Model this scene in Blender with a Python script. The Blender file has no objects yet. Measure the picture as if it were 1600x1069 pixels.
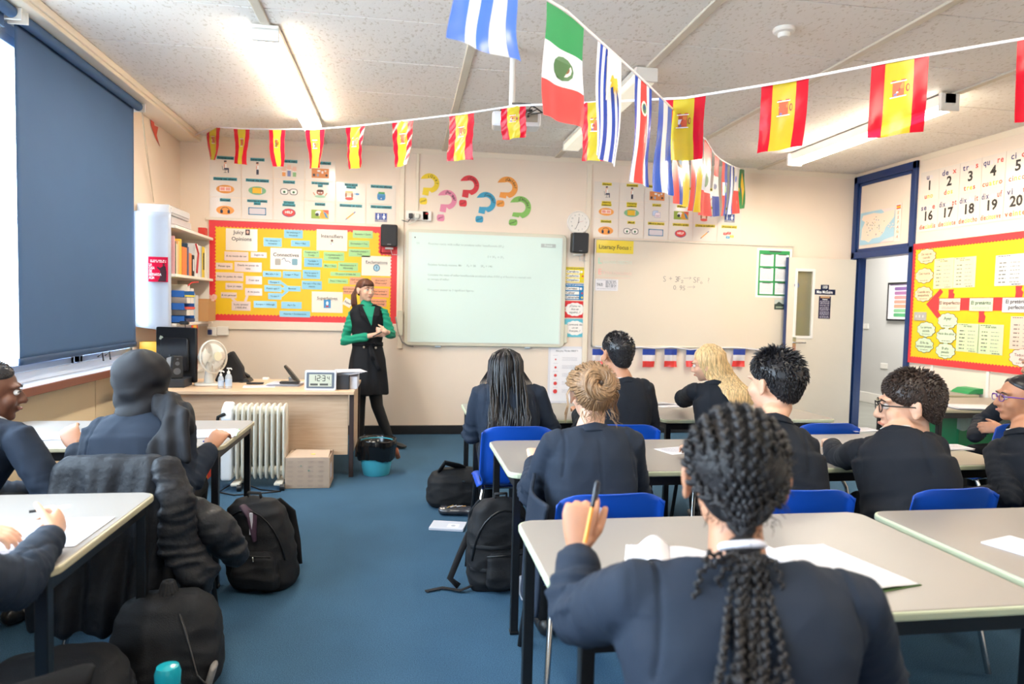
import bpy, bmesh, math, random
import numpy as np
from mathutils import Vector as V, Matrix, Quaternion
PI = math.pi
rnd = random.Random(7)
scene = bpy.context.scene
C = scene.collection

# ------------------------------------------------------------------ camera
HC, FPX = 1.35, 1067.0
PITCH, YAW, ROLL = .0498, .1577, -.0233
cy, sy, cp, sp, cr, sr = math.cos(YAW), math.sin(YAW), math.cos(PITCH), math.sin(PITCH), math.cos(ROLL), math.sin(ROLL)
fwd = V((sy*cp, cy*cp, -sp)); rt0 = V((cy, -sy, 0)); dn0 = fwd.cross(rt0)
rt = cr*rt0 + sr*dn0; dn = -sr*rt0 + cr*dn0
cam_d = bpy.data.cameras.new('camera'); cam = bpy.data.objects.new('camera', cam_d); C.objects.link(cam)
M = Matrix((rt, -dn, -fwd)).transposed().to_4x4(); M.translation = V((0, 0, HC)); cam.matrix_world = M
cam_d.sensor_width = 36; cam_d.lens = 24.0; cam_d.clip_start = .05; cam_d.clip_end = 200
cam_d.dof.use_dof = True; cam_d.dof.focus_distance = 3.6; cam_d.dof.aperture_fstop = 2.8
scene.camera = cam

def ray(x, y): return rt*((x-800)/FPX) + dn*((y-534.5)/FPX) + fwd
def onz(x, y, z): d = ray(x, y); return V((0, 0, HC)) + d*((z-HC)/d.z)
def onY(x, y, Y): d = ray(x, y); return V((0, 0, HC)) + d*(Y/d.y)
def onX(x, y, X): d = ray(x, y); return V((0, 0, HC)) + d*(X/d.x)
def atd(x, y, d): return V((0, 0, HC)) + ray(x, y)*d

# ------------------------------------------------------------------ world, exposure
w = bpy.data.worlds.new('overcast_sky'); scene.world = w; w.use_nodes = True
bg = w.node_tree.nodes['Background']; bg.inputs[0].default_value = (.80, .91, 1.0, 1); bg.inputs[1].default_value = 8.5
vs = scene.view_settings; vs.view_transform = 'Standard'; vs.look = 'None'; vs.gamma = 1; vs.use_curve_mapping = False
vs.exposure = 1.2
for y0, y1 in ((-1.5, .9), (1.0, 3.95), (4.05, 6.0)):     # portals in the window openings guide the sky light
    l = bpy.data.lights.new('window_portal', 'AREA'); l.shape = 'RECTANGLE'; l.size = 1.9; l.size_y = y1-y0; l.cycles.is_portal = True
    o = bpy.data.objects.new('window_portal', l); C.objects.link(o); o.location = (-2.40, (y0+y1)/2, 1.85); o.rotation_euler = (0, -PI/2, 0)

# ------------------------------------------------------------------ materials
def lin(h):
    if isinstance(h, str):
        h = h.lstrip('#'); c = [int(h[i:i+2], 16)/255 for i in (0, 2, 4)]
    else: c = h
    return tuple((v/12.92 if v <= .04045 else ((v+.055)/1.055)**2.4) for v in c) + (1,)
MATS = {}
def mat(name, col, rough=.6, metal=0, bump=0, bscale=50, var=0, vscale=8, spec=.5, alpha=1, trans=0, sheen=0, emit=0, stretch=None, sss=0, coat=0):
    if name in MATS: return MATS[name]
    m = bpy.data.materials.new(name); m.use_nodes = True; nt = m.node_tree; N = nt.nodes; b = N['Principled BSDF']
    c = lin(col); b.inputs['Base Color'].default_value = c; b.inputs['Roughness'].default_value = rough; b.inputs['Metallic'].default_value = metal
    b.inputs['Specular IOR Level'].default_value = spec; b.inputs['Alpha'].default_value = alpha; b.inputs['Transmission Weight'].default_value = trans
    b.inputs['Sheen Weight'].default_value = sheen; b.inputs['Coat Weight'].default_value = coat
    if sss: b.inputs['Subsurface Weight'].default_value = sss; b.inputs['Subsurface Radius'].default_value = (.02, .008, .004)
    if emit: b.inputs['Emission Color'].default_value = c; b.inputs['Emission Strength'].default_value = emit
    if bump or var:
        tc = N.new('ShaderNodeTexCoord'); mp = N.new('ShaderNodeMapping'); nt.links.new(tc.outputs['Object'], mp.inputs[0])
        if stretch: mp.inputs['Scale'].default_value = stretch
    if var:
        n = N.new('ShaderNodeTexNoise'); n.inputs['Scale'].default_value = vscale; n.inputs['Detail'].default_value = 5
        nt.links.new(mp.outputs[0], n.inputs[0]); r = N.new('ShaderNodeValToRGB')
        r.color_ramp.elements[0].position = .3; r.color_ramp.elements[1].position = .7
        r.color_ramp.elements[0].color = tuple(v*(1-var) for v in c[:3])+(1,); r.color_ramp.elements[1].color = tuple(min(1, v*(1+var)) for v in c[:3])+(1,)
        nt.links.new(n.outputs[0], r.inputs[0]); nt.links.new(r.outputs[0], b.inputs['Base Color'])
    if bump:
        n = N.new('ShaderNodeTexNoise'); n.inputs['Scale'].default_value = bscale; n.inputs['Detail'].default_value = 4
        nt.links.new(mp.outputs[0], n.inputs[0]); bp = N.new('ShaderNodeBump'); bp.inputs['Strength'].default_value = bump; bp.inputs['Distance'].default_value = .01
        nt.links.new(n.outputs[0], bp.inputs['Height']); nt.links.new(bp.outputs[0], b.inputs['Normal'])
    MATS[name] = m; return m

mat('wall_cream', '#ead9c7', .55, var=.02, vscale=2, bump=.05, bscale=60)
mat('panel_cream', '#e9d3ae', .5, var=.02, vscale=2)
mat('trim_cream', '#e9dcc8', .4)
mat('white_paint', '#ebe6de', .4)
mat('ceiling_bar', '#d3c7b4', .5)
mat('blue_paint', '#17356b', .3, bump=.05, bscale=30)
mat('black_plastic', '#1b1b1d', .4)
mat('black_metal', '#121214', .35)
mat('chrome', '#c8c8c8', .18, metal=1)
mat('alu', '#9aa7b8', .35, metal=.4)
mat('white_alu', '#c9d2de', .35)
mat('blind', '#3f5f86', .75, bump=.1, bscale=400, var=.03, vscale=3)
mat('table_top', '#918b85', .4, var=.02, vscale=3)
mat('table_edge', '#b3ab8e', .4)
mat('table_edge_green', '#b9c0a4', .4)
mat('chair_blue', '#0f48ae', .35, bump=.12, bscale=900)
mat('paper', '#d2d1d8', .55)
mat('laminate', '#e6dbcf', .2, coat=.1)
mat('board_white', '#dccfbd', .16, coat=.3)
mat('screen', '#e6f2ea', .3)
mat('grey_wall', '#cbc9c5', .5)
mat('grey_floor', '#8f9088', .3, var=.15, vscale=3)
mat('ink', '#2a2a2c', .6)
mat('cardboard', '#b7a08c', .7, var=.04, vscale=6)

def carpet():
    m = bpy.data.materials.new('carpet'); m.use_nodes = True; nt = m.node_tree; N = nt.nodes; b = N['Principled BSDF']; b.inputs['Roughness'].default_value = .95
    b.inputs['Specular IOR Level'].default_value = .2
    tc = N.new('ShaderNodeTexCoord'); n1 = N.new('ShaderNodeTexNoise'); n1.inputs['Scale'].default_value = 260; n1.inputs['Detail'].default_value = 3
    n2 = N.new('ShaderNodeTexNoise'); n2.inputs['Scale'].default_value = 2.2; n2.inputs['Detail'].default_value = 4
    nt.links.new(tc.outputs['Object'], n1.inputs[0]); nt.links.new(tc.outputs['Object'], n2.inputs[0])
    r = N.new('ShaderNodeValToRGB'); r.color_ramp.elements[0].position = .25; r.color_ramp.elements[1].position = .75
    r.color_ramp.elements[0].color = lin('#26475c'); r.color_ramp.elements[1].color = lin('#53799a'); nt.links.new(n1.outputs[0], r.inputs[0])
    mx = N.new('ShaderNodeMixRGB'); mx.blend_type = 'MULTIPLY'; mx.inputs[0].default_value = .35; nt.links.new(r.outputs[0], mx.inputs[1]); nt.links.new(n2.outputs[0], mx.inputs[2])
    nt.links.new(mx.outputs[0], b.inputs['Base Color'])
    bp = N.new('ShaderNodeBump'); bp.inputs['Strength'].default_value = .6; bp.inputs['Distance'].default_value = .004; nt.links.new(n1.outputs[0], bp.inputs['Height']); nt.links.new(bp.outputs[0], b.inputs['Normal'])
    MATS['carpet'] = m
carpet()
def ceiling_tile():
    m = bpy.data.materials.new('ceiling_tile'); m.use_nodes = True; nt = m.node_tree; N = nt.nodes; b = N['Principled BSDF']; b.inputs['Roughness'].default_value = .9
    tc = N.new('ShaderNodeTexCoord'); v = N.new('ShaderNodeTexNoise'); v.inputs['Scale'].default_value = 55; v.inputs['Detail'].default_value = 2
    mp = N.new('ShaderNodeMapping'); mp.inputs['Scale'].default_value = (1, .55, 1); nt.links.new(tc.outputs['Object'], mp.inputs[0]); nt.links.new(mp.outputs[0], v.inputs[0])
    r = N.new('ShaderNodeValToRGB'); e = r.color_ramp.elements; e[0].position = .33; e[1].position = .42; e[0].color = lin('#dbd1c4'); e[1].color = lin('#efe8e0'); nt.links.new(v.outputs[0], r.inputs[0])
    nt.links.new(r.outputs[0], b.inputs['Base Color'])
    bp = N.new('ShaderNodeBump'); bp.inputs['Strength'].default_value = .3; bp.inputs['Distance'].default_value = .004; nt.links.new(v.outputs[0], bp.inputs['Height']); nt.links.new(bp.outputs[0], b.inputs['Normal'])
    MATS['ceiling_tile'] = m
ceiling_tile()
def wood(name, c1, c2, sc=(1, 6, 6), rough=.4):
    m = bpy.data.materials.new(name); m.use_nodes = True; nt = m.node_tree; N = nt.nodes; b = N['Principled BSDF']; b.inputs['Roughness'].default_value = rough
    tc = N.new('ShaderNodeTexCoord'); mp = N.new('ShaderNodeMapping'); mp.inputs['Scale'].default_value = sc; nt.links.new(tc.outputs['Object'], mp.inputs[0])
    n = N.new('ShaderNodeTexNoise'); n.inputs['Scale'].default_value = 4; n.inputs['Detail'].default_value = 8; n.inputs['Distortion'].default_value = .6; nt.links.new(mp.outputs[0], n.inputs[0])
    r = N.new('ShaderNodeValToRGB'); r.color_ramp.elements[0].position = .35; r.color_ramp.elements[1].position = .65; r.color_ramp.elements[0].color = lin(c1); r.color_ramp.elements[1].color = lin(c2)
    nt.links.new(n.outputs[0], r.inputs[0]); nt.links.new(r.outputs[0], b.inputs['Base Color']); MATS[name] = m
wood('beech', '#d2b090', '#ddbf9f', (1, 8, 14))
def glass(name='glass', tint='#f4faff'):
    m = bpy.data.materials.new(name); m.use_nodes = True; nt = m.node_tree; N = nt.nodes; N.remove(N['Principled BSDF'])
    t = N.new('ShaderNodeBsdfTransparent'); g = N.new('ShaderNodeBsdfGlossy'); g.inputs['Roughness'].default_value = .03; t.inputs[0].default_value = lin(tint)
    mx = N.new('ShaderNodeMixShader'); mx.inputs[0].default_value = .06; nt.links.new(t.outputs[0], mx.inputs[1]); nt.links.new(g.outputs[0], mx.inputs[2]); nt.links.new(mx.outputs[0], N['Material Output'].inputs[0]); MATS[name] = m
glass()
def translucent(name, col, a=.25, rough=.25, fac=.35):
    """thin glossy plastic film: diffuse + translucent + a little see-through"""
    m = bpy.data.materials.new(name); m.use_nodes = True; nt = m.node_tree; N = nt.nodes; b = N['Principled BSDF']
    b.inputs['Base Color'].default_value = lin(col); b.inputs['Roughness'].default_value = rough
    t = N.new('ShaderNodeBsdfTranslucent'); t.inputs[0].default_value = lin(col); mx = N.new('ShaderNodeMixShader'); mx.inputs[0].default_value = fac
    tp = N.new('ShaderNodeBsdfTransparent'); m2 = N.new('ShaderNodeMixShader'); m2.inputs[0].default_value = a; tp.inputs[0].default_value = lin(col)
    nt.links.new(b.outputs[0], mx.inputs[1]); nt.links.new(t.outputs[0], mx.inputs[2]); nt.links.new(mx.outputs[0], m2.inputs[1]); nt.links.new(tp.outputs[0], m2.inputs[2])
    nt.links.new(m2.outputs[0], N['Material Output'].inputs[0]); MATS[name] = m
for n, c in dict(flag_red='#dc1430', flag_yellow='#dfc937', flag_blue='#3f68cf', flag_white='#f3f1f4', flag_green='#3f9a5c', flag_coral='#f4504c', flag_navy='#3550b0', flag_sky='#4f7bd6', flag_brown='#a2552c', flag_orange='#f06a3c', flag_gold='#f2cf2a').items():
    translucent(n, c, .12 if n in ('flag_red', 'flag_yellow') else .04)
def cm(h, rough=.5):
    """material for a flat printed colour"""
    return mat('print_'+h.lstrip('#'), h, rough)

# ------------------------------------------------------------------ object helpers
def tag(o, label=None, cat=None, group=None, kind=None):
    if label: o['label'] = label
    if cat: o['category'] = cat
    if group: o['group'] = group
    if kind: o['kind'] = kind
    return o
def thing(name, label, cat, loc=(0, 0, 0), rz=0, group=None):
    o = bpy.data.objects.new(name, None); o.empty_display_size = .05; C.objects.link(o); o.location = loc; o.rotation_euler = (0, 0, rz)
    o['base'] = list(loc)+[rz]
    return tag(o, label, cat, group)
def root_inv(p):
    if p is not None and p.type == 'EMPTY':
        b = p['base']; return (Matrix.Translation(b[:3]) @ Matrix.Rotation(b[3], 4, 'Z')).inverted()
    return Matrix.Identity(4)
def link(name, me, parent=None):
    o = bpy.data.objects.new(name, me); C.objects.link(o)
    if parent is not None: o.parent = parent; o.matrix_parent_inverse = root_inv(parent)
    return o
def dup(o, loc=None, rz=None, label=None, group=None, parent=None):
    c = o.copy(); C.objects.link(c)
    if parent is not None: c.parent = parent
    if loc is not None: c.location = loc
    if rz is not None: c.rotation_euler = (0, 0, rz)
    if label: c['label'] = label
    if group: c['group'] = group
    for ch in o.children: dup(ch, parent=c)
    return c
def frame_of(d, up=V((0, 0, 1))):
    d = V(d).normalized()
    if abs(d.dot(up)) > .98: up = V((0, 1, 0)) if abs(d.y) < .9 else V((1, 0, 0))
    s = d.cross(up).normalized(); u = s.cross(d).normalized(); return s, u, d
class MB:
    def __init__(s): s.v = []; s.f = []; s.mi = []
    def add(s, vs, fs, mi=0):
        b = len(s.v); s.v += [tuple(p) for p in vs]; s.f += [tuple(i+b for i in f) for f in fs]; s.mi += [mi]*len(fs); return s
    def box(s, c, size, rz=0, mi=0, mat4=None):
        x, y, z = [a/2 for a in size]; P = [V((i*x, j*y, k*z)) for k in (-1, 1) for j in (-1, 1) for i in (-1, 1)]
        if rz: R = Matrix.Rotation(rz, 3, 'Z'); P = [R @ p for p in P]
        if mat4 is not None: P = [mat4 @ p for p in P]
        P = [p+V(c) for p in P]
        return s.add(P, [(0, 2, 3, 1), (4, 5, 7, 6), (0, 1, 5, 4), (2, 6, 7, 3), (0, 4, 6, 2), (1, 3, 7, 5)], mi)
    def bb(s, x0, x1, y0, y1, z0, z1, mi=0): return s.box(((x0+x1)/2, (y0+y1)/2, (z0+z1)/2), (abs(x1-x0), abs(y1-y0), abs(z1-z0)), mi=mi)
    def tube(s, pts, r, n=12, mi=0, caps=True, round_=False, up=V((0, 0, 1)), ups=None):
        """r: float or list of floats / (a, b) pairs; a along side axis, b along up axis"""
        pts = [V(p) for p in pts]; m = len(pts); rr = r if isinstance(r, (list, tuple)) and len(r) == m and not (m == 2 and False) else [r]*m
        rr = [(q, q) if not isinstance(q, (tuple, list)) else q for q in rr]
        if round_:
            a, b = rr[0]; d0 = (pts[1]-pts[0]).normalized(); a1, b1 = rr[-1]; d1 = (pts[-1]-pts[-2]).normalized()
            A = [pts[0]-d0*(min(a, b)*math.sin(t)) for t in (1.45, 1.05, .55)]; Ar = [(a*math.cos(t), b*math.cos(t)) for t in (1.45, 1.05, .55)]
            B = [pts[-1]+d1*(min(a1, b1)*math.sin(t)) for t in (.55, 1.05, 1.45)]; Br = [(a1*math.cos(t), b1*math.cos(t)) for t in (.55, 1.05, 1.45)]
            pts = A+pts+B; rr = Ar+rr+Br; m = len(pts)
        vs = []; su = None
        for i, p in enumerate(pts):
            d = (pts[min(i+1, m-1)]-pts[max(i-1, 0)])
            if d.length < 1e-9: d = V((0, 0, 1))
            d.normalize()
            if ups is not None: u0 = V(ups[i]) if isinstance(ups, list) else V(ups)
            elif su is None: u0 = up if abs(d.dot(up)) < .95 else (V((0, 1, 0)) if abs(d.y) < .9 else V((1, 0, 0)))
            else: u0 = su
            sd = d.cross(u0)
            if sd.length < 1e-6: sd = d.orthogonal()
            sd.normalize(); su = sd.cross(d).normalized(); a, b = rr[i]
            for k in range(n):
                t = 2*PI*k/n; vs.append(p+sd*(a*math.cos(t))+su*(b*math.sin(t)))
        fs = [(i*n+k, i*n+(k+1) % n, (i+1)*n+(k+1) % n, (i+1)*n+k) for i in range(m-1) for k in range(n)]
        if caps: fs += [tuple(range(n))[::-1], tuple((m-1)*n+k for k in range(n))]
        return s.add(vs, fs, mi)
    def cyl(s, a, b, r, n=20, mi=0, r2=None): return s.tube([a, b], [r, r if r2 is None else r2], n, mi)
    def sph(s, c, r, R=None, nu=20, nv=12, mi=0):
        if not isinstance(r, (tuple, list)): r = (r, r, r)
        R = R or Matrix.Identity(3); c = V(c); vs = [c+R @ V((0, 0, -r[2]))]
        for j in range(1, nv):
            a = -PI/2+PI*j/nv
            for i in range(nu): t = 2*PI*i/nu; vs.append(c+R @ V((r[0]*math.cos(a)*math.cos(t), r[1]*math.cos(a)*math.sin(t), r[2]*math.sin(a))))
        vs.append(c+R @ V((0, 0, r[2]))); L = len(vs)-1; fs = []
        for i in range(nu): fs.append((0, 1+(i+1) % nu, 1+i)); b = 1+(nv-2)*nu; fs.append((b+i, b+(i+1) % nu, L))
        for j in range(nv-2):
            for i in range(nu): a = 1+j*nu+i; b = 1+j*nu+(i+1) % nu; fs.append((a, b, b+nu, a+nu))
        return s.add(vs, fs, mi)
    def grid(s, fn, nu, nv, mi=0, wrapu=False):
        vs = [fn(i/nu, j/nv) for j in range(nv+1) for i in range(nu if wrapu else nu+1)]; W = nu if wrapu else nu+1
        return s.add(vs, [(j*W+i, j*W+(i+1) % W, (j+1)*W+(i+1) % W, (j+1)*W+i) for j in range(nv) for i in range(nu)], mi)
    def lathe(s, prof, c, n=24, mi=0, axis=V((0, 0, 1)), caps=True):
        c = V(c); sd, u, d = frame_of(axis); vs = [c+d*h+sd*(r*math.cos(2*PI*k/n))+u*(r*math.sin(2*PI*k/n)) for r, h in prof for k in range(n)]; m = len(prof)
        fs = [(i*n+k, i*n+(k+1) % n, (i+1)*n+(k+1) % n, (i+1)*n+k) for i in range(m-1) for k in range(n)]
        if caps: fs += [tuple(range(n))[::-1], tuple((m-1)*n+k for k in range(n))]
        return s.add(vs, fs, mi)
    def prism(s, poly, F, h0, h1, mi=0):
        """2-D outline poly in frame F=(o,u,v,n), from height h0 to h1 along n"""
        o, u, v, n = F; a = [o+u*x+v*y+n*h0 for x, y in poly]; b = [o+u*x+v*y+n*h1 for x, y in poly]; m = len(poly)
        return s.add(a+b, [tuple(range(m))[::-1], tuple(range(m, 2*m))]+[(i, (i+1) % m, m+(i+1) % m, m+i) for i in range(m)], mi)
    def mesh(s, name='mesh'):
        me = bpy.data.meshes.new(name); me.from_pydata(s.v, [], s.f)
        if any(s.mi): me.polygons.foreach_set('material_index', s.mi)
        me.update(); return me
    def build(s, name, mats, parent=None, smooth=False, bevel=0, sub=0, solid=0, weld=False, fix=True):
        me = s.mesh(name)
        for m in (mats if isinstance(mats, (list, tuple)) else [mats]): me.materials.append(MATS[m] if isinstance(m, str) else m)
        if fix:
            bm = bmesh.new(); bm.from_mesh(me)
            if weld: bmesh.ops.remove_doubles(bm, verts=bm.verts, dist=1e-5)
            bmesh.ops.recalc_face_normals(bm, faces=bm.faces); bm.to_mesh(me); bm.free()
        o = link(name, me, parent)
        if smooth is True: me.polygons.foreach_set('use_smooth', [True]*len(me.polygons))
        elif smooth: me.polygons.foreach_set('use_smooth', [True]*len(me.polygons)); me.set_sharp_from_angle(angle=math.radians(smooth))
        if solid: q = o.modifiers.new('s', 'SOLIDIFY'); q.thickness = solid; q.offset = 0
        if bevel: q = o.modifiers.new('b', 'BEVEL'); q.width = bevel; q.segments = 2; q.limit_method = 'ANGLE'
        if sub: q = o.modifiers.new('u', 'SUBSURF'); q.levels = q.render_levels = sub
        return o
def struct(name, mb, mats, parent=None, **k):
    o = mb.build(name, mats, parent, **k)
    if parent is None: o['kind'] = 'structure'
    return o
def rrect(w, h, r, n=5):
    P = []
    for cx, cy_, a in ((w/2-r, h/2-r, 0), (-w/2+r, h/2-r, PI/2), (-w/2+r, -h/2+r, PI), (w/2-r, -h/2+r, 1.5*PI)):
        P += [(cx+r*math.cos(a+PI/2*i/n), cy_+r*math.sin(a+PI/2*i/n)) for i in range(n+1)]
    return P
def ell(cx, cy_, a, b=None, n=24, rot=0):
    b = a if b is None else b; c, s = math.cos(rot), math.sin(rot)
    return [(cx+a*math.cos(2*PI*i/n)*c-b*math.sin(2*PI*i/n)*s, cy_+a*math.cos(2*PI*i/n)*s+b*math.sin(2*PI*i/n)*c) for i in range(n)]
def rect(x0, y0, x1, y1): return [(x0, y0), (x1, y0), (x1, y1), (x0, y1)]
_tc = {}
def text_mesh(body, bold=0, align='CENTER'):
    k = (body, bold, align)
    if k not in _tc:
        cu = bpy.data.curves.new('t', 'FONT'); cu.body = body; cu.size = 1; cu.align_x = align; cu.align_y = 'CENTER'; cu.offset = bold; cu.resolution_u = 2
        o = bpy.data.objects.new('t', cu); C.objects.link(o); bpy.context.view_layer.update()
        me = bpy.data.meshes.new_from_object(o.evaluated_get(bpy.context.evaluated_depsgraph_get())); 
        _tc[k] = ([v.co.copy() for v in me.vertices], [tuple(p.vertices) for p in me.polygons])
        bpy.data.objects.remove(o); bpy.data.curves.remove(cu); bpy.data.meshes.remove(me)
    return _tc[k]
class Art:
    """flat printed shapes and lettering on a sheet; frame F=(o,u,v,n); coordinates in metres from o"""
    def __init__(s, F, h=.0015): s.F = F; s.h = h; s.mb = MB(); s.tb = MB(); s.mats = []; s.tm = []; s.k = 0
    def _mi(s, L, c):
        if c not in L: L.append(c)
        return L.index(c)
    def poly(s, P, c, thick=False):
        o, u, v, n = s.F; s.k += 1; h = s.h+s.k*.00006
        s.mb.add([o+u*x+v*y+n*h for x, y in P], [tuple(range(len(P)))], s._mi(s.mats, c)); return s
    def line(s, P, w_, c):
        for a, b in zip(P[:-1], P[1:]):
            d = V((b[0]-a[0], b[1]-a[1])); 
            if d.length < 1e-9: continue
            d.normalize(); q = V((-d.y, d.x))*w_/2; s.poly([(a[0]+q.x, a[1]+q.y), (a[0]-q.x, a[1]-q.y), (b[0]-q.x, b[1]-q.y), (b[0]+q.x, b[1]+q.y)], c)
        return s
    def text(s, body, x, y, size, c='#2a2a2c', bold=.0, align='CENTER', rot=0, sx=1, width=None):
        vs, fs = text_mesh(body, bold, align); o, u, v, n = s.F
        if not vs: return s
        if width:
            w0 = max(p.x for p in vs)-min(p.x for p in vs); sx = width/(w0*size)
        s.k += 1; h = s.h+.0006+s.k*.00004; cr_, sr_ = math.cos(rot), math.sin(rot)
        out = []
        for p in vs:
            a, b = p.x*size*sx, (p.y)*size; out.append(o+u*(x+a*cr_-b*sr_)+v*(y+a*sr_+b*cr_)+n*h)
        s.tb.add(out, fs, s._mi(s.tm, c)); return s
    def build(s, parent, names=('picture', 'lettering')):
        if s.mb.f: s.mb.build(names[0], [cm(c) if c.startswith('#') else MATS[c] for c in s.mats], parent, fix=False)
        if s.tb.f: s.tb.build(names[1], [cm(c) if c.startswith('#') else MATS[c] for c in s.tm], parent, fix=False)
WY, RX, LX, CZ = 7.2, 5.10, -2.19, 2.97       # front wall, right wall, left wall, ceiling
def FW(x, z, dy=.002): return (V((x, WY-dy, z)), V((1, 0, 0)), V((0, 0, 1)), V((0, -1, 0)))
def RW(y, z, dx=.002): return (V((RX-dx, y, z)), V((0, -1, 0)), V((0, 0, 1)), V((-1, 0, 0)))
def fpx(x, y): p = onY(x, y, WY); return p.x, p.z
def rpx(x, y): p = onX(x, y, RX); return -p.y, p.z
def sheet(name, label, cat, F, w_, h_, col, group=None, th=.0012, rough=.15, rot=0, poly=None):
    """a sheet of card or laminated paper, centre F.o; returns (object, Art)"""
    if rot:
        o, u, v, n = F; c, s_ = math.cos(rot), math.sin(rot); F = (o, u*c+v*s_, v*c-u*s_, n)
    mb = MB(); mb.prism(poly or rect(-w_/2, -h_/2, w_/2, h_/2), F, 0, th)
    m = MATS[col] if col in MATS else mat('card_'+col.lstrip('#'), col, rough, coat=.15)
    o = mb.build(name, m, None); tag(o, label, cat, group); return o, Art(F, th+.0004)
def scribble(A, x0, x1, ys, h, c='#77777a'):
    """lines of small illegible print"""
    for y in ys:
        x = x0
        while x < x1:
            L = min(rnd.uniform(.6, 2.4)*h*2, x1-x); A.poly(rect(x, y-h/2, x+L, y+h/2), c); x += L+h*.9
# ------------------------------------------------------------------ the room
YB = -1.8
struct('floor', MB().bb(LX-.1, RX+.1, YB, WY+.1, -.06, 0), 'carpet')
mb = MB(); 
bx_ = [-2.19, -.82, .39, 1.585, 2.75, 3.9, 5.1]; jy = [YB]+[3.34+.69*k for k in range(-7, 6)]+[WY]
ce = struct('ceiling', MB().bb(LX-.1, RX+.1, YB, WY+.1, CZ+.022, CZ+.09), 'ceiling_bar')
for i in range(6):
    for j in range(len(jy)-1):
        if jy[j+1]-jy[j] > .05: mb.bb(bx_[i]+.004, bx_[i+1]-.004, jy[j]+.005, jy[j+1]-.005, CZ, CZ+.03)
mb.build('ceiling_tiles', 'ceiling_tile', ce, bevel=.004)
mb = MB()
for x in bx_[1:-1]: mb.bb(x-.028, x+.028, YB, WY, CZ-.014, CZ+.004)
mb.build('ceiling_bars', 'ceiling_bar', ce, bevel=.006)
# water stain: thin brown tidemark on the tile by the left lamp
struct('wall_front', MB().bb(LX-.1, RX+.1, WY, WY+.12, 0, CZ+.05), 'wall_cream')
struct('wall_back', MB().bb(LX-.1, RX+.1, YB-.12, YB, 0, CZ+.05), 'wall_cream')
mb = MB(); mb.bb(LX-.25, LX, YB, WY, -.02, .80).bb(LX-.25, LX, YB, WY, 2.87, CZ+.05).bb(LX-.25, LX, 6.02, WY, .8, 2.87).bb(LX-.25, LX, YB, -1.5, .8, 2.87).bb(LX-.25, LX, .9, 1.0, .8, 2.87)
wl = struct('wall_left', mb, 'wall_cream')
mb = MB()
for k in range(8): y0 = -1.7+1.15*k+.08; mb.bb(LX, LX+.012, y0+.004, min(y0+1.146, WY-.01), .45, .798); mb.bb(LX, LX+.012, y0+.004, min(y0+1.146, WY-.01), .1, .442)
mb.build('wall_panelling', 'panel_cream', wl, bevel=.002)
mb = MB(); mb.bb(RX, RX+.12, YB, 6.23, 0, CZ+.05).bb(RX, RX+.12, 6.23, WY, 2.93, CZ+.05)
struct('wall_right', mb, 'wall_cream')
# pelmet duct along the window wall, at the ceiling
struct('trim_1', MB().bb(LX, -2.0, YB, WY, 2.90, CZ), 'trim_cream', bevel=.006)
struct('trim_2', MB().bb(-2.02, -1.985, YB, WY, 2.925, CZ-.002), 'trim_cream', bevel=.004)
# sill
mb = MB().bb(LX-.2, LX+.13, YB, 6.05, .81, .842); struct('trim_3', mb, mat('sill', '#c9d0da', .3), bevel=.003)
struct('trim_4', MB().bb(LX+.122, LX+.145, YB, 6.06, .795, .845), mat('sill_edge', '#7a4a3a', .5), bevel=.003)
struct('baseboard_front', MB().bb(LX, 4.2, WY-.022, WY-.001, 0, .095), 'black_plastic', bevel=.006)
struct('baseboard_left', MB().bb(LX+.013, LX+.03, YB, WY, 0, .095), 'black_plastic', bevel=.006)
struct('baseboard_right', MB().bb(RX-.022, RX, YB, 6.2, 0, .095), 'black_plastic', bevel=.006)
# thin cover strip at the top of the front wall, vertical cover strips
struct('trim_5', MB().bb(LX, RX, WY-.006, WY, CZ-.055, CZ), 'trim_cream')
struct('trim_6', MB().bb(RX-.006, RX, YB, 6.2, CZ-.055, CZ), 'trim_cream')
for i, (px, w_) in enumerate(((628, .05), (652, .03), (920, .055))):
    x, _ = fpx(px, 300); struct('trim_%d' % (7+i), MB().bb(x-w_/2, x+w_/2, WY-.02, WY, .1 if i == 2 else (.9 if i == 0 else 2.23), CZ-.056), 'trim_cream', bevel=.004)
# ------------------------------------------------------------------ windows
def window(n, y0, y1, mull, tran=2.72):
    X = LX-.06; f = MB(); t = .05
    f.bb(X-.05, X+.05, y0, y0+t, .842, 2.87).bb(X-.05, X+.05, y1-t, y1, .842, 2.87).bb(X-.05, X+.05, y0, y1, .842, .91).bb(X-.05, X+.05, y0, y1, 2.80, 2.87)
    for m in mull: f.bb(X-.04, X+.04, m-.03, m+.03, .9, 2.82)
    o = struct('window_%d' % n, f, 'white_alu', bevel=.006)
    ys = [y0]+list(mull)+[y1]; s = MB()
    for a, b in zip(ys[:-1], ys[1:]):       # opening sashes inside the frame
        a += .045; b -= .045; s.bb(X+.02, X+.065, a, a+.04, .91, 2.8).bb(X+.02, X+.065, b-.04, b, .91, 2.8).bb(X+.02, X+.065, a, b, .91, .955).bb(X+.02, X+.065, a, b, 2.745, 2.8)
    s.build('window_sash', 'alu', o, bevel=.005)
    MB().bb(X-.004, X+.004, y0+.03, y1-.03, .87, 2.84).build('window_pane', 'glass', o)
window(1, 4.02, 6.02, [5.02]); window(2, 1.0, 3.96, [2.5]); window(3, -1.5, .9, [-.3])
struct('trim_10', MB().bb(LX-.12, LX+.01, 3.96, 4.02, .84, 2.87), 'white_alu', bevel=.005)
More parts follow.
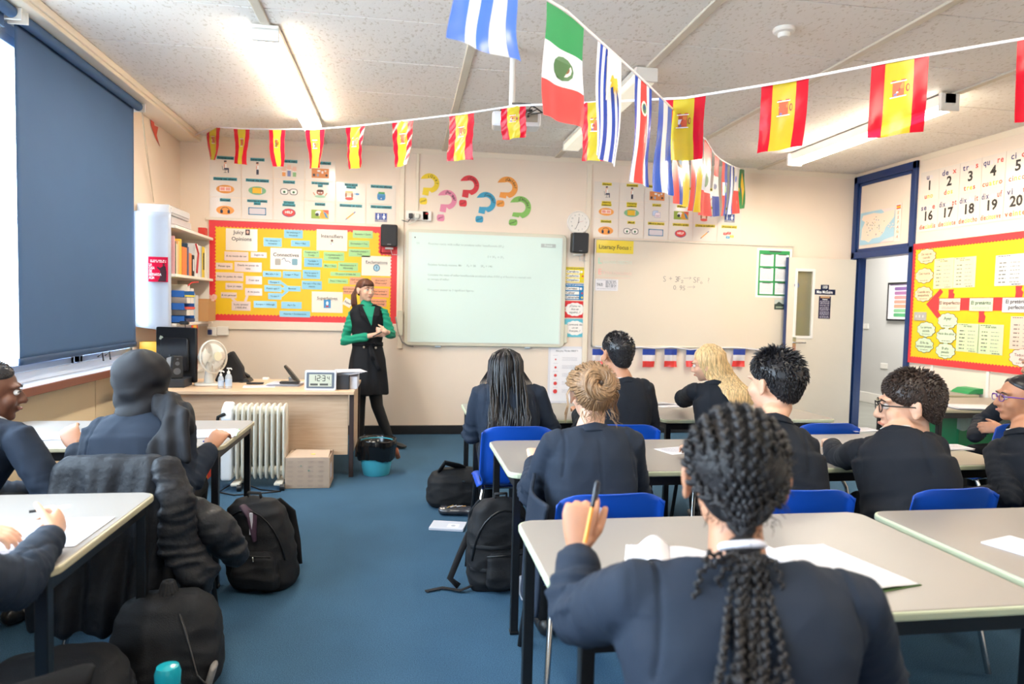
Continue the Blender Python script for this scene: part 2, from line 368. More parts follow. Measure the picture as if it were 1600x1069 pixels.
# window latch handles
for y in (5.3, 5.42): tag(MB().tube([(LX+.02, y, .93), (LX+.05, y, .96), (LX+.05, y+.02, .90)], .006, 8).build('window_stay', 'black_metal', None, True), 'dark window stay below the blue blind, %s of the pair' % ('nearer' if y < 5.4 else 'farther'), 'window stay')
# outside
struct('ground', MB().bb(-40, LX-.25, -20, 60, -3.2, -3.1), mat('asphalt', '#b9b4ae', .9))
ob = thing('school_building', 'pale school block with rows of sash windows seen through the window', 'building', (-17, 14, -3.1))
MB().bb(-26, -17, 0, 42, -3.1, 4.6).build('wall', mat('far_wall', '#f2eeea', .8), ob)
MB().bb(-26.2, -16.75, -.2, 42.2, 4.6, 4.85).build('roof', mat('far_roof', '#8d8f98', .8), ob)
MB().bb(-17.0, -16.9, 0, 42, .9, 1.3).build('band', mat('far_band', '#d8d4d0', .8), ob)
for k in range(22):
    for z0, z1 in ((2.6, 4.2), (-1.4, .3)):
        y = 1.2+1.9*k; a = MB().bb(-17.03, -16.96, y, y+1.0, z0, z1).build('window', mat('far_frame', '#ffffff', .6), ob)
        g = MB(); g.bb(-16.97, -16.95, y+.08, y+.46, z0+.1, (z0+z1)/2+.2).bb(-16.97, -16.95, y+.54, y+.92, z0+.1, (z0+z1)/2+.2).bb(-16.97, -16.95, y+.08, y+.46, (z0+z1)/2+.3, z1-.08).bb(-16.97, -16.95, y+.54, y+.92, (z0+z1)/2+.3, z1-.08)
        g.build('pane', mat('far_pane', '#55606e', .3), a)
# ------------------------------------------------------------------ roller blinds
def blind(y0, y1, drop, label, curl=0):
    t = thing('roller_blind', label, 'blind', (LX+.08, (y0+y1)/2, 2.86))
    R_ = .033; MB().cyl((LX+.085, y0, 2.875), (LX+.085, y1, 2.875), R_, 20).build('roller', 'blind', t, 40)
    for y in (y0-.012, y1+.002): MB().bb(LX+.03, LX+.135, y, y+.012, 2.835, 2.905).build('bracket', 'white_paint', t, bevel=.004)
    if drop:
        def fn(u, v):
            z = 2.875-v*(2.875-drop); y = y0+.012+u*(y1-y0-.024)
            x = LX+.085-R_*.95+.006*math.sin(u*9+v*2)*v+curl*max(0, u-.55)**2*max(0, v-.45)**2*6
            return V((x, y-curl*.5*max(0, u-.8)*max(0, v-.6), z-.03*v*v*(1-u)*.3))
        MB().grid(fn, 36, 40).build('blind_fabric', 'blind', t, True, solid=.0012)
        MB().grid(lambda u, v: fn(u, 1)+V((0, 0, .02-.04*v)), 36, 2).build('bottom_bar', mat('blind_bar', '#2f4a6c', .6), t, True, solid=.012)
    else:
        MB().bb(LX+.05, LX+.056, y0+.01, y1-.01, 2.80, 2.875).bb(LX+.046, LX+.060, y0+.01, y1-.01, 2.785, 2.805).build('blind_fabric', 'blind', t)
    return t
blind(4.20, 5.90, .99, 'navy roller blind pulled down over the window beside the shelves', curl=.05)
blind(2.35, 4.12, 0, 'navy roller blind rolled up at the top of the nearest window')
tag(MB().tube([(LX+.1, 5.93, 2.86), (LX+.06, 6.12, 2.6), (LX+.02, 6.42, 2.22), (LX+.015, 6.44, 2.2), (LX+.05, 6.2, 2.55), (LX+.1, 5.935, 2.84)], .0028, 6).build('blind_cord', mat('cord', '#b5a790', .6), None), 'thin beige blind pull cord hanging against the cream wall', 'cord')
# small red paper butterfly stuck on the left wall
p = onX(240, 205, LX); a = [(x_*1.9, y_) for x_, y_ in [(-.05, .10), (-.01, .12), (.0, .05), (.05, .06), (.03, -.02), (.07, -.10), (.02, -.05), (-.02, .0), (-.04, .03)]]
o = MB().prism(a, (V((LX+.004, p.y, p.z)), V((0, 1, 0)), V((0, 0, 1)), V((1, 0, 0))), 0, .002).build('paper_cutout', cm('#d4503e'), None); tag(o, 'small torn red paper cutout on the wall above the shelves', 'paper')
# ------------------------------------------------------------------ door, frame, corridor
Y0, Y1 = 6.29, 7.14
mb = MB(); B = [(6.23, Y0, 0, 2.93), (Y1, WY-.001, 0, 2.93), (6.23, WY, 2.85, 2.93), (6.23, WY, 2.0, 2.075)]
for a, b, c, d in B: mb.bb(RX-.03, RX+.13, a, b, c, d)
mb.bb(RX+.02, RX+.05, Y0, Y0+.02, 0, 2.0).bb(RX+.02, RX+.05, Y1-.02, Y1, 0, 2.0)
dr = struct('door_1', mb, 'blue_paint', bevel=.006)
MB().bb(RX, RX+.03, Y0, Y1, 2.075, 2.85).build('transom_panel', 'wall_cream', dr)
b2 = MB(); b2.bb(RX-.012, RX+.01, Y0, Y0+.035, 2.075, 2.85).bb(RX-.012, RX+.01, Y1-.035, Y1, 2.075, 2.85).bb(RX-.012, RX+.01, Y0, Y1, 2.075, 2.11).bb(RX-.012, RX+.01, Y0, Y1, 2.815, 2.85); b2.build('transom_bead', 'blue_paint', dr, bevel=.004)
# leaf swung open against the front wall
leaf = thing('door_leaf', 'open cream door with narrow glass slot swung against the front wall', 'door', (5.07, 7.10, 0))
u = V((-.84, -.03, 0)).normalized(); v = V((0, 0, 1)); n = V((-.036, -1, 0)).normalized(); F = (V((5.06, 7.10, 0)), u, v, n); W = .845
def hx(px, py): q = onY(px, py, 7.07); return (5.06-q.x), q.z
gx0, gz0 = hx(1245.5, 424); gx1, gz1 = hx(1265, 525)
mb = MB(); wn = (min(gx0, gx1), max(gx0, gx1), gz1, gz0)
P = [(0, wn[0], .01, 1.985), (wn[1], W, .01, 1.985), (wn[0], wn[1], .01, wn[2]), (wn[0], wn[1], wn[3], 1.985)]
for a, b, c, d in P: mb.prism(rect(a, c, b, d), F, -.022, .022)
mb.build('door_panel', 'panel_door' if 'panel_door' in MATS else mat('panel_door', '#ddd3c3', .4, var=.01), leaf)
e = MB(); e.prism(rect(W, .01, W+.012, 1.985), F, -.024, .024); e.build('edge_strip', 'blue_paint', leaf)
g = MB(); 
for a, b, c, d in ((wn[0]-.03, wn[0], wn[2]-.03, wn[3]+.03), (wn[1], wn[1]+.03, wn[2]-.03, wn[3]+.03), (wn[0], wn[1], wn[2]-.03, wn[2]), (wn[0], wn[1], wn[3], wn[3]+.03)): g.prism(rect(a, c, b, d), F, .0, .03)
g.build('glazing_bead', 'white_paint', leaf, bevel=.003)
MB().prism(rect(wn[0], wn[2], wn[1], wn[3]), F, -.004, .004).build('glass_slot', mat('door_glass', '#7f7c62', .1, spec=.8), leaf)
hx_, hz = hx(1239, 538); h = MB(); h.prism([(x+hx_, y+hz) for x, y in rect(-.02, -.08, .02, .08)], F, .022, .03)
o, uu, vv, nn = F; q = o+uu*hx_+vv*(hz+.02); h.tube([q+nn*.02, q+nn*.06, q+nn*.065-uu*.06, q+nn*.06-uu*.12], .009, 10, round_=True)
h.build('door_handle', 'chrome', leaf, 40)
for px, py in ((1236, 538),): pass
for z in (.25, 1.0, 1.8): MB().cyl((5.078, 7.135, z-.04), (5.078, 7.135, z+.04), .008, 8).build('hinge', 'chrome', leaf)
def on_leaf(px, py): a, b = hx(px, py); return (F[0]+F[1]*a+F[2]*b+F[3]*.0225, -F[1], F[2], F[3])
def leaf_sign(name, label, cat, x0, y0, x1, y1, col):
    G = on_leaf((x0+x1)/2, (y0+y1)/2); sc = 7.07/FPX*1.03; return sheet(name, label, cat, G, (x1-x0)*sc, (y1-y0)*sc, col)
o, A = leaf_sign('room_number_sign', 'small navy room number sign above the name plate on the door', 'sign', 1281, 445, 1296, 453, '#1c2240'); A.text('103', 0, 0, .045, '#ffffff', .02); A.build(o)
o, A = leaf_sign('name_plate', 'wide navy teacher name plate with white lettering on the door', 'sign', 1268, 452, 1308, 461, '#1c2240'); A.text('Miss McGuire', 0, -.001, .046, '#ffffff', .02, width=.2); A.build(o)
o, A = leaf_sign('door_poster', 'narrow dark purple poster with white print below the name plate', 'poster', 1277, 462, 1299, 499, '#2c2742'); A.poly(rect(-.06, .105, .06, .125), '#b98d64'); A.text('Literacy', 0, .09, .02, '#ffffff', .02)
scribble(A, -.06, .055, [.07, .055, .04, .02, 0, -.015, -.03, -.05, -.065, -.08, -.1, -.115], .006, '#c9c4d6'); A.build(o)
G = on_leaf(1243.5, 446); o, A = sheet('fire_door_sign', 'round blue fire door sign beside the glass slot', 'sign', G, .06, .06, '#1f4a8c', poly=ell(0, 0, .03, .03)); A.text('Fire door', 0, .005, .012, '#ffffff'); A.text('Keep shut', 0, -.009, .012, '#ffffff'); A.build(o)
struct('floor_corridor', MB().bb(RX+.0, 7.3, 5.2, 12, -.06, -.001), 'grey_floor')
struct('wall_corridor', MB().bb(7.2, 7.3, 5.0, 12, 0, 2.9), 'grey_wall'); struct('wall_corridor_end', MB().bb(RX+.12, 7.3, 12, 12.1, 0, 2.9), 'grey_wall'); struct('wall_corridor_near', MB().bb(RX+.12, 7.3, 4.95, 5.05, 0, 2.9), 'grey_wall')
struct('wall_corridor_side', MB().bb(RX+.0, RX+.12, WY, 12, 0, 2.9), 'grey_wall'); struct('ceiling_corridor', MB().bb(RX+.12, 7.3, 4.95, 12, 2.9, 3.0), 'white_paint')
struct('baseboard_corridor', MB().bb(7.18, 7.2, 5, 12, 0, .16), 'white_paint', bevel=.006)
l = bpy.data.lights.new('corridor_lamp', 'AREA'); l.size = 1.0; l.size_y = .3; l.shape = 'RECTANGLE'; l.energy = 40; l.color = (1, .98, .95)
lo = bpy.data.objects.new('corridor_lamp', l); C.objects.link(lo); lo.location = (6.2, 8.5, 2.85)
def cor(px, py): q = onX(px, py, 7.2); return q
a, b = cor(1392, 447), cor(1420, 499); 
a, b = cor(1394, 444), cor(1390, 499)
G = (V((7.19, a.y-.28, (a.z+b.z)/2)), V((0, -1, 0)), V((0, 0, 1)), V((-1, 0, 0)))
o, A = sheet('framed_chart', 'black framed colourful chart on the grey corridor wall', 'picture', G, .62, abs(a.z-b.z)+.02, '#ece6e8', th=.02); hh = abs(a.z-b.z)/2
for k, c in enumerate(('#7a5a8c', '#9c6a90', '#d98a86', '#dc9480', '#e0997c', '#84b98c', '#5da874')): z = hh*.72-k*hh*.245; A.poly([(x+.02, y+z) for x, y in rrect(.4, hh*.2, .02)], c)
A.poly(rect(-.28, hh*.9, .28, hh*.97), '#6b5a78'); A.build(o)
f = MB(); 
for x0, y0, x1, y1 in ((-.32, -hh-.02, .32, -hh+.005), (-.32, hh-.005, .32, hh+.02), (-.32, -hh, -.30, hh), (.30, -hh, .32, hh)): f.prism(rect(x0, y0, x1, y1), G, 0, .028)
f.build('picture_frame', 'black_plastic', o)
for k, (px, py) in enumerate(((1353, 510), (1382, 572))):
    q = cor(px, py); tag(MB().bb(7.185, 7.2, q.y-.07, q.y+.07, q.z-.04, q.z+.04).build('wall_socket', 'white_paint', None, bevel=.004), 'white %s on the grey corridor wall' % ('light switch above' if k == 0 else 'double socket low down'), 'socket')
# ------------------------------------------------------------------ ceiling lamps
mat('tube_on', '#fff2dc', .5, emit=16); mat('diffuser_on', '#fff0d8', .5, emit=8); mat('diffuser_dim', '#e6e0cc', .4, emit=.3)
def lamp_light(x, y0, y1, power):
    l = bpy.data.lights.new('tube_light', 'AREA'); l.shape = 'RECTANGLE'; l.size = .12; l.size_y = y1-y0-.1; l.energy = power; l.color = (1, .92, .78)
    o = bpy.data.objects.new('tube_light', l); C.objects.link(o); return o
def fluo(x, y0, y1, label, kind, power):
    t = thing('ceiling_light', label, 'ceiling light', (x, (y0+y1)/2, CZ-.03), 0, None); h = .085; w_ = .15
    if kind == 'box':
        MB().bb(x-w_/2, x+w_/2, y0, y1, CZ-.045, CZ-.012).build('lamp_housing', 'white_paint', t, bevel=.004)
        MB().bb(x-w_/2+.004, x+w_/2-.004, y0+.03, y1-.03, CZ-h-.015, CZ-.045).build('diffuser', 'diffuser_on' if power > 8 else 'diffuser_dim', t, bevel=.008)
        for y in (y0, y1-.03): MB().bb(x-w_/2-.002, x+w_/2+.002, y, y+.03, CZ-h-.018, CZ-.03).build('end_cap', 'white_paint', t, bevel=.004)
    else:
        MB().bb(x-.045, x+.045, y0, y1, CZ-.085, CZ-.012).build('lamp_housing', 'white_paint', t, bevel=.004)
        for dx in (-.036, .036): MB().cyl((x+dx, y0+.06, CZ-.115), (x+dx, y1-.06, CZ-.115), .014, 14).build('tube', 'tube_on', t, 40)
        for y in (y0, y1-.03): MB().bb(x-.075, x+.075, y, y+.03, CZ-.135, CZ-.012).build('end_cap', 'white_paint', t, bevel=.004)
    if power > 0:
        L = lamp_light(x, y0, y1, power); L.location = (x, (y0+y1)/2, CZ-.14)
fluo(-.82, 4.22, 6.35, 'lit box ceiling light nearest the windows', 'box', 22)
fluo(1.56, 4.40, 6.50, 'dim box ceiling light behind the hanging flags in the middle', 'box', 6)
fluo(3.84, 4.42, 6.42, 'bare twin tube ceiling light nearest the door', 'tubes', 22)
for x, pw, s_ in ((-.82, 9, 'near the windows'), (1.56, 8.5, 'in the middle'), (3.84, 9, 'near the right wall')): fluo(x, .3, 2.4, 'box ceiling light over the back of the room '+s_, 'box', pw)
# smoke detector
q = onz(1225, 53, CZ-.03)
t = thing('smoke_detector', 'round white smoke detector on the ceiling tiles', 'smoke detector', (q.x, q.y, CZ))
MB().lathe([(.06, 0), (.062, -.012), (.055, -.022), (.04, -.026)], (q.x, q.y, CZ), 28).build('detector_base', 'white_paint', t, 40)
MB().lathe([(.034, -.024), (.034, -.04), (.028, -.05), (.01, -.054)], (q.x, q.y, CZ), 24).build('sensor_head', 'white_paint', t, 40)
# ------------------------------------------------------------------ pupils' tables
TH = .68
def table(label, x0, x1, y0, y1, rz=0, edge='table_edge_green', corner=.05, group=None):
    cx_, cy_ = (x0+x1)/2, (y0+y1)/2; w_, d = x1-x0, y1-y0
    t = thing('classroom_table', label, 'table', (cx_, cy_, 0), rz, group)
    R = Matrix.Rotation(rz, 3, 'Z'); F = (V((cx_, cy_, 0)), R @ V((1, 0, 0)), R @ V((0, 1, 0)), V((0, 0, 1)))
    top = MB().prism(rrect(w_-.012, d-.012, corner), F, TH-.022, TH).build('table_top', 'table_top', t, bevel=.002)
    e = MB(); e.prism(rrect(w_, d, corner), F, TH-.024, TH-.002); e.build('edge_trim', edge, t, bevel=.005)
    o, u, v, n = F
    fr = MB(); L, D = w_/2-.04, d/2-.035
    def bar(ax, ay, bx, by, z, hw, hh): 
        a = o+u*ax+v*ay+n*z; b = o+u*bx+v*by+n*z; fr.tube([a, b], [(hw, hh), (hw, hh)], 4)
    sq = 2**.5
    for (ax, ay, bx, by) in ((-L, -D, L, -D), (-L, D, L, D), (-L, -D, -L, D), (L, -D, L, D)):
        a = o+u*ax+v*ay; b = o+u*bx+v*by; dd = (b-a).normalized(); s = V((-dd.y, dd.x, 0))
        fr.prism([(0, -.015), ((b-a).length, -.015), ((b-a).length, .015), (0, .015)], (a, dd, s, n), TH-.065, TH-.024)
    fr.build('table_frame', 'black_metal', t)
    for sx in (-1, 1):
        for sy in (-1, 1):
            q = o+u*(sx*L)+v*(sy*D); l = MB().prism(rect(-.016, -.016, .016, .016), (q, u, v, n), .012, TH-.03).prism(rect(-.018, -.018, .018, .018), (q, u, v, n), 0, .014).build('leg', 'black_metal', t, bevel=.003)
    return t
table('pale table in the front row before the interactive whiteboard', .40, 1.58, 4.02, 4.72)
table('pale table in the front row by the open door', 1.60, 2.78, 4.0, 4.7)
table('pale table of the middle row beside the aisle', .43, 1.62, 2.70, 3.39)
table('pale table of the middle row under the pupil with black glasses', 1.64, 2.83, 2.72, 3.50, .02)
table('nearest table, with the pupil with the braided ponytail', .36, 1.55, 1.36, 2.10)
table('nearest table on the right, cut by the picture edge', 1.59, 2.82, 1.36, 2.10)
table('table by the window behind the pupil in the headscarf', -2.02, -.82, 3.30, 4.03, edge='table_edge')
table('nearest table on the left, where a pupil writes', -2.05, -.84, 1.80, 2.52, edge='table_edge')
table('table by the right wall below the red and yellow board', 3.86, 5.0, 4.40, 5.10, edge='table_edge')
table('table by the right wall farther back with green folders', 4.5, 5.03, 5.25, 5.85, edge='table_edge')
# ------------------------------------------------------------------ chairs (local: seat faces +Y)
def make_chair():
    t = thing('classroom_chair', 'x', 'chair')
    def prof(v):     # from seat front edge to top of the back: (y, z)
        K = [(.20, .375), (.185, .395), (.10, .405), (-.02, .398), (-.12, .395), (-.175, .42), (-.195, .48), (-.205, .56), (-.222, .64), (-.245, .725), (-.25, .735)]
        f = v*(len(K)-1); i = min(int(f), len(K)-2); f -= i; return K[i][0]*(1-f)+K[i+1][0]*f, K[i][1]*(1-f)+K[i+1][1]*f
    def width(v):
        if v < .12: return .17+.03*math.sin(v/.12*PI/2)
        if v < .45: return .20
        if v < .6: return .20-.018*math.sin((v-.45)/.15*PI)
        w_ = .198-.008*(v-.6)/.4
        return w_
    def fn(u, v):
        y, z = prof(v); a = 2*u-1; x = a*width(v)
        if v > .55:
            k = (v-.55)/.45; y += .045*k*a*a*1.0; 
            if v > .8: kk = (v-.8)/.2; z -= .05*kk*abs(a)**6
        edge = max(0, abs(a)-.86)/.14
        if v <= .45: z -= .018*edge**2; z += .008*a*a
        else: y -= .022*edge**2
        return V((x, y, z))
    MB().grid(fn, 28, 40).build('seat_shell', 'chair_blue', t, True, solid=.005, sub=0)
    fr = MB()
    for s in (-1, 1):
        fr.tube([(s*.165, .15, .385), (s*.165, -.13, .382)], .010, 10)
    fr.tube([(-.165, .10, .383), (.165, .10, .383)], .009, 10); fr.tube([(-.165, -.10, .378), (.165, -.10, .378)], .009, 10)
    fr.build('seat_frame', 'chrome', t, 40)
    for s in (-1, 1):
        MB().tube([(s*.165, .14, .385), (s*.175, .17, .34), (s*.205, .20, .01)], .011, 12).build('leg', 'black_metal', t, 40)
        MB().tube([(s*.165, -.12, .385), (s*.178, -.15, .34), (s*.21, -.215, .01)], .011, 12).build('leg', 'chrome', t, 40)
    return t
chairs = [
 (.60, 3.72, 0, 'blue plastic chair under the pupil with long thin braids'),
 (1.21, 3.76, -.05, 'blue plastic chair under the boy in front of the whiteboard'),
 (1.82, 3.72, -.1, 'blue plastic chair under the pupil with loose blonde hair'),
 (2.42, 3.78, 0, 'empty blue plastic chair at the front row table by the door'),
 (.69, 2.42, .05, 'blue plastic chair with a scrap of tape, under the pupil with the bun'),
 (1.42, 2.42, -.05, 'blue plastic chair under the boy with spiky black hair'),
 (1.98, 2.40, .08, 'blue plastic chair under the boy with black glasses'),
 (2.68, 2.45, .25, 'blue plastic chair under the pupil with purple glasses at the right edge'),
 (3.55, 3.75, .3, 'blue plastic chair under the pupil half hidden at the side table'),
 (-1.02, 2.93, -.08, 'chair under the pupil in the headscarf, covered by a dark coat'),
 (-1.70, 2.85, .1, 'chair under the pupil at the left picture edge'),
 (-1.12, 1.26, 0, 'chair of the pupil writing at the nearest left table'),
 (.60, .98, 0, 'chair under the pupil with the braided ponytail in the foreground')]
ch0 = make_chair()
for i, (x, y, a, lb) in enumerate(chairs):
    c = ch0 if i == 0 else dup(ch0)
    c.location = (x, y, 0); c.rotation_euler = (0, 0, a); c['label'] = lb; c['group'] = 'blue classroom chairs'
# scrap of tape on the bun pupil's chair back
q = onY(926, 799, 2.165); tape = MB().prism([(x*1.0, y) for x, y in [(-.033, -.012), (-.026, .013), (-.005, .014), (.03, .013), (.034, -.004), (.028, -.011), (-.02, -.015)]], (V((q.x, 2.163, q.z)), V((1, 0, 0)), V((0, .15, 1)).normalized(), V((0, -1, .1))), 0, .001)
tag(tape.build('tape_scrap', mat('tape', '#8fa3c8', .3), None), 'scrap of clear tape stuck on the back of a blue chair', 'tape')
# ------------------------------------------------------------------ teacher's desk
DZ = .68
t = thing('teacher_desk', 'light beech teacher desk with a modesty panel and dark steel legs', 'desk', (-1.15, 5.72, 0))
MB().bb(-2.05, -.37, 5.34, 6.20, DZ-.026, DZ).build('desk_top', 'beech', t, bevel=.004)
MB().bb(-2.0, -.42, 5.44, 5.46, .17, DZ-.03).build('modesty_panel', 'beech', t, bevel=.002)
MB().bb(-.40, -.382, 5.47, 6.0, .17, DZ-.03).build('side_panel', 'beech', t, bevel=.002)
for x, y in ((-.392, 5.42), (-.392, 6.15), (-2.0, 5.42), (-2.0, 6.15)): MB().bb(x-.017, x+.017, y-.017, y+.017, 0, DZ-.026).build('leg', mat('brown_metal', '#3b2c2a', .4), t, bevel=.003)
t = thing('cardboard_box', 'brown cardboard box with faint printed pattern beside the oil radiator', 'box', (-.68, 5.3, 0))
x0, x1, y0, y1, h = -.835, -.52, 5.09, 5.37, .225
MB().bb(x0, x1, y0, y1, 0, h).build('carton', 'cardboard', t, bevel=.003)
fl = MB(); fl.add([(x0, y0, h+.001), (x1-.01, y0, h+.001), (x1-.01, y0+.13, h+.03), (x0+.06, y0+.13, h+.035)], [(0, 1, 2, 3)]); fl.add([(x0+.02, y1, h+.002), (x1, y1, h+.002), (x1, y0+.15, h+.02), (x0+.05, y0+.15, h+.035)], [(0, 1, 2, 3)]); fl.build('flap', 'cardboard', t, solid=.003)
A = Art((V(((x0+x1)/2, y0-.001, h/2)), V((1, 0, 0)), V((0, 0, 1)), V((0, -1, 0))))
for i in range(4):
    for j in range(6): A.poly(rect(-.12+.072*i-.022, -.09+.035*j, -.12+.072*i+.018, -.087+.035*j), '#a48f83'); A.poly(rect(-.12+.072*i-.018, -.098+.035*j, -.12+.072*i+.014, -.096+.035*j), '#a48f83')
A.poly(ell(.01, .02, .006), '#7f9a86'); A.poly(ell(-.045, .055, .005), '#7f9a86'); A.build(t)
MB().bb(x1, x1+.001, y0+.05, y0+.12, .06, .17).build('box_label', 'paper', t); MB().bb(-.66, -.63, y0+.05, y0+.08, h+.015, h+.017).build('yellow_dot', cm('#e4d53a'), t)
# oil-filled radiator
def radiator():
    t = thing('oil_radiator', 'white finned oil filled radiator on castors in front of the desk', 'heater', (-1.05, 5.12, 0)); X0, X1 = -1.20, -.845; yc = 5.16
    for k in range(9):
        x = X0+.03+(X1-X0-.03)*k/8
        def fn(u, v, x=x):
            a = 2*PI*v; sy = .085*(abs(math.cos(a))**.45)*(1 if math.cos(a) > 0 else -1); sz = .275*(abs(math.sin(a))**.35)*(1 if math.sin(a) > 0 else -1)
            kk = (0, .75, 1, 1, .75, 0)[int(round(u*5))]; tt = (-.012, -.012, -.004, .004, .012, .012)[int(round(u*5))]
            return V((x+tt*.75, yc+sy*(kk*.35+.65) if kk else yc, .34+sz*(kk*.08+.92) if kk else .34))
        MB().grid(fn, 5, 48).build('radiator_fin', mat('rad_white', '#d9d5c8', .35), t, 50)
    b = MB()
    for z in (.12, .56): b.cyl((X0, yc, z), (X1, yc, z), .034, 16)
    b.build('oil_pipe', 'rad_white', t, 40)
    c = MB().prism([(0, 0), (.19, 0), (.19, .44), (.17, .52), (.10, .56), (.02, .52), (0, .45)], (V((X0-.075, yc-.095, .07)), V((0, 1, 0)), V((0, 0, 1)), V((1, 0, 0))), 0, .075); c.build('control_box', mat('rad_box', '#e3e6ea', .35), t, bevel=.015)
    MB().lathe([(.028, 0), (.028, .02), (.022, .026)], (X0-.075, yc, .45), 18, axis=V((-1, 0, 0))).build('dial', 'black_plastic', t, 40)
    MB().tube([(X0-.05, yc-.1, .55), (X0-.09, yc-.09, .53), (X0-.1, yc-.09, .45)], .012, 10, round_=True).build('cord_hook', 'black_plastic', t, True)
    for x in (X0+.03, X1-.03):
        MB().bb(x-.03, x+.03, yc-.12, yc+.12, .035, .055).build('foot_bar', 'rad_white', t, bevel=.006)
        for y in (yc-.115, yc+.115):
            MB().cyl((x+.015, y, .024), (x+.045, y, .024), .024, 16).build('castor', 'black_plastic', t, 40)
    return t
radiator()
P = [onz(345, 765, .008)]; 
tag(MB().tube([(-1.22, 5.1, .03), (-1.27, 5.0, .008), (-1.15, 4.93, .006), (-.95, 4.97, .006), (-.85, 5.0, .006), (-1.0, 5.06, .006), (-1.2, 5.3, .006)], .005, 8).build('power_cable', 'black_plastic', None, True), 'black power cable looped on the carpet by the radiator', 'cable')
# waste bin with bag
bx, by = -.20, 5.50
t = thing('waste_bin', 'turquoise round waste bin lined with a black bag', 'bin', (bx, by, 0))
MB().lathe([(.10, 0), (.105, .01), (.125, .12), (.131, .268), (.132, .272), (.126, .272), (.10, .02)], (bx, by, 0), 32, caps=False).build('bin_body', mat('bin_teal', '#45a3b6', .3), t, 40)
b = MB()
def bagf(u, v):
    a = 2*PI*u; K = [(.128, .24), (.137, .283), (.150, .288), (.157, .24), (.152, .18), (.144, .13)]; f = v*5; i = min(int(f), 4); f -= i
    r = K[i][0]*(1-f)+K[i+1][0]*f; z = K[i][1]*(1-f)+K[i+1][1]*f; q = math.sin(a*9+v*4)*.5+math.sin(a*23+1)*.3
    return V((bx+(r+.006*q*v)*math.cos(a), by+(r+.006*q*v)*math.sin(a), z+.012*math.sin(a*3+1)*v+.006*q*v))
b.grid(bagf, 90, 20, wrapu=True); b.build('bin_bag', mat('bag_black', '#0e0e10', .18), t, True)
MB().lathe([(.0, .17), (.115, .18), (.124, .262), (.134, .283)], (bx, by, 0), 32, caps=False).build('bag_inside', 'bag_black', t, True)
MB().tube([(bx+.15+.0*k, by+.0, .2+.06*math.sin(k)) for k in (0,)]+[(bx+.17, by+.05, .12)], .02, 8).build('bag_corner', mat('orange_bag', '#a8603e', .5), t, True)
# ------------------------------------------------------------------ things on the desk
def on_desk(px, py): return onz(px, py, DZ)
# fan
q = on_desk(322, 604); fx, fy = q.x, q.y+.08
t = thing('desk_fan', 'white desk fan with round wire cage on the teacher desk', 'fan', (fx, fy, DZ)); fw = mat('fan_white', '#dedad0', .35)
MB().prism(rrect(.21, .16, .06), (V((fx, fy, DZ)), V((1, 0, 0)), V((0, 1, 0)), V((0, 0, 1))), 0, .02).build('fan_base', 'fan_white', t, bevel=.008)
MB().tube([(fx, fy, DZ+.01), (fx, fy, DZ+.10), (fx-.005, fy, DZ+.18)], [.04, .032, .026], 20).build('fan_column', 'fan_white', t, 50)
ax = V((.80, -.55, .10)).normalized(); hc = V((fx-.005, fy, DZ+.225)); 
MB().tube([hc-ax*.085, hc-ax*.07, hc+ax*.02], [.03, .045, .045], 24, round_=False).build('motor_housing', 'fan_white', t, 50)
MB().cyl(hc+V((-.01, 0, .04)), hc+V((-.01, 0, .065)), .008, 10).build('oscillation_knob', 'fan_white', t)
cc = hc+ax*.055; R = .128; s_, u_, d_ = frame_of(ax); cg = MB()
for k in range(60):
    a = 2*PI*k/60; dr_ = s_*math.cos(a)+u_*math.sin(a)
    cg.tube([cc+dr_*.03+ax*.045, cc+dr_*.08+ax*.04, cc+dr_*(R-.006)+ax*.018, cc+dr_*R], .0012, 4, caps=False)
    if k % 2 == 0: cg.tube([cc+dr_*.03-ax*.035, cc+dr_*.09-ax*.03, cc+dr_*(R-.006)-ax*.015, cc+dr_*R], .0014, 4, caps=False)
cg.build('wire_cage', 'fan_white', t, True)
rg = MB(); rg.tube([cc+(s_*math.cos(2*PI*k/48)+u_*math.sin(2*PI*k/48))*R for k in range(49)], [(.006, .010)]*49, 8, caps=False, ups=ax); rg.build('cage_rim', 'fan_white', t, True)
MB().cyl(cc+ax*.035, cc+ax*.052, .036, 24).build('cage_badge', mat('fan_badge', '#cfc9ae', .4), t, 40)
bl = MB()
for k in range(3):
    def bf(u, v, k=k): a = 2*PI*k/3+(u-.5)*1.5*(.5+.5*v); r = .02+.085*v; return cc+(s_*math.cos(a)+u_*math.sin(a))*r+ax*(.014*(u-.5))
    bl.grid(bf, 8, 6)
bl.build('fan_blade', mat('fan_blade_m', '#e9e6de', .3), t, True, solid=.002)
# sanitiser bottles
for i, (px, py, s) in enumerate(((345, 608, .9), (357, 608, 1.05))):
    q = on_desk(px, py-1); t = thing('pump_bottle', 'clear pump bottle of hand gel on the desk, %s' % ('shorter and nearer the fan' if i == 0 else 'taller, right of its twin'), 'bottle', (q.x, q.y, DZ))
    MB().lathe([(.022*s, 0), (.024*s, .004), (.024*s, .085*s), (.018*s, .10*s), (.010*s, .11*s)], q, 20).build('bottle_body', mat('bottle_clear', '#e9eef2', .1, alpha=.45), t, 40)
    MB().lathe([(.011*s, .108*s), (.011*s, .125*s), (.004*s, .127*s), (.004*s, .145*s)], q, 16).tube([q+V((-.012, 0, .148*s)), q+V((.02, -.01, .148*s)), q+V((.026, -.012, .140*s))], .005, 8).build('pump', 'white_paint', t, 40)
    MB().lathe([(.0245*s, .02), (.0245*s, .07*s)], q, 20, caps=False).build('bottle_label', mat('label_blue', '#b9cbe0', .4), t, 40)
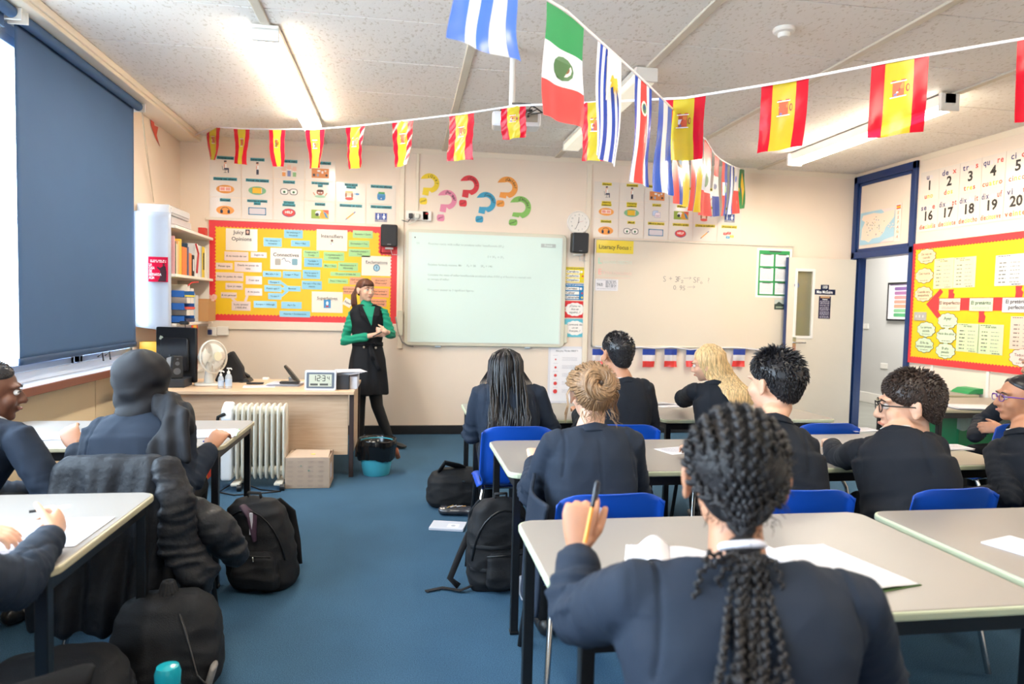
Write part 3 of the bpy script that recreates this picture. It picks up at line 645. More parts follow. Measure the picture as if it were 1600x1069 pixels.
# monitor
q = onY(290, 560, 5.75); mx_, my_ = -1.62, 5.78
t = thing('monitor', 'black monitor seen from behind, turned towards the wall side', 'monitor', (mx_, my_, DZ)); Rm = Matrix.Rotation(-.5, 4, 'Z')
a, b = onY(241, 510, 5.78), onY(307, 598, 5.78); ww = b.x-a.x; zc = (a.z+b.z)/2; mc = V(((a.x+b.x)/2, 5.78, zc))
Rz = Matrix.Rotation(-.35, 3, 'Z'); F = (mc, Rz @ V((1, 0, 0)), V((0, 0, 1)), Rz @ V((0, -1, 0)))
W_, H_ = ww*1.12, (a.z-b.z)*.98
MB().prism(rrect(W_, H_, .012), F, -.03, .0).build('monitor_case', 'black_plastic', t, bevel=.004)
MB().prism(rrect(W_*.7, H_*.62, .03), F, 0, .022).build('rear_bulge', mat('plastic_dk', '#222226', .35), t, bevel=.01)
MB().prism(rect(-W_/2+.012, -H_/2+.012, W_/2-.012, H_/2-.012), (F[0], F[1], F[2], -F[3]), .030, .0315).build('screen', 'black_metal', t)
MB().tube([mc+F[3]*.03, mc+F[3]*.05+V((0, 0, -.1)), V((mc.x, mc.y-.02, DZ+.02))], [(.03, .012)]*3, 12).build('stand', 'black_plastic', t, 50)
MB().prism(rrect(.2, .15, .03), (V((mc.x, mc.y, DZ)), V((1, 0, 0)), V((0, 1, 0)), V((0, 0, 1))), 0, .012).build('stand_base', 'black_plastic', t, bevel=.003)
st = MB(); G = (mc+F[1]*(-W_*.36)+F[2]*(H_*.30)+F[3]*.001, F[1], F[2], F[3]); st.prism([(-.02, -.01), (-.01, .018), (.012, .012), (.02, -.004), (.005, -.018)], G, 0, .002); st.build('sticker', cm('#cfd8c8'), t)
# webcam on top
q = onY(288, 507, 5.78); t = thing('webcam', 'small black webcam clipped on top of the monitor', 'webcam', q); MB().box(q+V((0, -.0, .012)), (.07, .035, .028)).build('webcam_body', 'black_plastic', t, bevel=.008); MB().cyl(q+V((0, -.017, .012)), q+V((0, -.022, .012)), .009, 14).build('lens', 'black_metal', t)
MB().tube([q+V((.01, -.015, .0)), q+V((.02, -.03, -.06)), q+V((.035, -.02, -.2))], .003, 6).build('webcam_cable', 'black_plastic', t, True)
# speaker on black tray
q = on_desk(275, 606); t = thing('document_tray', 'black plastic drawer box under the desk loudspeaker', 'box', (q.x, q.y+.08, DZ)); MB().bb(q.x-.10, q.x+.06, q.y, q.y+.2, DZ, DZ+.065).build('drawer_box', mat('tray_black', '#2b2d33', .45), t, bevel=.005); MB().bb(q.x-.09, q.x+.05, q.y-.003, q.y+.001, DZ+.01, DZ+.055).build('drawer_front', 'tray_black', t, bevel=.003)
sp = V((q.x-.01, q.y+.05, DZ+.066)); t = thing('desk_speaker', 'black upright computer loudspeaker standing on the drawer box', 'loudspeaker', sp)
F = (sp, V((.93, .36, 0)).normalized(), V((0, .12, 1)).normalized(), V((.36, -.93, .1)).normalized())
MB().prism([(-.04, 0), (.04, 0), (.045, .02), (.036, .165), (.025, .175), (-.03, .175), (-.045, .02)], F, -.07, .0).build('speaker_case', 'black_plastic', t, bevel=.006)
for z, r in ((.055, .026), (.115, .016), (.15, .008)): MB().lathe([(r, 0), (r, .003), (r*.75, .004), (r*.3, .001)], sp+F[2]*z+F[3]*.001, 24, axis=F[3]).build('speaker_cone', mat('cone', '#55565a', .5), t, 40)
MB().prism([(-.085, .01), (-.05, .0), (-.045, .17), (-.075, .16)], F, -.03, -.005).build('side_panel', mat('clear_plastic', '#aab2bb', .2, alpha=.7), t)
# keyboard / phone / black bag triangle behind fan
q = on_desk(390, 588); q.y = 5.98; t = thing('telephone', 'black desk telephone behind the hand gel bottles', 'telephone', (q.x, q.y, DZ)); MB().prism([(-.09, 0), (.11, 0), (.09, .03), (-.09, .045)], (q+V((0, .1, 0)), V((1, 0, 0)), V((0, 0, 1)), V((0, -1, 0))), 0, .16).build('phone_body', 'black_plastic', t, bevel=.006)
MB().tube([q+V((-.07, .05, .06)), q+V((-.03, .05, .075)), q+V((.04, .05, .07)), q+V((.075, .05, .04))], [.016, .012, .012, .016], 12, round_=True).build('handset', 'black_plastic', t, True)
MB().tube([q+V((-.0, -.05, .004)), q+V((.05, -.09, .004)), q+V((.1, -.04, .004))], .003, 6).build('phone_cord', 'black_plastic', t)
q = onY(362, 545, 6.0); t = MB().prism([(-.14, -.18), (.10, -.18), (.085, -.06), (.0, .08), (-.04, .05)], (V((q.x+.02, 6.0, DZ+.185)), V((1, 0, 0)), V((0, 0, 1)), V((0, -1, 0))), 0, .09).build('black_bag', mat('black_cloth', '#15161a', .8, bump=.2, bscale=40), None, bevel=.02); tag(t, 'black handbag slumped on the desk behind the fan', 'bag')
# papers, calculator, hole punch, eraser
def paper_on(name, label, px, py, w_, d, rz, z=DZ, n=1, col='paper', cat='paper', spread=.01, th=.0012, txt=True, group=None):
    q = onz(px, py, z); t = None; R = Matrix.Rotation(rz, 3, 'Z'); mb = MB()
    for k in range(n):
        a = rnd.uniform(-.12, .12) if k else 0; Rk = Matrix.Rotation(rz+a, 3, 'Z'); off = V((rnd.uniform(-spread, spread), rnd.uniform(-spread, spread), 0)) if k else V((0, 0, 0))
        mb.prism(rect(-w_/2, -d/2, w_/2, d/2), (V((q.x, q.y, z))+off, Rk @ V((1, 0, 0)), Rk @ V((0, 1, 0)), V((0, 0, 1))), k*(th+.0004), k*(th+.0004)+th)
    o = mb.build(name, col, None); tag(o, label, cat, group)
    if txt:
        A = Art((V((q.x, q.y, z+n*(th+.0004)-.0004)), R @ V((1, 0, 0)), R @ V((0, 1, 0)), V((0, 0, 1))), .0004); scribble(A, -w_*.4, w_*.4, [d*(.38-.09*i) for i in range(8)], .004, '#a9a9b4'); A.build(o)
    return o
paper_on('paper_sheet', 'pink tinted worksheet lying on the desk beside the phone', 405, 604, .24, .16, .15, col=mat('pink_paper', '#efdfe4', .5))
paper_on('paper_stack', 'messy stack of white papers under the hole punch', 446, 602, .24, .17, -.08, n=9, spread=.012, th=.002)
q = on_desk(398, 601); t = MB().box((q.x, q.y+.02, DZ+.01), (.13, .05, .012), rz=.05).build('calculator', 'black_plastic', None, bevel=.003); tag(t, 'flat black calculator on the pink worksheet', 'calculator')
q = on_desk(419, 592); q.y = 6.1; t = MB().box((q.x, q.y+.02, DZ+.012), (.05, .035, .022), rz=-.1).build('board_eraser', 'white_paint', None, bevel=.005); tag(t, 'small white eraser block on the desk', 'eraser')
q = onz(452, 600, DZ+.022); t = thing('hole_punch', 'open black and chrome hole punch on the paper stack', 'hole punch', (q.x, q.y+.03, DZ+.022))
MB().box((q.x, q.y+.03, DZ+.032), (.15, .08, .016)).build('punch_base', 'black_metal', t, bevel=.004); MB().prism([(-.0, .01), (.05, .0), (-.03, .10), (-.065, .135), (-.075, .12)], (V((q.x+.03, q.y, DZ+.04)), V((1, 0, 0)), V((0, 0, 1)), V((0, -1, 0))), -.05, .01).build('punch_handle', mat('punch_metal', '#4a463e', .25, metal=.7), t, bevel=.006)
MB().box((q.x+.02, q.y+.03, DZ+.055), (.06, .05, .04)).build('punch_body', 'chrome', t, bevel=.006)
# digital clock
a, b = onY(476, 579, 5.40), onY(525, 611, 5.40); w_, h_ = b.x-a.x, a.z-b.z
t = thing('digital_clock', 'silver digital desk clock with a large time display', 'clock', ((a.x+b.x)/2, 5.40, DZ)); F = (V(((a.x+b.x)/2, 5.40, DZ+h_/2)), V((1, 0, 0)), V((0, .1, 1)).normalized(), V((0, -1, .1)).normalized())
MB().prism(rrect(w_, h_, .015), F, -.03, 0).build('clock_case', mat('clock_silver', '#d6d9e2', .3), t, bevel=.005)
MB().prism(rrect(w_*.88, h_*.78, .008), F, 0, .002).build('clock_bezel', mat('clock_grey', '#5a6372', .4), t)
A = Art(F, .003); A.poly(rect(-w_*.36, -h_*.30, w_*.36, h_*.30), '#c3c6b3')
seg = {'1': 'bc', '2': 'abged', '3': 'abgcd'}
def dig(d, x, y, s, c='#1b1d1b'):
    S = dict(a=[(0, 2), (1, 2)], b=[(1, 2), (1, 1)], c=[(1, 1), (1, 0)], d=[(0, 0), (1, 0)], e=[(0, 1), (0, 0)], f=[(0, 2), (0, 1)], g=[(0, 1), (1, 1)])
    for k in seg[d]: A.line([(x+p*s, y+r*s) for p, r in S[k]], s*.28, c)
seg['4'] = 'fgbc'
s = w_*.085
dig('1', -w_*.24, -h_*.02, s); dig('2', -w_*.10, -h_*.02, s); dig('3', w_*.06, -h_*.02, s); dig('4', w_*.22, h_*.02, s*.7)
A.poly(ell(w_*.025, h_*.05, s*.15), '#1b1d1b'); A.poly(ell(w_*.025, h_*.16, s*.15), '#1b1d1b'); scribble(A, -w_*.32, w_*.32, [-h_*.2], h_*.10, '#4c4e48'); A.build(t, ('display', 'lettering'))
# black box and papers right of the clock
a, b = onY(520, 585, 5.5), onY(552, 608, 5.5); t = MB().bb(a.x, b.x-.03, 5.46, 5.72, DZ, DZ+.115).build('storage_box', 'tray_black', None, bevel=.005); tag(t, 'dark grey storage box of papers behind the digital clock', 'box')
m = MB(); 
for k in range(6): m.box((a.x+.08+.02*k*.5, 5.60, DZ+.118+.004*k), (.21, .24, .0015), rz=.1*k-.2)
tag(m.build('paper_stack', 'paper', None), 'loose white papers heaped on the dark storage box', 'paper')
t = MB().bb(b.x-.03, b.x+.03, 5.5, 5.75, DZ, DZ+.10).build('file_box', 'paper', None, bevel=.003); tag(t, 'white file box at the desk end beside the teacher', 'box')
# ------------------------------------------------------------------ bookcase on the left wall
t = thing('bookcase', 'white wall bookcase with a glossy end panel beside the window', 'bookcase', (-2.03, 6.5, 1.1))
YA, YE = 6.0, 7.12
def epf(u, v): z = 1.13+v*.935; x = LX+.005+u*.29; return V((x-.03*(1-v)**2*(1-u)*0, YA-.02*math.sin(PI*u)*.6, z-.04*u*(1-v)**3))
mb = MB(); mb.grid(epf, 12, 20); mb.build('end_panel', mat('gloss_panel', '#b9bfcc', .22, metal=.15), t, True, solid=.012)
for z in (1.955, 1.555, 1.145): MB().bb(LX, -1.86, YA+.01, YE, z-.012, z+.012).build('shelf', 'white_paint', t, bevel=.003)
MB().bb(LX, -1.9, YE, YE+.018, 1.1, 1.96).build('side_panel', 'white_paint', t)
MB().bb(LX, -1.90, YA+.55, YA+.568, .73, 1.13).build('support_panel', 'white_paint', t)
# lower cupboard under it (behind the monitor)
t = thing('low_cupboard', 'white low cupboard with papers behind the monitor', 'cupboard', (-2.0, 6.7, 0)); MB().bb(LX+.03, -1.84, 6.25, 7.12, 0, .70).build('carcass', 'white_paint', t, bevel=.004); MB().bb(LX+.03, -1.83, 6.24, 7.13, .70, .725).build('cupboard_top', 'white_paint', t, bevel=.004)
def book(name, label, y, z, w_, h, d, col, cat='book', spine=None):
    t_ = MB().bb(-1.88-d, -1.88, y, y+w_, z, z+h).build(name, mat('bk_'+col.lstrip('#'), col, .5), None, bevel=.002); tag(t_, label, cat)
    if spine: MB().bb(-1.8795, -1.8785, y+w_*.25, y+w_*.75, z+h*.25, z+h*.8).build('spine_label', cm(spine), t_)
    return t_
zS = 1.569
bk = [('book', 'tall pink book at the near end of the book shelf', 6.03, .02, .31, '#d9a0a0', None), ('book', 'dark green book beside the pink one', 6.06, .018, .27, '#4c5a4a', None), ('book', 'cream book third on the shelf', 6.085, .03, .25, '#e8d6b8', None),
 ('book', 'fat peach book beside the cream one', 6.125, .04, .28, '#e6b27a', None), ('magazine_file', 'tall yellow file on the book shelf', 6.17, .05, .30, '#dfb63a', None), ('magazine_file', 'orange magazine file in the middle of the shelf', 6.235, .13, .24, '#d9773d', None),
 ('book', 'navy book standing behind the orange file', 6.37, .025, .28, '#2b4a63', None), ('book', 'purple book behind the orange file', 6.40, .02, .25, '#6a5f9c', None), ('magazine_file', 'second orange file with a low front', 6.43, .07, .20, '#e08a52', None),
 ('ring_binder', 'black ring binder, spine outward', 6.52, .06, .19, '#26262a', '#f0f0f0'), ('ring_binder', 'tall white ring binder after the black one', 6.60, .08, .30, '#e8e8ea', None), ('ring_binder', 'second white ring binder', 6.69, .08, .29, '#dedfe2', None),
 ('book', 'thin grey folder between white binders', 6.78, .03, .29, '#b7bcc4', None), ('ring_binder', 'yellow binder with black label at the far end', 6.83, .07, .29, '#e8c93a', '#222222'), ('book', 'white book at the far shelf end', 6.93, .05, .28, '#ece6dc', None)]
for nm, lb, y, w_, h, c, s in bk: book(nm, lb, y, zS, w_, h, .22, c, 'book' if nm == 'book' else 'folder', s)
tag(MB().tube([(-1.87, 6.62, 1.60), (-1.86, 6.63, 1.78), (-1.865, 6.57, 1.86)], .008, 8).build('red_strap', cm('#c8323a'), None), 'red lanyard strap hanging in front of the white binders', 'strap')
# blue letter trays
for k in range(3):
    z = [1.165, 1.27, 1.375][k]; y0, y1 = 6.02, 6.30; X0, X1 = -2.14, -1.80; tr = mat('tray_blue', '#1d5cab', .35)
    t = thing('letter_tray', 'blue letter tray on the lower shelf, %s of three' % ('lowest', 'middle', 'topmost')[k], 'tray', (-1.97, 6.16, z))
    m = MB(); m.bb(X0, X1, y0, y1, z, z+.005).bb(X0, X1, y0, y0+.005, z, z+.055).bb(X0, X1, y1-.005, y1, z, z+.055).bb(X0, X0+.005, y0, y1, z, z+.055); m.bb(X1-.005, X1, y0, y1, z, z+.018); m.build('tray_body', 'tray_blue', t, bevel=.002)
    tag(MB().bb(X0+.02, X1+.01, y0+.02, y1-.02, z+.006, z+.03-.005*k).build('paper_stack', cm(('#1f2f55', '#d94b3a', '#e6d84a')[k]), None), '%s papers in the %s blue tray' % (('dark', 'red and yellow', 'yellow')[k], ('lowest', 'middle', 'topmost')[k]), 'paper')
zS = 1.159
for nm, lb, y, w_, h, c in (('magazine_file', 'white magazine file with red edge on the lower shelf', 6.36, .09, .33, '#efe9e6'), ('magazine_file', 'second white magazine file on the lower shelf', 6.47, .09, .30, '#e6e3e2'), ('book', 'pale blue folder on the lower shelf', 6.57, .03, .26, '#b9cddd'), ('box_file', 'light grey box file on the lower shelf', 6.62, .08, .24, '#cfcfd2')): book(nm, lb, y, zS, w_, h, .24, c, 'folder')
tag(MB().tube([(-1.87, 6.36, 1.48), (-1.865, 6.45, 1.51), (-1.86, 6.62, 1.52)], .006, 8).build('red_ribbon', cm('#cf3a3f'), None), 'red ribbon looped over the white magazine files', 'ribbon')
t = thing('cardboard_box', 'small brown cardboard box at the far end of the lower shelf', 'box', (-1.9, 6.9, zS)); MB().bb(-2.08, -1.80, 6.72, 6.98, zS, zS+.19).build('carton', mat('card_brown', '#b98a5a', .6), t, bevel=.003)
for (a, b) in ((6.70, 6.72), ): MB().bb(-1.95, -1.82, 6.8, 6.9, zS+.19, zS+.21).build('flap', 'card_brown', t)
# storage boxes on top
for k, (y0, y1, z0, z1, lb) in enumerate(((6.06, 6.62, 1.968, 2.05, 'lower clear drawer box on top of the bookcase'), (6.04, 6.58, 2.056, 2.135, 'upper clear drawer box on top of the bookcase'))):
    t = thing('storage_box', lb, 'box', (-2.02, 6.3, z0)); MB().bb(-2.17, -1.92, y0, y1, z0, z1).build('box_shell', mat('clear_box', '#e3e2e4', .25, alpha=.55), t, bevel=.006); MB().bb(-2.15, -1.94, y0+.02, y1-.02, z0+.01, z1-.03).build('contents', 'paper', t); MB().bb(-1.922, -1.91, y0+.03, y1-.03, z0+.02, z1-.02).build('drawer_front', 'clear_box', t, bevel=.002)
t = MB().bb(-1.93, -1.86, 6.86, 6.93, 1.968, 2.04).build('desk_tidy', cm('#c93a30'), None, bevel=.006); tag(t, 'small red pot at the far end of the bookcase top', 'pot')
# poster on end panel
a, b = onY(232, 401, 5.98), onY(263, 441, 5.98)
o, A = sheet('red_poster', 'small red theatre poster on the glossy bookcase end panel', 'poster', (V(((a.x+b.x)/2, 5.972, (a.z+b.z)/2)), V((1, 0, 0)), V((0, 0, 1)), V((0, -1, 0))), b.x-a.x, a.z-b.z, '#d3173f')
w_, h_ = b.x-a.x, a.z-b.z
A.poly([(-w_*.02, -h_*.48), (w_*.40, -h_*.48), (w_*.42, -h_*.1), (w_*.38, h_*.12), (w_*.28, h_*.16), (w_*.1, h_*.06), (-w_*.05, h_*.12), (-w_*.06, h_*.06), (w_*.1, -h_*.05), (w_*.1, -h_*.3)], '#3a1420'); A.poly(ell(w_*.28, h_*.2, w_*.06), '#5a2028')
for k, s in enumerate(('LA', 'CASA', 'DE', 'BERNARDA', 'ALBA')): A.text(s, -w_*.46, h_*(.18-.13*k), h_*.15, '#f6eef0', .02, 'LEFT', width=w_*(.14, .28, .14, .62, .28)[k])
scribble(A, -w_*.4, w_*.4, [h_*.36, h_*.30], h_*.04, '#f0c8c8'); A.build(o)
# wall sockets under the yellow board
for px, py, w_, lb in ((332, 518, .09, 'white wall socket with blue plug beside the bookcase'), (349, 517, .11, 'white double wall socket under the yellow board')):
    x, z = fpx(px, py); t = thing('wall_socket', lb, 'socket', (x, WY, z)); MB().bb(x-w_/2, x+w_/2, WY-.03, WY-.001, z-.045, z+.045).build('socket_plate', 'white_paint', t, bevel=.004)
    if px < 340: MB().bb(x-.03, x+.005, WY-.07, WY-.03, z-.03, z+.02).build('plug', cm('#2b3c70'), t, bevel=.006)
    else:
        for dx in (-.03, .03): MB().bb(x+dx-.006, x+dx+.006, WY-.035, WY-.03, z+.02, z+.03).build('switch', 'white_paint', t)
# hanging flag and red folder under the lowest shelf
o = MB().bb(-1.86, -1.857, 6.42, 6.60, .72, 1.13).build('paper_flag', 'print_c' if False else cm('#d6202f'), None); tag(o, 'red and yellow paper flag hung below the bookcase', 'flag')
MB().bb(-1.857, -1.855, 6.46, 6.56, .72, 1.13).build('yellow_band', cm('#e7b51f'), o); A = Art((V((-1.8545, 6.51, .98)), V((0, 1, 0)), V((0, 0, 1)), V((1, 0, 0)))); A.poly(ell(0, 0, .025, .035), '#a04a2a'); A.build(o, ('emblem', 'x'))
o = MB().bb(-1.86, -1.85, 6.12, 6.2, .72, 1.12).build('red_folder', cm('#d0313c'), None); tag(o, 'red folder standing behind the monitor', 'folder')
q = onY(270, 540, 6.1); o = MB().bb(-2.16, -1.93, 6.05, 6.2, .80, 1.0).build('yellow_crate', mat('crate_yellow', '#d9a017', .4), None, bevel=.004); tag(o, 'yellow plastic crate behind the monitor, under the bookcase', 'crate')
# painted tin by the radiator
a = onY(328, 735, 5.3); o = MB().bb(a.x-.04, a.x+.02, 5.15, 5.35, 0.06, .27).build('paper_bag', cm('#e2452c'), None); tag(o, 'red and yellow patterned box beside the radiator', 'box')
A = Art((V((a.x-.01, 5.149, .165)), V((1, 0, 0)), V((0, 0, 1)), V((0, -1, 0)))); A.poly([(-.03, .1), (.0, .1), (.02, .0), (-.01, -.02), (-.03, .02)], '#f0c81e'); A.poly([(-.03, -.1), (.03, -.1), (.03, -.06), (-.03, -.05)], '#e8a81e'); A.build(o)
# ------------------------------------------------------------------ projector
pc = onz(802, 76, CZ); px_, py_ = pc.x, pc.y; q = onY(806, 190, py_+.02)
t = thing('projector', 'white projector hung from the ceiling on a pole behind a flag', 'projector', (px_, py_, CZ))
MB().cyl((px_, py_, q.z+.05), (px_, py_, CZ), .02, 16).build('pole', 'white_paint', t, 40); MB().lathe([(.05, 0), (.05, -.012), (.02, -.014)], (px_, py_, CZ), 20).build('ceiling_plate', 'white_paint', t, 40)
Rp = Matrix.Rotation(-.12, 3, 'Z') @ Matrix.Rotation(.12, 3, 'X'); m = MB(); m.box(q, (.30, .24, .09), mat4=Rp); m.build('projector_body', mat('proj_white', '#dfe0e4', .35), t, bevel=.015)
m = MB(); m.box(q+Rp @ V((.06, -.121, .01)), (.14, .004, .055), mat4=Rp); m.build('port_panel', mat('port', '#9c968c', .5), t)
for dx in (.02, .045, .07): m = MB(); m.cyl(q+Rp @ V((dx, -.123, .015)), q+Rp @ V((dx, -.135, .015)), .007, 10); m.build('port', 'black_plastic', t)
m = MB(); m.box(q+Rp @ V((0, 0, .058)), (.2, .12, .02), mat4=Rp); m.build('mount_plate', 'black_metal', t)
for k in range(3): MB().tube([(px_, py_-.02, q.z+.1), (px_+.04+.03*k, py_-.1, q.z+.08), (px_+.10+.03*k, py_-.18, q.z+.05-.02*k), (px_+.06+.02*k, py_-.13, q.z+.01)], .005, 6).build('cable', mat('cable_grey', ('#3a3a3a', '#8a857c', '#2b2b2b')[k] if False else '#4a4640', .5), t, True)
# ------------------------------------------------------------------ people
from mathutils import noise as NZ
mat('blazer', '#1d2736', .8, bump=.2, bscale=700, spec=.3)
mat('blazer_dark', '#141a24', .8, bump=.2, bscale=700, spec=.3)
mat('trousers', '#0e1014', .85, bump=.2, bscale=600, spec=.2); mat('shirt', '#e4e6ea', .6); mat('black_cloth', '#101216', .8, bump=.2, bscale=500, spec=.3)
mat('skin_light', '#d9a88c', .5, sss=.12, var=.04, vscale=30); mat('skin_mid', '#b98466', .5, sss=.1, var=.04, vscale=30); mat('skin_dark', '#6b4534', .45, sss=.08, var=.05, vscale=30); mat('skin_pale', '#d9ac92', .5, sss=.12, var=.03, vscale=30)
mat('lip', '#c4806f', .5); mat('lip_dark', '#7a4640', .4); mat('eye_white', '#e8e4e0', .25); mat('iris', '#2c2320', .2)
def hairmat(name, c, rough=.45):
    m = mat(name, c, rough, var=.45, vscale=110, spec=.5, stretch=(1, 1, .10)); return m
hairmat('hair_black', '#16151a', .36); hairmat('hair_brown', '#3a2620'); hairmat('hair_darkbrown', '#2f211b', .4); hairmat('hair_blonde', '#d6b684', .4); hairmat('hair_honey', '#8b6b4c', .42); hairmat('hair_coil', '#141115', .6); hairmat('hair_auburn', '#5c3626', .4)
def fuse(mb, voxel, it=4, fn=None):
    me = mb.mesh(); bm = bmesh.new(); bm.from_mesh(me); bmesh.ops.recalc_face_normals(bm, faces=bm.faces); bm.to_mesh(me); bm.free()
    o = bpy.data.objects.new('tmp', me); C.objects.link(o)
    r = o.modifiers.new('r', 'REMESH'); r.mode = 'VOXEL'; r.voxel_size = voxel; q = o.modifiers.new('s', 'SMOOTH'); q.iterations = it; q.factor = .5
    bpy.context.view_layer.update(); out = bpy.data.meshes.new_from_object(o.evaluated_get(bpy.context.evaluated_depsgraph_get()))
    bpy.data.objects.remove(o)
    if fn:
        n = len(out.vertices); co = np.empty(n*3, dtype=np.float32); no = np.empty(n*3, dtype=np.float32); out.vertices.foreach_get('co', co); out.vertex_normals.foreach_get('vector', no)
        co = co.reshape(-1, 3); no = no.reshape(-1, 3); d = fn(co); co += no*np.asarray(d, dtype=np.float32)[:, None]; out.vertices.foreach_set('co', co.reshape(-1)); out.update()
    out.polygons.foreach_set('use_smooth', [True]*len(out.polygons)); return out
def put(name, me, m, parent):
    me.materials.clear(); me.materials.append(MATS[m] if isinstance(m, str) else m); return link(name, me, parent)
def nz(co, sx, sy, sz, seed=0.):
    return np.array([NZ.noise((p[0]*sx+seed, p[1]*sy+seed*.7, p[2]*sz-seed)) for p in co.tolist()])
def lerp(a, b, t): return a+(b-a)*t
def loft(mb, secs, n=28, pw=2.4):
    """secs: (centre, side, front, a, b); superellipse rings"""
    vs = []
    for c, s, f, a, b in secs:
        for k in range(n):
            t = 2*PI*k/n; x, y = math.cos(t), math.sin(t); vs.append(c+s*(a*abs(x)**(2/pw)*(1 if x > 0 else -1))+f*(b*abs(y)**(2/pw)*(1 if y > 0 else -1)))
    m = len(secs); fs = [(i*n+k, i*n+(k+1) % n, (i+1)*n+(k+1) % n, (i+1)*n+k) for i in range(m-1) for k in range(n)]+[tuple(range(n))[::-1], tuple((m-1)*n+k for k in range(n))]
    mb.add(vs, fs)
def make_hand(mb, w_, d, t, palm, s=.92, curl=(.5, .55, .6, .65), thumb=.5, tcurl=.3):
    d = V(d).normalized(); t = V(t); t = (t-d*t.dot(d)).normalized(); n_ = d.cross(t).normalized()
    if n_.dot(V(palm)) < 0: n_ = -n_
    w_ = V(w_); P = [w_-d*.03*s, w_, w_+d*.035*s, w_+d*.07*s, w_+d*.084*s]
    mb.tube(P, [(.024*s, .019*s), (.026*s, .018*s), (.036*s, .017*s), (.041*s, .014*s), (.038*s, .010*s)], 16, round_=True, ups=n_)
    for off, L, c in zip((.030, .010, -.010, -.028), (.072, .080, .074, .058), curl):
        p = w_+(d*(.080-abs(off)*.12)+t*off)*s; a = .25*c; pts = [p-d*.02*s, p]; fan = t*off*.9
        dd = (d+fan*2).normalized()
        for fr, k in ((.45, 1.0), (.30, 1.35), (.25, .9)):
            a += c*k*.75 if fr != .45 else c*.55; dirv = dd*math.cos(a)+n_*math.sin(a); p = p+dirv*L*fr*s; pts.append(p)
        mb.tube(pts, [.0095*s, .0098*s, .0088*s, .0080*s, .0065*s], 10, round_=True)
    p = w_+(d*.018+t*.020)*s; td = (d*.65+t*(.9-thumb*.5)+n_*thumb).normalized(); pts = [p-td*.01*s, p, p+td*.036*s]; d2 = (td*math.cos(tcurl)+(d*.8+n_*.5-t*.3).normalized()*math.sin(tcurl)).normalized(); pts += [pts[-1]+d2*.030*s, pts[-1]+d2*.054*s]
    mb.tube(pts, [.014*s, .015*s, .0115*s, .0105*s, .008*s], 12, round_=True)
def head_frame(c, yaw=0, pitch=0, roll=0, s=1.0):
    return Matrix.Translation(c) @ Matrix.Rotation(-yaw, 4, 'Z') @ Matrix.Rotation(-pitch, 4, 'X') @ Matrix.Rotation(roll, 4, 'Y') @ Matrix.Scale(s, 4)
def add_head(mb, H, neck, s, nr=.050):
    R3 = H.to_3x3().normalized()
    def e(x, y, z, a, b, c, R=None): mb.sph(H @ V((x, y, z)), (a*s, b*s, c*s), R3 @ (R or Matrix.Identity(3)), 24, 16)
    e(0, -.014, .022, .074, .092, .083); e(0, .032, -.035, .056, .055, .072); e(0, .060, -.088, .026, .022, .019); e(0, .012, -.062, .052, .055, .038)
    for k in (-1, 1):
        e(k*.034, .055, -.028, .026, .027, .028); e(k*.028, .070, .026, .026, .018, .010)
        Re = Matrix.Rotation(k*.35, 3, 'Z'); e(k*.078, -.004, -.008, .007, .019, .031, Re); e(k*.080, .000, -.030, .006, .010, .012, Re); e(k*.083, -.012, .002, .007, .010, .024, Re)
    mb.tube([H @ V((0, .082, .012)), H @ V((0, .094, -.008)), H @ V((0, .103, -.028))], [.008*s, .010*s, .012*s], 10, round_=True)
    for k in (-1, 1): e(k*.011, .093, -.032, .009, .010, .008)
    e(0, .083, -.056, .022, .012, .006); e(0, .082, -.064, .019, .011, .006)
    nb = V(neck); mb.tube([H @ V((0, -.018, -.03)), H @ V((0, -.022, -.085)), lerp(H @ V((0, -.022, -.085)), nb, .6), nb+V((0, 0, -.03))], [nr*s, nr*s*.98, nr*s*1.05, nr*s*1.3], 20)
def face_bits(p, H, s, iris='iris', lip='lip', brow='hair_darkbrown'):
    R3 = H.to_3x3().normalized()
    for k in (-1, 1):
        e = MB().sph(H @ V((k*.029, .0765, .004)), .0105*s, R3, 16, 12).build('eye', 'eye_white', p, True); MB().sph(H @ V((k*.029, .0825, .004)), (.0062*s, .005*s, .0062*s), R3, 12, 8).build('iris', iris, e, True)
        MB().tube([H @ V((k*.014, .091, .022)), H @ V((k*.029, .0905, .028)), H @ V((k*.046, .080, .023))], [(.0015*s, .003*s), (.002*s, .0035*s), (.001*s, .002*s)], 8, round_=True).build('eyebrow', brow, p, True)
        MB().tube([H @ V((k*.017, .087, .006)), H @ V((k*.029, .0895, .0115)), H @ V((k*.042, .081, .006))], .0018*s, 6).build('eyelid', brow, p, True)
    MB().tube([H @ V((-.021, .0885, -.060)), H @ V((-.008, .0955, -.057)), H @ V((.008, .0955, -.057)), H @ V((.021, .0885, -.060))], [(.003*s, .002*s), (.004*s, .005*s), (.004*s, .005*s), (.003*s, .002*s)], 8, round_=True).build('lips', lip, p, True)
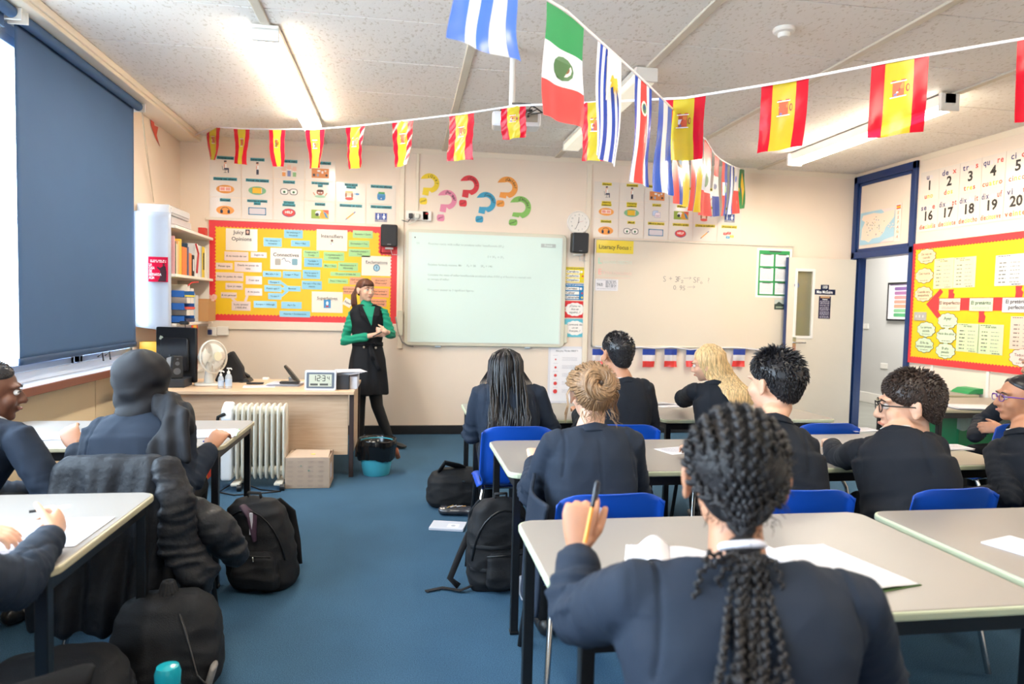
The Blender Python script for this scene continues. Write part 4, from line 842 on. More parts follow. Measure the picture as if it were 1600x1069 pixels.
def capsurf(H, s, front=.95, side=1.55, back=2.15, k=1.10, fq=1.2, tuft=0., seed=1., ctr=(0, -.014, .022), r=(.076, .095, .085), top=0, nu=64, nv=36, edge=.03):
    c = V(ctr)
    def lim(az):      # az 0 = front
        w_ = (1+math.cos(az))/2; a = abs(((az+PI) % (2*PI))-PI)
        if a < PI/2: q = (a/(PI/2))**fq; return front*(1-q)+side*q
        q = (a-PI/2)/(PI/2); q = 1-(1-q)**3; return side*(1-q)+back*q
    def fn(u, v):
        az = 2*PI*u; th = v*lim(az); dx, dy, dz = math.sin(th)*math.sin(az), math.sin(th)*math.cos(az), math.cos(th)
        ed = min(1, (1-v)/edge*.12) if edge else 1; kk = 1+(k-1)*(1-(v**6))-.03*(v**10)
        n1 = NZ.noise((dx*6+seed, dy*6, dz*6))*tuft*(1-v**4); kk += n1+top*max(0, dz)**2
        g = 1 if th < PI/2 else (1-.27*(th-PI/2))/max(math.sin(th), .2); zf = 1 if th < PI/2 else 1.35
        return H @ (c+V((dx*g*r[0]*kk, dy*g*r[1]*kk, dz*zf*r[2]*kk)))
    return fn, lim
def strand(mb, pts, r0, r1=None, n=4): 
    m = len(pts); r1 = r0*.3 if r1 is None else r1; mb.tube(pts, [r0+(r1-r0)*(i/(m-1))**1.5 for i in range(m)], n, caps=True)
def short_hair(p, H, s, m, front=.95, side=1.75, back=2.45, k=1.12, spike=.02, N=900, seed=1, top=.08, sweep=(0, -.4, .6), name='hair', fq=.55):
    fn, lim = capsurf(H, s, front, side, back, k, fq, .035, seed, top=top); mb = MB(); mb.grid(fn, 64, 36, wrapu=True); R = random.Random(seed); R3 = H.to_3x3()
    o = H @ V((0, -.014, .022)); 
    for i in range(N):
        u = R.random(); v = math.sqrt(R.random())*.97; a = fn(u, v); nrm = (a-o).normalized(); b = fn(u, min(1, v+.12)); down = (b-a).normalized(); L = spike*s*(1.15-.8*v)*R.uniform(.6, 1.3)
        sw = R3 @ V(sweep); d = (nrm*(.45*(1-v)+.12)+down*(.3+v*.9)+sw.normalized()*(1-v)*.8+V((R.uniform(-.3, .3), R.uniform(-.3, .3), R.uniform(-.1, .3)))*.7).normalized()
        strand(mb, [a-nrm*.004, a+d*L*.5+nrm*.002, a+d*L+down*L*.2], .0032*s, .0006, 4)
    return mb.build(name, m, p, True, fix=False)
def ik(sh, wr, l1, l2, hint):
    d = wr-sh; L = min(d.length, (l1+l2)*.995); d.normalize(); a = (l1*l1-l2*l2+L*L)/(2*L); h = math.sqrt(max(l1*l1-a*a, 0)); hint = V(hint); hint = (hint-d*hint.dot(d)).normalized(); return sh+d*a+hint*h, sh+d*L
def figure(label, hip, neck, shL, shR, head, wrL, wrR, hintL=(-1, -.3, -.8), hintR=(1, -.3, -.8), s=1.0, skin='skin_light', blz='blazer', handL=None, handR=None, feet=None, girth=1.0, voxel=.0085, bv=.006, lower='trousers', seed=1., hem=.10, face=False, nr=.048, l1=.27, l2=.235, seams=True, pads=.0, lip='lip', brow='hair_darkbrown', legs=True, sleeve=1.0, base=(1, 0, 0), knees=None, elbowL=None, elbowR=None, shirt=True):
    hip, neck, shL, shR = V(hip), V(neck), V(shL), V(shR); p = thing('person', label, 'person', (hip.x, hip.y, 0))
    H = head_frame(V(head[0]), head[1], head[2], head[3] if len(head) > 3 else 0, s*(head[4] if len(head) > 4 else 1)); hs = s*(head[4] if len(head) > 4 else 1)
    lat = (shR-shL).normalized(); spine = (neck-hip).normalized(); fr = spine.cross(lat).normalized()
    L1, L2 = l1*s, l2*s; elL, wL = ik(shL, V(wrL), L1, L2, hintL); elR, wR = ik(shR, V(wrR), L1, L2, hintR)
    if elbowR is not None: elR = V(elbowR); wR = V(wrR)
    if elbowL is not None: elL = V(elbowL); wL = V(wrL)
    sl = (neck-hip).length; hlat = lerp(V(base), lat, .5); hlat.z = 0; hlat.normalize()
    def sec(t, a, b, off=0): c = hip+spine*(sl*t)+fr*off; l_ = lerp(hlat, lat, min(1, max(0, t))).normalized(); f_ = spine.cross(l_).normalized(); return (c, l_, f_, a*s*girth, b*s*girth)
    hw = (shR-shL).length/2/s
    body = MB(); add_head(body, H, neck, hs, nr)
    loft(body, [sec(0, .12, .08), sec(.5, .10, .07), sec(.85, hw*.8, .06), sec(.97, .06, .045)])
    for sh, el, wr in ((shL, elL, wL), (shR, elR, wR)): body.tube([sh, el, wr], [.036*s, .033*s, .024*s], 12, round_=True)
    for hd, wr, el in ((handL, wL, elL), (handR, wR, elR)):
        if hd: make_hand(body, wr+(wr-el).normalized()*.02, hd[0] or (wr-el), hd[1], hd[2], .92*s, *hd[3:])
    put('body', fuse(body, bv, 3), skin, p)
    b = MB(); midsh = (shL+shR)/2; tn = (midsh-hip).dot(spine)/sl
    loft(b, [sec(-hem/sl, .172, .125), sec(.05, .168, .122), sec(.35, .15, .108, .0), sec(.6, .158, .112, .005), sec(.72, max(.158, hw*.98), .110, .0), sec(tn-.10, hw*1.0, .104), sec(tn-.03, hw*.99, .095), sec(tn+.05, hw*.86, .076), sec(tn+.12, hw*.55, .066), sec(1.0, .066, .060)], 32, 2.6)
    for sh, el, wr in ((shL, elL, wL), (shR, elR, wR)):
        inn = lerp(sh, midsh, .15); cuff = wr-(wr-el).normalized()*.01
        b.tube([inn-spine*.01, sh-spine*.006, lerp(sh, el, .35), lerp(sh, el, .75), el, lerp(el, wr, .3), lerp(el, wr, .7), cuff], [q*s*sleeve for q in (.050, .055, .057, .053, .051, .049, .044, .040)], 18, round_=True)
        b.tube([lerp(neck, sh, .25)-spine*.02, lerp(neck, sh, .9)-spine*.004+(sh-midsh).normalized()*pads], [.040*s, .046*s], 14, round_=True)
    def disp(co):
        X = co.astype(np.float64); n = len(X); A = lambda v: np.array(v); rel = X-A(hip); zz = rel @ A(spine)/sl; xx = (X-A(midsh)) @ A(lat); yy = (X-A(midsh)) @ A(fr)
        Q = np.stack([xx, yy, rel @ A(spine)], 1)
        waist = np.exp(-((zz-.25)/.22)**2); d = .0075*waist*(1-2*np.abs(nz(Q, 6, 6, 20, seed)))+.005*nz(Q, 6, 6, 8, seed+3)+.003*(1-2*np.abs(nz(Q, 14, 14, 9, seed+9)))
        for sh, el, wr in ((shL, elL, wL), (shR, elR, wR)):
            for a_, b_, w0 in ((sh, el, .5), (el, wr, 1.0)):
                ax = (b_-a_).normalized(); L = (b_-a_).length; r = X-A(a_); t = r @ A(ax)/L; ds = np.linalg.norm(r-np.outer(t*L, A(ax)), axis=1)
                m_ = (ds < .085*s) & (t > -.05) & (t < 1.08); e_ = np.linalg.norm(X-A(el), axis=1); amp = .010*np.exp(-(e_/(.09*s))**2)+.0025*w0
                s_, u_, d_ = frame_of(ax); q = np.stack([r @ A(s_), r @ A(u_), t*L+.35*(r @ A(s_))], 1); idx = np.where(m_)[0]
                if len(idx): d[idx] += (amp[idx])*(1-2.4*np.abs(nz(q[idx], 7, 7, 30, seed+5)))
        if seams:
            for sgn in (-1, 1):
                q = sgn*xx-(hw*s-.022*s)+(.12*np.minimum(0, (zz-tn)*sl))*1.0; m_ = (zz > tn-.30) & (zz < tn+.2); d += np.where(m_, -.0045*np.exp(-(q/.0045)**2)+.0018*(q > 0)*(q < .04)*(zz > tn-.12), 0)
            d += -.0018*np.exp(-(xx/.003)**2)*(yy < 0)*(zz < tn+.02)
        return d
    put('blazer', fuse(b, voxel, int(8*(.0085/voxel)**1.6), disp), blz, p)
    # collar
    c = MB(); K = 26; up = spine; r0 = nr*s*1.15+.006
    def cf(u, v):
        a = -PI/2+(u-.5)*1.65*PI; dr_ = lat*math.cos(a)+fr*math.sin(a); h = (.030-.016*abs(u-.5)*2)*s
        rr = r0*1.08+.012*v*s; return neck+spine*(-.018*s-.018*abs(u-.5)*2*s+h*(1-v)+.006)+dr_*(rr+.010*abs(u-.5)*2*s)
    c.grid(lambda u, v: cf(u, v), K, 5); c.build('collar', blz, p, True, solid=.006)
    c = MB()
    if shirt: c.grid(lambda u, v: neck+spine*(-.01*s+.024*s*(1-v))+(lat*math.cos(-PI/2+(u-.5)*1.7*PI)+fr*math.sin(-PI/2+(u-.5)*1.7*PI))*(r0*.98), K, 3).build('shirt_collar', 'shirt', p, True, solid=.002)
    if legs:
        tr = MB(); tr.sph(hip+V((0, .02, -.02)), (.155*s*girth, .13*s, .10*s))
        F_ = feet or [(-.09, .36, 0), (.09, .36, 0)]
        hf = V((0, 0, 1)).cross(hlat)
        for k, f in zip((-1, 1), F_):
            hp = hip+hlat*(k*.085*s)+V((0, 0, -.01)); kn = hp+hlat*(k*.02)+hf*(.40*s)+V((0, 0, .03)); kn.z = max(.46, kn.z); kn = V(knees[(k+1)//2]) if knees else kn; an = V((hip.x, hip.y, 0))+hlat*f[0]+hf*f[1]+V((0, 0, .085+f[2]))
            tr.tube([hp, lerp(hp, kn, .5), kn, lerp(kn, an, .4), an], [.086*s, .078*s, .060*s, .055*s, .042*s], 16, round_=True)
            sh = MB(); sh.sph(an+V((0, .0, -.045))-hf*.02, (.036*s, .042*s, .038)); sh.tube([an-hf*.03+V((0, 0, -.055)), an+hf*.06+V((0, 0, -.058)), an+hf*.15*s+V((0, 0, -.062))], [(.034*s, .026), (.040*s, .026), (.034*s, .018)], 14, round_=True)
            put('shoe', fuse(sh, .008, 2), 'black_plastic', p)
        put(lower if lower != 'trousers' else 'trousers', fuse(tr, .011, 4), 'trousers', p)
    if face: face_bits(p, H, hs, 'iris', lip, brow)
    return p, H, hs, dict(elL=elL, elR=elR, wL=wL, wR=wR, lat=lat, fr=fr, up=spine)
def P(px, py, Y): return onY(px, py, Y)
# ------------------------------------------------------------------ hair styles
def capP(H, az, th, k=1.1, ctr=(0, -.014, .022), r=(.076, .095, .085)):
    if th > PI/2: g = (1-.27*(th-PI/2)); return H @ V((ctr[0]+r[0]*k*g*math.sin(az), ctr[1]+r[1]*k*g*math.cos(az), ctr[2]+r[2]*k*1.35*math.cos(th)))
    return H @ V((ctr[0]+r[0]*k*math.sin(th)*math.sin(az), ctr[1]+r[1]*k*math.sin(th)*math.cos(az), ctr[2]+r[2]*k*math.cos(th)))
def braid(mb, pts, r, r1=None, step=None):
    """plaited rope: overlapping lobes that alternate from side to side"""
    step = step or r*1.15; L = 0; pts = [V(q) for q in pts]; acc = []; 
    for a, b in zip(pts[:-1], pts[1:]): acc.append((L, a, b)); L += (b-a).length
    n = int(L/step); up = None
    for i in range(n):
        t = i*step; j = max(k for k in range(len(acc)) if acc[k][0] <= t+1e-9); l0, a, b = acc[j]; d = (b-a).normalized(); p = a+d*(t-l0); f = i/n; rr = r+((r1 or r)-r)*f
        s_ = d.cross(V((0, 1, 0)));  s_ = s_ if s_.length > .2 else d.cross(V((1, 0, 0))); s_.normalize(); u_ = s_.cross(d); sg = 1 if i % 2 else -1
        dd = (d+s_*(-.5*sg)).normalized(); s2 = dd.cross(u_).normalized(); Rm = Matrix((s2, u_, dd)).transposed()
        mb.sph(p+s_*(sg*rr*.36), (rr*.56, rr*.66, rr*1.05), Rm, 8, 6)
def hair_braids(p, H, s, m='hair_black', drop=.30, seed=2, back=None):
    R = random.Random(seed); fn, lim = capsurf(H, s, .95, 1.8, 2.5, 1.07, 1.2, .0, seed); MB().grid(fn, 56, 30, wrapu=True).build('hair', m, p, True, fix=False); mb = MB(); c = H @ V((0, 0, 0))
    for i in range(150):
        az = R.uniform(.32*PI, 1.68*PI); k = R.uniform(1.10, 1.32); pts = [capP(H, az+R.uniform(-.05, .05), th, k-.1*(th<.6)) for th in (.12, .45, .85, 1.25, 1.65)]
        e = pts[-1]; L = drop*s*R.uniform(.75, 1.05); x0 = (e.x-c.x); bk_ = c.y-.115*s-R.uniform(0, .03)
        wv = R.uniform(-.012, .012); pts += [V((e.x+x0*.05+wv, lerp(e.y, min(e.y, bk_), .6), e.z-L*.3)), V((e.x+x0*.10-wv, min(e.y, bk_), e.z-L*.65)), V((e.x+x0*R.uniform(-.1, .45)+wv, min(e.y, bk_)-.01, e.z-L))]
        pts = [V((q.x, min(q.y, back(q)), q.z)) for q in pts] if back else pts
        mb.tube(pts, .0046*s, 5)
    mb.build('braids', m, p, True, fix=False)
    w_ = MB()
    for sg in (-1, 1):
        for k in range(5): e = capP(H, sg*1.3, 1.5, 1.1); w_.tube([e, e+V((sg*(.03+.008*k), -.03, -.09)), e+V((sg*(.045+.012*k), -.04, -.17-.02*k))], .003, 5)
    w_.build('loose_braids', m, p, True, fix=False)
def hair_bun(p, H, s, m='hair_honey', seed=3):
    R = random.Random(seed); fn, lim = capsurf(H, s, 1.0, 1.75, 2.42, 1.09, 1.2, .02, seed); MB().grid(fn, 64, 36, wrapu=True).build('hair', m, p, True, fix=False); mb = MB(); bc = V((0, -.105, .035)); B = H @ bc
    for i in range(420):       # combed towards the bun
        az = R.uniform(-PI, PI); l_ = lim(az)*R.uniform(.75, 1.0) if R.random() < .7 else R.uniform(.2, 1)*lim(az); a = capP(H, az, l_, 1.07); pts = [a]
        for t in (.3, .6, .85): q = lerp(a, B, t); c = H @ V((0, -.014, .022)); q = c+(q-c).normalized()*max((q-c).length, .097*s*(1.02+.03*R.random())); pts.append(q)
        pts.append(lerp(pts[-1], B, .4)); mb.tube(pts, [.002, .0032, .0036, .003, .001], 4)
    R3 = H.to_3x3().normalized(); ax = R3 @ V((0, -1, .35)).normalized(); s_, u_, d_ = frame_of(ax); O = B+ax*.018*s
    for i in range(190):
        a0 = R.uniform(0, 2*PI); ph = R.uniform(0, 2*PI); pts = []; RR = R.uniform(.030, .036)*s; rr = R.uniform(.019, .026)*s; tw = R.uniform(.7, 1.5); n = 9
        for k in range(n): t = a0+k*.28; f = ph+k*.28*tw; rad = RR+rr*math.cos(f); pts.append(O+(s_*math.cos(t)+u_*math.sin(t)*1.08)*rad+ax*(rr*.85*math.sin(f)))
        mb.tube(pts, [.0012]+[.0034]*(n-2)+[.001], 4)
    core = MB(); core.tube([O+(s_*math.cos(2*PI*k/24)+u_*math.sin(2*PI*k/24)*1.05)*.032*s for k in range(25)], .020*s, 12, caps=False); core.build('bun', m, p, True, fix=False); MB().sph(O-ax*.012, .026*s, None, 16, 10).build('bun_centre', 'hair_darkbrown', p, True)
    mb.build('hair_strands', m, p, True, fix=False); w_ = MB()
    for i in range(26):
        x = R.uniform(-.07, .07); a = H @ V((x, -.075-.02*R.random(), -.075+.03*R.random())); d = V((R.uniform(-.5, .5)+x*5, -.4, -1)).normalized(); L = R.uniform(.03, .075); sd = V((R.uniform(-1, 1), -.3, R.uniform(-.2, .4)))*.014
        w_.tube([a, a+d*L*.4+sd, a+d*L*.75-sd*.4, a+d*L+sd], [.0016, .0014, .001, .0005], 4)
    for i in range(40):
        az = R.choice((-1, 1))*R.uniform(1.1, 1.7); a = capP(H, az, 1.5, 1.08); w_.tube([a, a+V((math.sin(az)*.02, -.01, -.03)), a+V((math.sin(az)*.012, .0, -.07)), a+V((math.sin(az)*.025, -.01, -.10-.04*R.random()))], [.0016, .0014, .0012, .0005], 4)
    w_.build('loose_wisps', m, p, True, fix=False)
def hair_long(p, H, s, m, drop=.26, sweep=.08, N=520, seed=4, lo=.35*PI, hi=1.65*PI, part=0, spread=.5, back=None):
    R = random.Random(seed); fn, lim = capsurf(H, s, .9, 1.9, 2.5, 1.10, 1.2, .0, seed); MB().grid(fn, 56, 30, wrapu=True).build('hair', m, p, True, fix=False); mb = MB(); c = H @ V((0, -.014, .022)); R3 = H.to_3x3().normalized(); bk = R3 @ V((0, -1, 0))
    for i in range(N):
        az = R.uniform(lo, hi); k = R.uniform(1.08, 1.2); pts = [capP(H, az, th, k) for th in (.05+.1*R.random(), .5, .95, 1.4, 1.75)]; e = pts[-1]; L = drop*s*R.uniform(.7, 1.1); x0 = e-c; x0.z = 0
        g = V((sweep, 0, 0))+bk*.02; wv = V((R.uniform(-1, 1), R.uniform(-1, 1), 0))*.008
        pts += [e+V((0, 0, -L*.3))+g*.35-x0*.1+wv, e+V((0, 0, -L*.65))+g*.75-x0*(.3*spread)-wv, e+V((0, 0, -L))+g-x0*(.5*spread)+wv*2]
        pts = [V((q.x, min(q.y, back(q)), q.z)) for q in pts] if back else pts
        mb.tube(pts, [.003, .004, .004, .004, .004, .0038, .003, .0008], 4)
    mb.build('hair_strands', m, p, True, fix=False)
def backof(J, hip, neck, d):
    hip, neck = V(hip), V(neck)
    def f(q): t = (q.z-hip.z)/(neck.z-hip.z); return 9 if t > .98 else lerp(hip.y, neck.y, t)-d*min(1, (1.0-t)/.10+.45)
    return f
def hair_cornrows(p, H, s, m='hair_coil', seed=6, back=None, sp_=None):
    R = random.Random(seed); fn, lim = capsurf(H, s, 1.0, 1.65, 2.4, 1.03, 1.2, .02, seed); MB().grid(fn, 80, 44, wrapu=True).build('hair', m, p, True, fix=False); tie = V((-.006, -.110, -.080)); T = H @ tie; rows = MB(); c = H @ V((0, -.014, .022))
    for i in range(12):
        a0 = -1.0+2.0*i/11; x = math.sin(a0*1.5); pts = []; 
        for j in range(11):
            t = j/10; th0 = 1.15-(1.15+1.75)*t     # sweep over the top from the forehead to the tie
            ww = math.sin(a0*PI/2*.98); dirv = V((ww*math.cos(th0*.5)*1.0, math.sin(th0)*math.sqrt(max(0, 1-ww*ww)), math.cos(th0)*math.sqrt(max(.0, 1-ww*ww))+.02)); 
            q = H @ V((.086*dirv.x, -.014+.112*dirv.y, .022+.099*dirv.z*(1 if dirv.z > 0 else 1.15))); 
            if t > .7: q = lerp(q, T, ((t-.7)/.3)**1.3)
            pts.append(q)
        braid(rows, pts, .0098*s, .0078*s)
    for sg in (-1, 1):          # lower rows behind the ears
        for k in range(3): pts = [capP(H, sg*(1.5+.15*k), 1.35+.22*k, 1.09), capP(H, sg*(2.1+.1*k), 1.75+.1*k, 1.10), capP(H, sg*2.7, 1.95, 1.12), T]; braid(rows, pts, .009*s, .007*s)
    rows.build('cornrows', m, p, True, fix=False)
    fz = MB()
    for i in range(700): az = R.uniform(-PI, PI); th = R.uniform(0, lim(az)); a = capP(H, az, th, 1.09); nn = (a-c).normalized(); fz.tube([a, a+nn*.006+V((R.uniform(-1, 1), R.uniform(-1, 1), R.uniform(-1, 1)))*.006, a+nn*.012+V((R.uniform(-1, 1), R.uniform(-1, 1), R.uniform(-1, 1)))*.008], [.0009, .0007, .0003], 3)
    fz.build('frizz', m, p, True, fix=False)
    R3 = H.to_3x3().normalized(); pd = V((0, -.5, -1)).normalized(); s_, u_, d_ = frame_of(pd, V((1, 0, 0)))
    MB().tube([T+pd*.004+(s_*math.cos(2*PI*k/32)*1.0+u_*math.sin(2*PI*k/32)*1.5)*.021*s for k in range(33)], [(.008*s, .006*s)]*33, 10, caps=False).build('hair_tie', mat('tie_white', '#dcdbe6', .6), p, True)
    MB().sph(T+pd*.01, (.029*s, .020*s, .022*s), None, 16, 10).build('hair_gather', m, p, True)
    pt = MB(); ss = sp_
    for i in range(20):
        a = 2*PI*i/20*2.4; fr_ = math.sqrt((i+.5)/20); ox = math.cos(a)*fr_; oy = math.sin(a)*fr_; L = (.25+.12*R.random())*s; wv = R.uniform(-.012, .012)
        pts = [T+V((ox*.006, 0, 0)), T+V((ox*.020, -.030+oy*.012, -.015)), T+V((ox*.040, -.045+oy*.016, -.06)), T+V((ox*.055+wv, -.055+oy*.016, -L*.45)), T+V((ox*.062-wv*.6, -.06+oy*.018, -L*.75)), T+V((ox*.052+wv, -.06, -L)), T+V((ox*.05+wv*1.6, -.065, -L-.02))]
        pts = [V((q.x, q.y if i_ == 0 else min(q.y, back(q)-.012*(oy+1)), q.z)) for i_, q in enumerate(pts)]; pts = pts[:1]+[V((lerp(T.x, ss*q.y, min(1, i_/3))+(q.x-T.x), q.y, q.z)) for i_, q in enumerate(pts[1:])]; braid(pt, pts, .0076*s, .0056*s)
    for dx, dz, k in ((-.085, -.005, 1), (-.10, -.07, 1), (-.065, -.10, 1), (.045, -.05, 1)):   # loops that stick out
        braid(pt, [T, T+V((dx*.35, -.03, -.012)), T+V((dx*.85, -.035, dz*.4)), T+V((dx, -.045, dz)), T+V((dx*.85, -.055, dz-.02))], .0075*s, .006*s)
    pt.build('ponytail', m, p, True, fix=False)
def glasses(p, H, s, m, lens=True):
    f = MB()
    for k in (-1, 1):
        c = V((k*.031, .098, .002)); f.tube([H @ (c+V((.023*math.cos(t)*(abs(math.cos(t))**-.2 if abs(math.cos(t)) > .1 else 1), -.004*abs(math.cos(t)), .016*math.sin(t)))) for t in [2*PI*i/24 for i in range(25)]], .0019*s, 6, caps=False)
        f.tube([H @ V((k*.054, .094, .010)), H @ V((k*.074, .075, .010)), H @ V((k*.084, .0, .004)), H @ V((k*.083, -.022, -.016))], [(.0015, .003)]*4, 6)
    f.tube([H @ V((-.008, .1, .006)), H @ V((0, .103, .009)), H @ V((.008, .1, .006))], .0018*s, 6); f.build('glasses', m, p, True)
# ------------------------------------------------------------------ the pupils
tz = TH+.035
def hL(t, palm, d=None, *a): return (d, t, palm)+a
# pupil with long thin braids
p, H, s, J = figure('seated pupil with long thin black braids down a navy blazer, before the whiteboard', (.60, 3.68, .50), P(790, 612, 3.72), P(752, 612, 3.72), P(838, 612, 3.72), (P(790, 580, 3.77), .12, .05, 0), (.46, 4.0, tz), (.86, 3.98, tz), hintL=(-.3, -.2, -1), hintR=(.3, -.2, -1), s=1.0, skin='skin_dark', seed=1, shirt=False, handL=hL((1, 0, 0), (0, 0, -1)), handR=hL((-1, 0, 0), (0, 0, -1)), girth=1.08)
hair_braids(p, H, s, drop=.47, back=backof(J, (.60, 3.68, .50), P(790, 612, 3.72), .135))
# boy in front of the whiteboard
p, H, s, J = figure('seated boy with short black hair and dark blazer, before the whiteboard', (1.22, 3.72, .50), P(975, 594, 3.78), P(937, 606, 3.76), P(1008, 604, 3.76), (P(963, 553, 3.82), -.35, .05, 0, 1.05), (1.06, 4.02, tz), (1.36, 4.0, tz), hintL=(-.3, -.2, -1), hintR=(.3, -.2, -1), skin='skin_mid', blz='blazer_dark', seed=2, handL=hL((1, 0, 0), (0, 0, -1)), handR=hL((-1, 0, 0), (0, 0, -1)), girth=1.05)
short_hair(p, H, s, 'hair_black', .85, 1.72, 2.65, 1.10, .012, 1100, 5, .05)
# blonde pupil
p, H, s, J = figure('seated pupil with long loose blonde hair leaning on the front row table', (1.88, 3.74, .50), P(1118, 600, 3.86), P(1085, 610, 3.90), P(1142, 612, 3.80), (P(1105, 568, 3.92), -.95, .25, -.1), onz(1062, 630, tz), (2.02, 4.05, tz), hintL=(-1, -.2, -.6), hintR=(.3, -.2, -1), skin='skin_light', blz='blazer_dark', seed=3, s=.95, handL=hL((.3, 0, .6), (1, 0, 0)), handR=hL((-1, 0, 0), (0, 0, -1)), face=True)
hair_long(p, H, s, 'hair_blonde', drop=.25, sweep=.10, N=620, back=backof(J, (1.88, 3.74, .50), P(1118, 600, 3.86), .13))
# pupil with the bun
p, H, s, J = figure('seated pupil with a messy honey blonde bun and grey navy blazer, from behind', (.69, 2.36, .49), P(922, 668, 2.44), P(868, 690, 2.42), P(984, 688, 2.42), (P(924, 615, 2.50), 0, .08, 0), (.54, 2.74, tz), (.88, 2.74, tz), hintL=(-.3, -.2, -1), hintR=(.3, -.2, -1), skin='skin_pale', seed=4, shirt=False, s=.98, girth=1.08, voxel=.007, handL=hL((1, 0, 0), (0, 0, -1)), handR=hL((-1, 0, 0), (0, 0, -1)))
hair_bun(p, H, s*1.04)
tl = MB()
def tf(u, v): return V((.47-.03*v+.015*math.sin(u*7), 2.16+.26*u+.02*math.sin(v*5), .70-.36*v-.03*math.sin(u*PI)+.05*u))
tl.grid(tf, 24, 24); o = tl.build('blazer_tail', 'blazer', p, True, solid=.012)
# boy with spiky hair
p, H, s, J = figure('seated boy with spiky black hair and black blazer, in the middle row', (1.44, 2.34, .49), P(1205, 655, 2.46), P(1158, 680, 2.46), P(1256, 692, 2.40), (P(1209, 600, 2.52), -.45, .06, 0, 1.06), (1.28, 2.84, tz), (1.60, 2.70, .60), hintL=(-.3, -.2, -1), hintR=(.3, -.2, -1), skin='skin_light', blz='blazer_dark', seed=5, s=1.0, girth=1.12, voxel=.008, handL=hL((1, 0, 0), (0, 0, -1)))
short_hair(p, H, s*1.02, 'hair_black', .9, 1.72, 2.5, 1.13, .024, 1700, 8, .10)
# boy with glasses
p, H, s, J = figure('seated boy with brown hair and black glasses turned to the left, in the middle row', (2.00, 2.34, .49), P(1400, 673, 2.48), P(1345, 705, 2.58), P(1458, 695, 2.40), (P(1420, 634, 2.53), -1.12, .10, 0, 1.17), onz(1300, 697, tz), (2.25, 2.72, tz), hintL=(-.6, -.8, -.5), hintR=(.3, -.2, -1), skin='skin_pale', blz='blazer_dark', seed=6, nr=.042, s=1.02, girth=1.15, voxel=.008, face=True, handL=hL((1, 0, 0), (0, 0, -1)), handR=hL((-1, 0, 0), (0, 0, -1)), l1=.25, l2=.22)
short_hair(p, H, s, 'hair_darkbrown', .98, 1.9, 2.5, 1.12, .013, 2200, 9, .10, (0, .2, .3)); glasses(p, H, s, 'black_plastic')
# girl at the right edge
p, H, s, J = figure('seated girl with purple glasses and pulled back dark hair at the right picture edge', (2.82, 2.40, .49), P(1600, 675, 2.62), P(1556, 705, 2.68), P(1648, 705, 2.52), (P(1594, 622, 2.68), -1.25, .02, 0, .98), P(1500, 775, 2.72), (3.05, 2.7, .55), hintL=(-.3, -1, -.5), hintR=(.3, -.2, -1), skin='skin_mid', blz='blazer_dark', seed=7, s=.98, girth=1.15, voxel=.008, face=True, handL=hL((0, 1, 0), (0, 0, -1)), lip='lip', brow='hair_black')
fn, lim = capsurf(H, s, .82, 1.5, 2.4, 1.06, 1.2, .015, 3); MB().grid(fn, 64, 36, wrapu=True).build('hair', 'hair_black', p, True, fix=False); glasses(p, H, s, mat('purple_frame', '#6a3f9a', .3))
MB().sph(H @ V((0, -.125, .05)), (.05, .05, .05), None, 20, 14).build('hair_bun', 'hair_coil', p, True)
# pupil at the side table, mostly hidden
p, H, s, J = figure('seated pupil in black mostly hidden behind the girl with purple glasses', (3.98, 3.66, .49), (3.92, 3.66, .93), (3.92, 3.50, .86), (3.92, 3.82, .86), (V((3.90, 3.66, 1.06)), -1.4, 0, 0), (3.55, 3.52, .70), (3.60, 3.8, .6), hintL=(.2, -1, -.5), hintR=(.2, 1, -.5), skin='skin_mid', blz='blazer_dark', seed=8, base=(0, 1, 0), handL=hL((0, .5, 1), (0, 1, 0)))
short_hair(p, H, s, 'hair_black', .9, 1.35, 1.95, 1.1, .01, 500, 15, .05)
# pupil in the headscarf
def headscarf(p, H, J, neck, s):
    m = mat('scarf', '#15161c', .7, bump=.2, bscale=500, spec=.35); b = MB(); n_ = V(neck)
    b.sph(H @ V((0, -.022, .02)), (.106*s, .122*s, .112*s), H.to_3x3().normalized(), 32, 20); b.sph(H @ V((0, -.02, -.045)), (.100*s, .112*s, .10*s), None, 28, 18)
    b.tube([H @ V((0, -.02, -.06)), n_+V((0, -.0, .03)), n_+V((0, -.0, -.01))], [(.088*s, .092*s), (.085*s, .085*s), (.10*s, .09*s)], 24, round_=True)
    c = np.array(H @ V((0, 0, 0)))
    def d1(co):
        r = co-c; a = np.arctan2(r[:, 0], r[:, 1]); z = r[:, 2]; f = .004*np.sin(z*70+np.abs(a)*3.2+1.2*np.sin(a*2))*np.clip((.10-z)/.12, 0, 1)+.003*np.sin(z*38-a*5); return f+.004*nz(co, 12, 12, 12, 2)
    put('headscarf', fuse(b, .007, 5, d1), 'scarf', p)
    t = MB(); A_ = P(262, 628, 2.93); B_ = P(285, 650, 2.84); pts = [n_+V((.05, -.02, .0)), A_, B_+V((0, .0, .0)), P(288, 690, 2.77), P(262, 712, 2.76)]
    ups = [V((0, -1, .3))]*5; t.tube([n_+V((.03, -.03, .02)), P(258, 632, 2.92), P(272, 655, 2.83), P(268, 690, 2.79), P(262, 715, 2.78)], [(.05, .03), (.055, .028), (.058, .022), (.075, .016), (.088, .012)], 22, round_=True, ups=V((0, -1, .2)))
    t.tube([P(262, 622, 3.0), P(283, 640, 2.93), P(292, 665, 2.86)], [.035, .04, .035], 14, round_=True)
    def d2(co): return .006*np.sin(co[:, 0]*95+co[:, 2]*14)+.004*nz(co, 30, 30, 6, 4)
    put('scarf_end', fuse(t, .006, 4, d2), 'scarf', p)
hn = P(222, 645, 2.98)
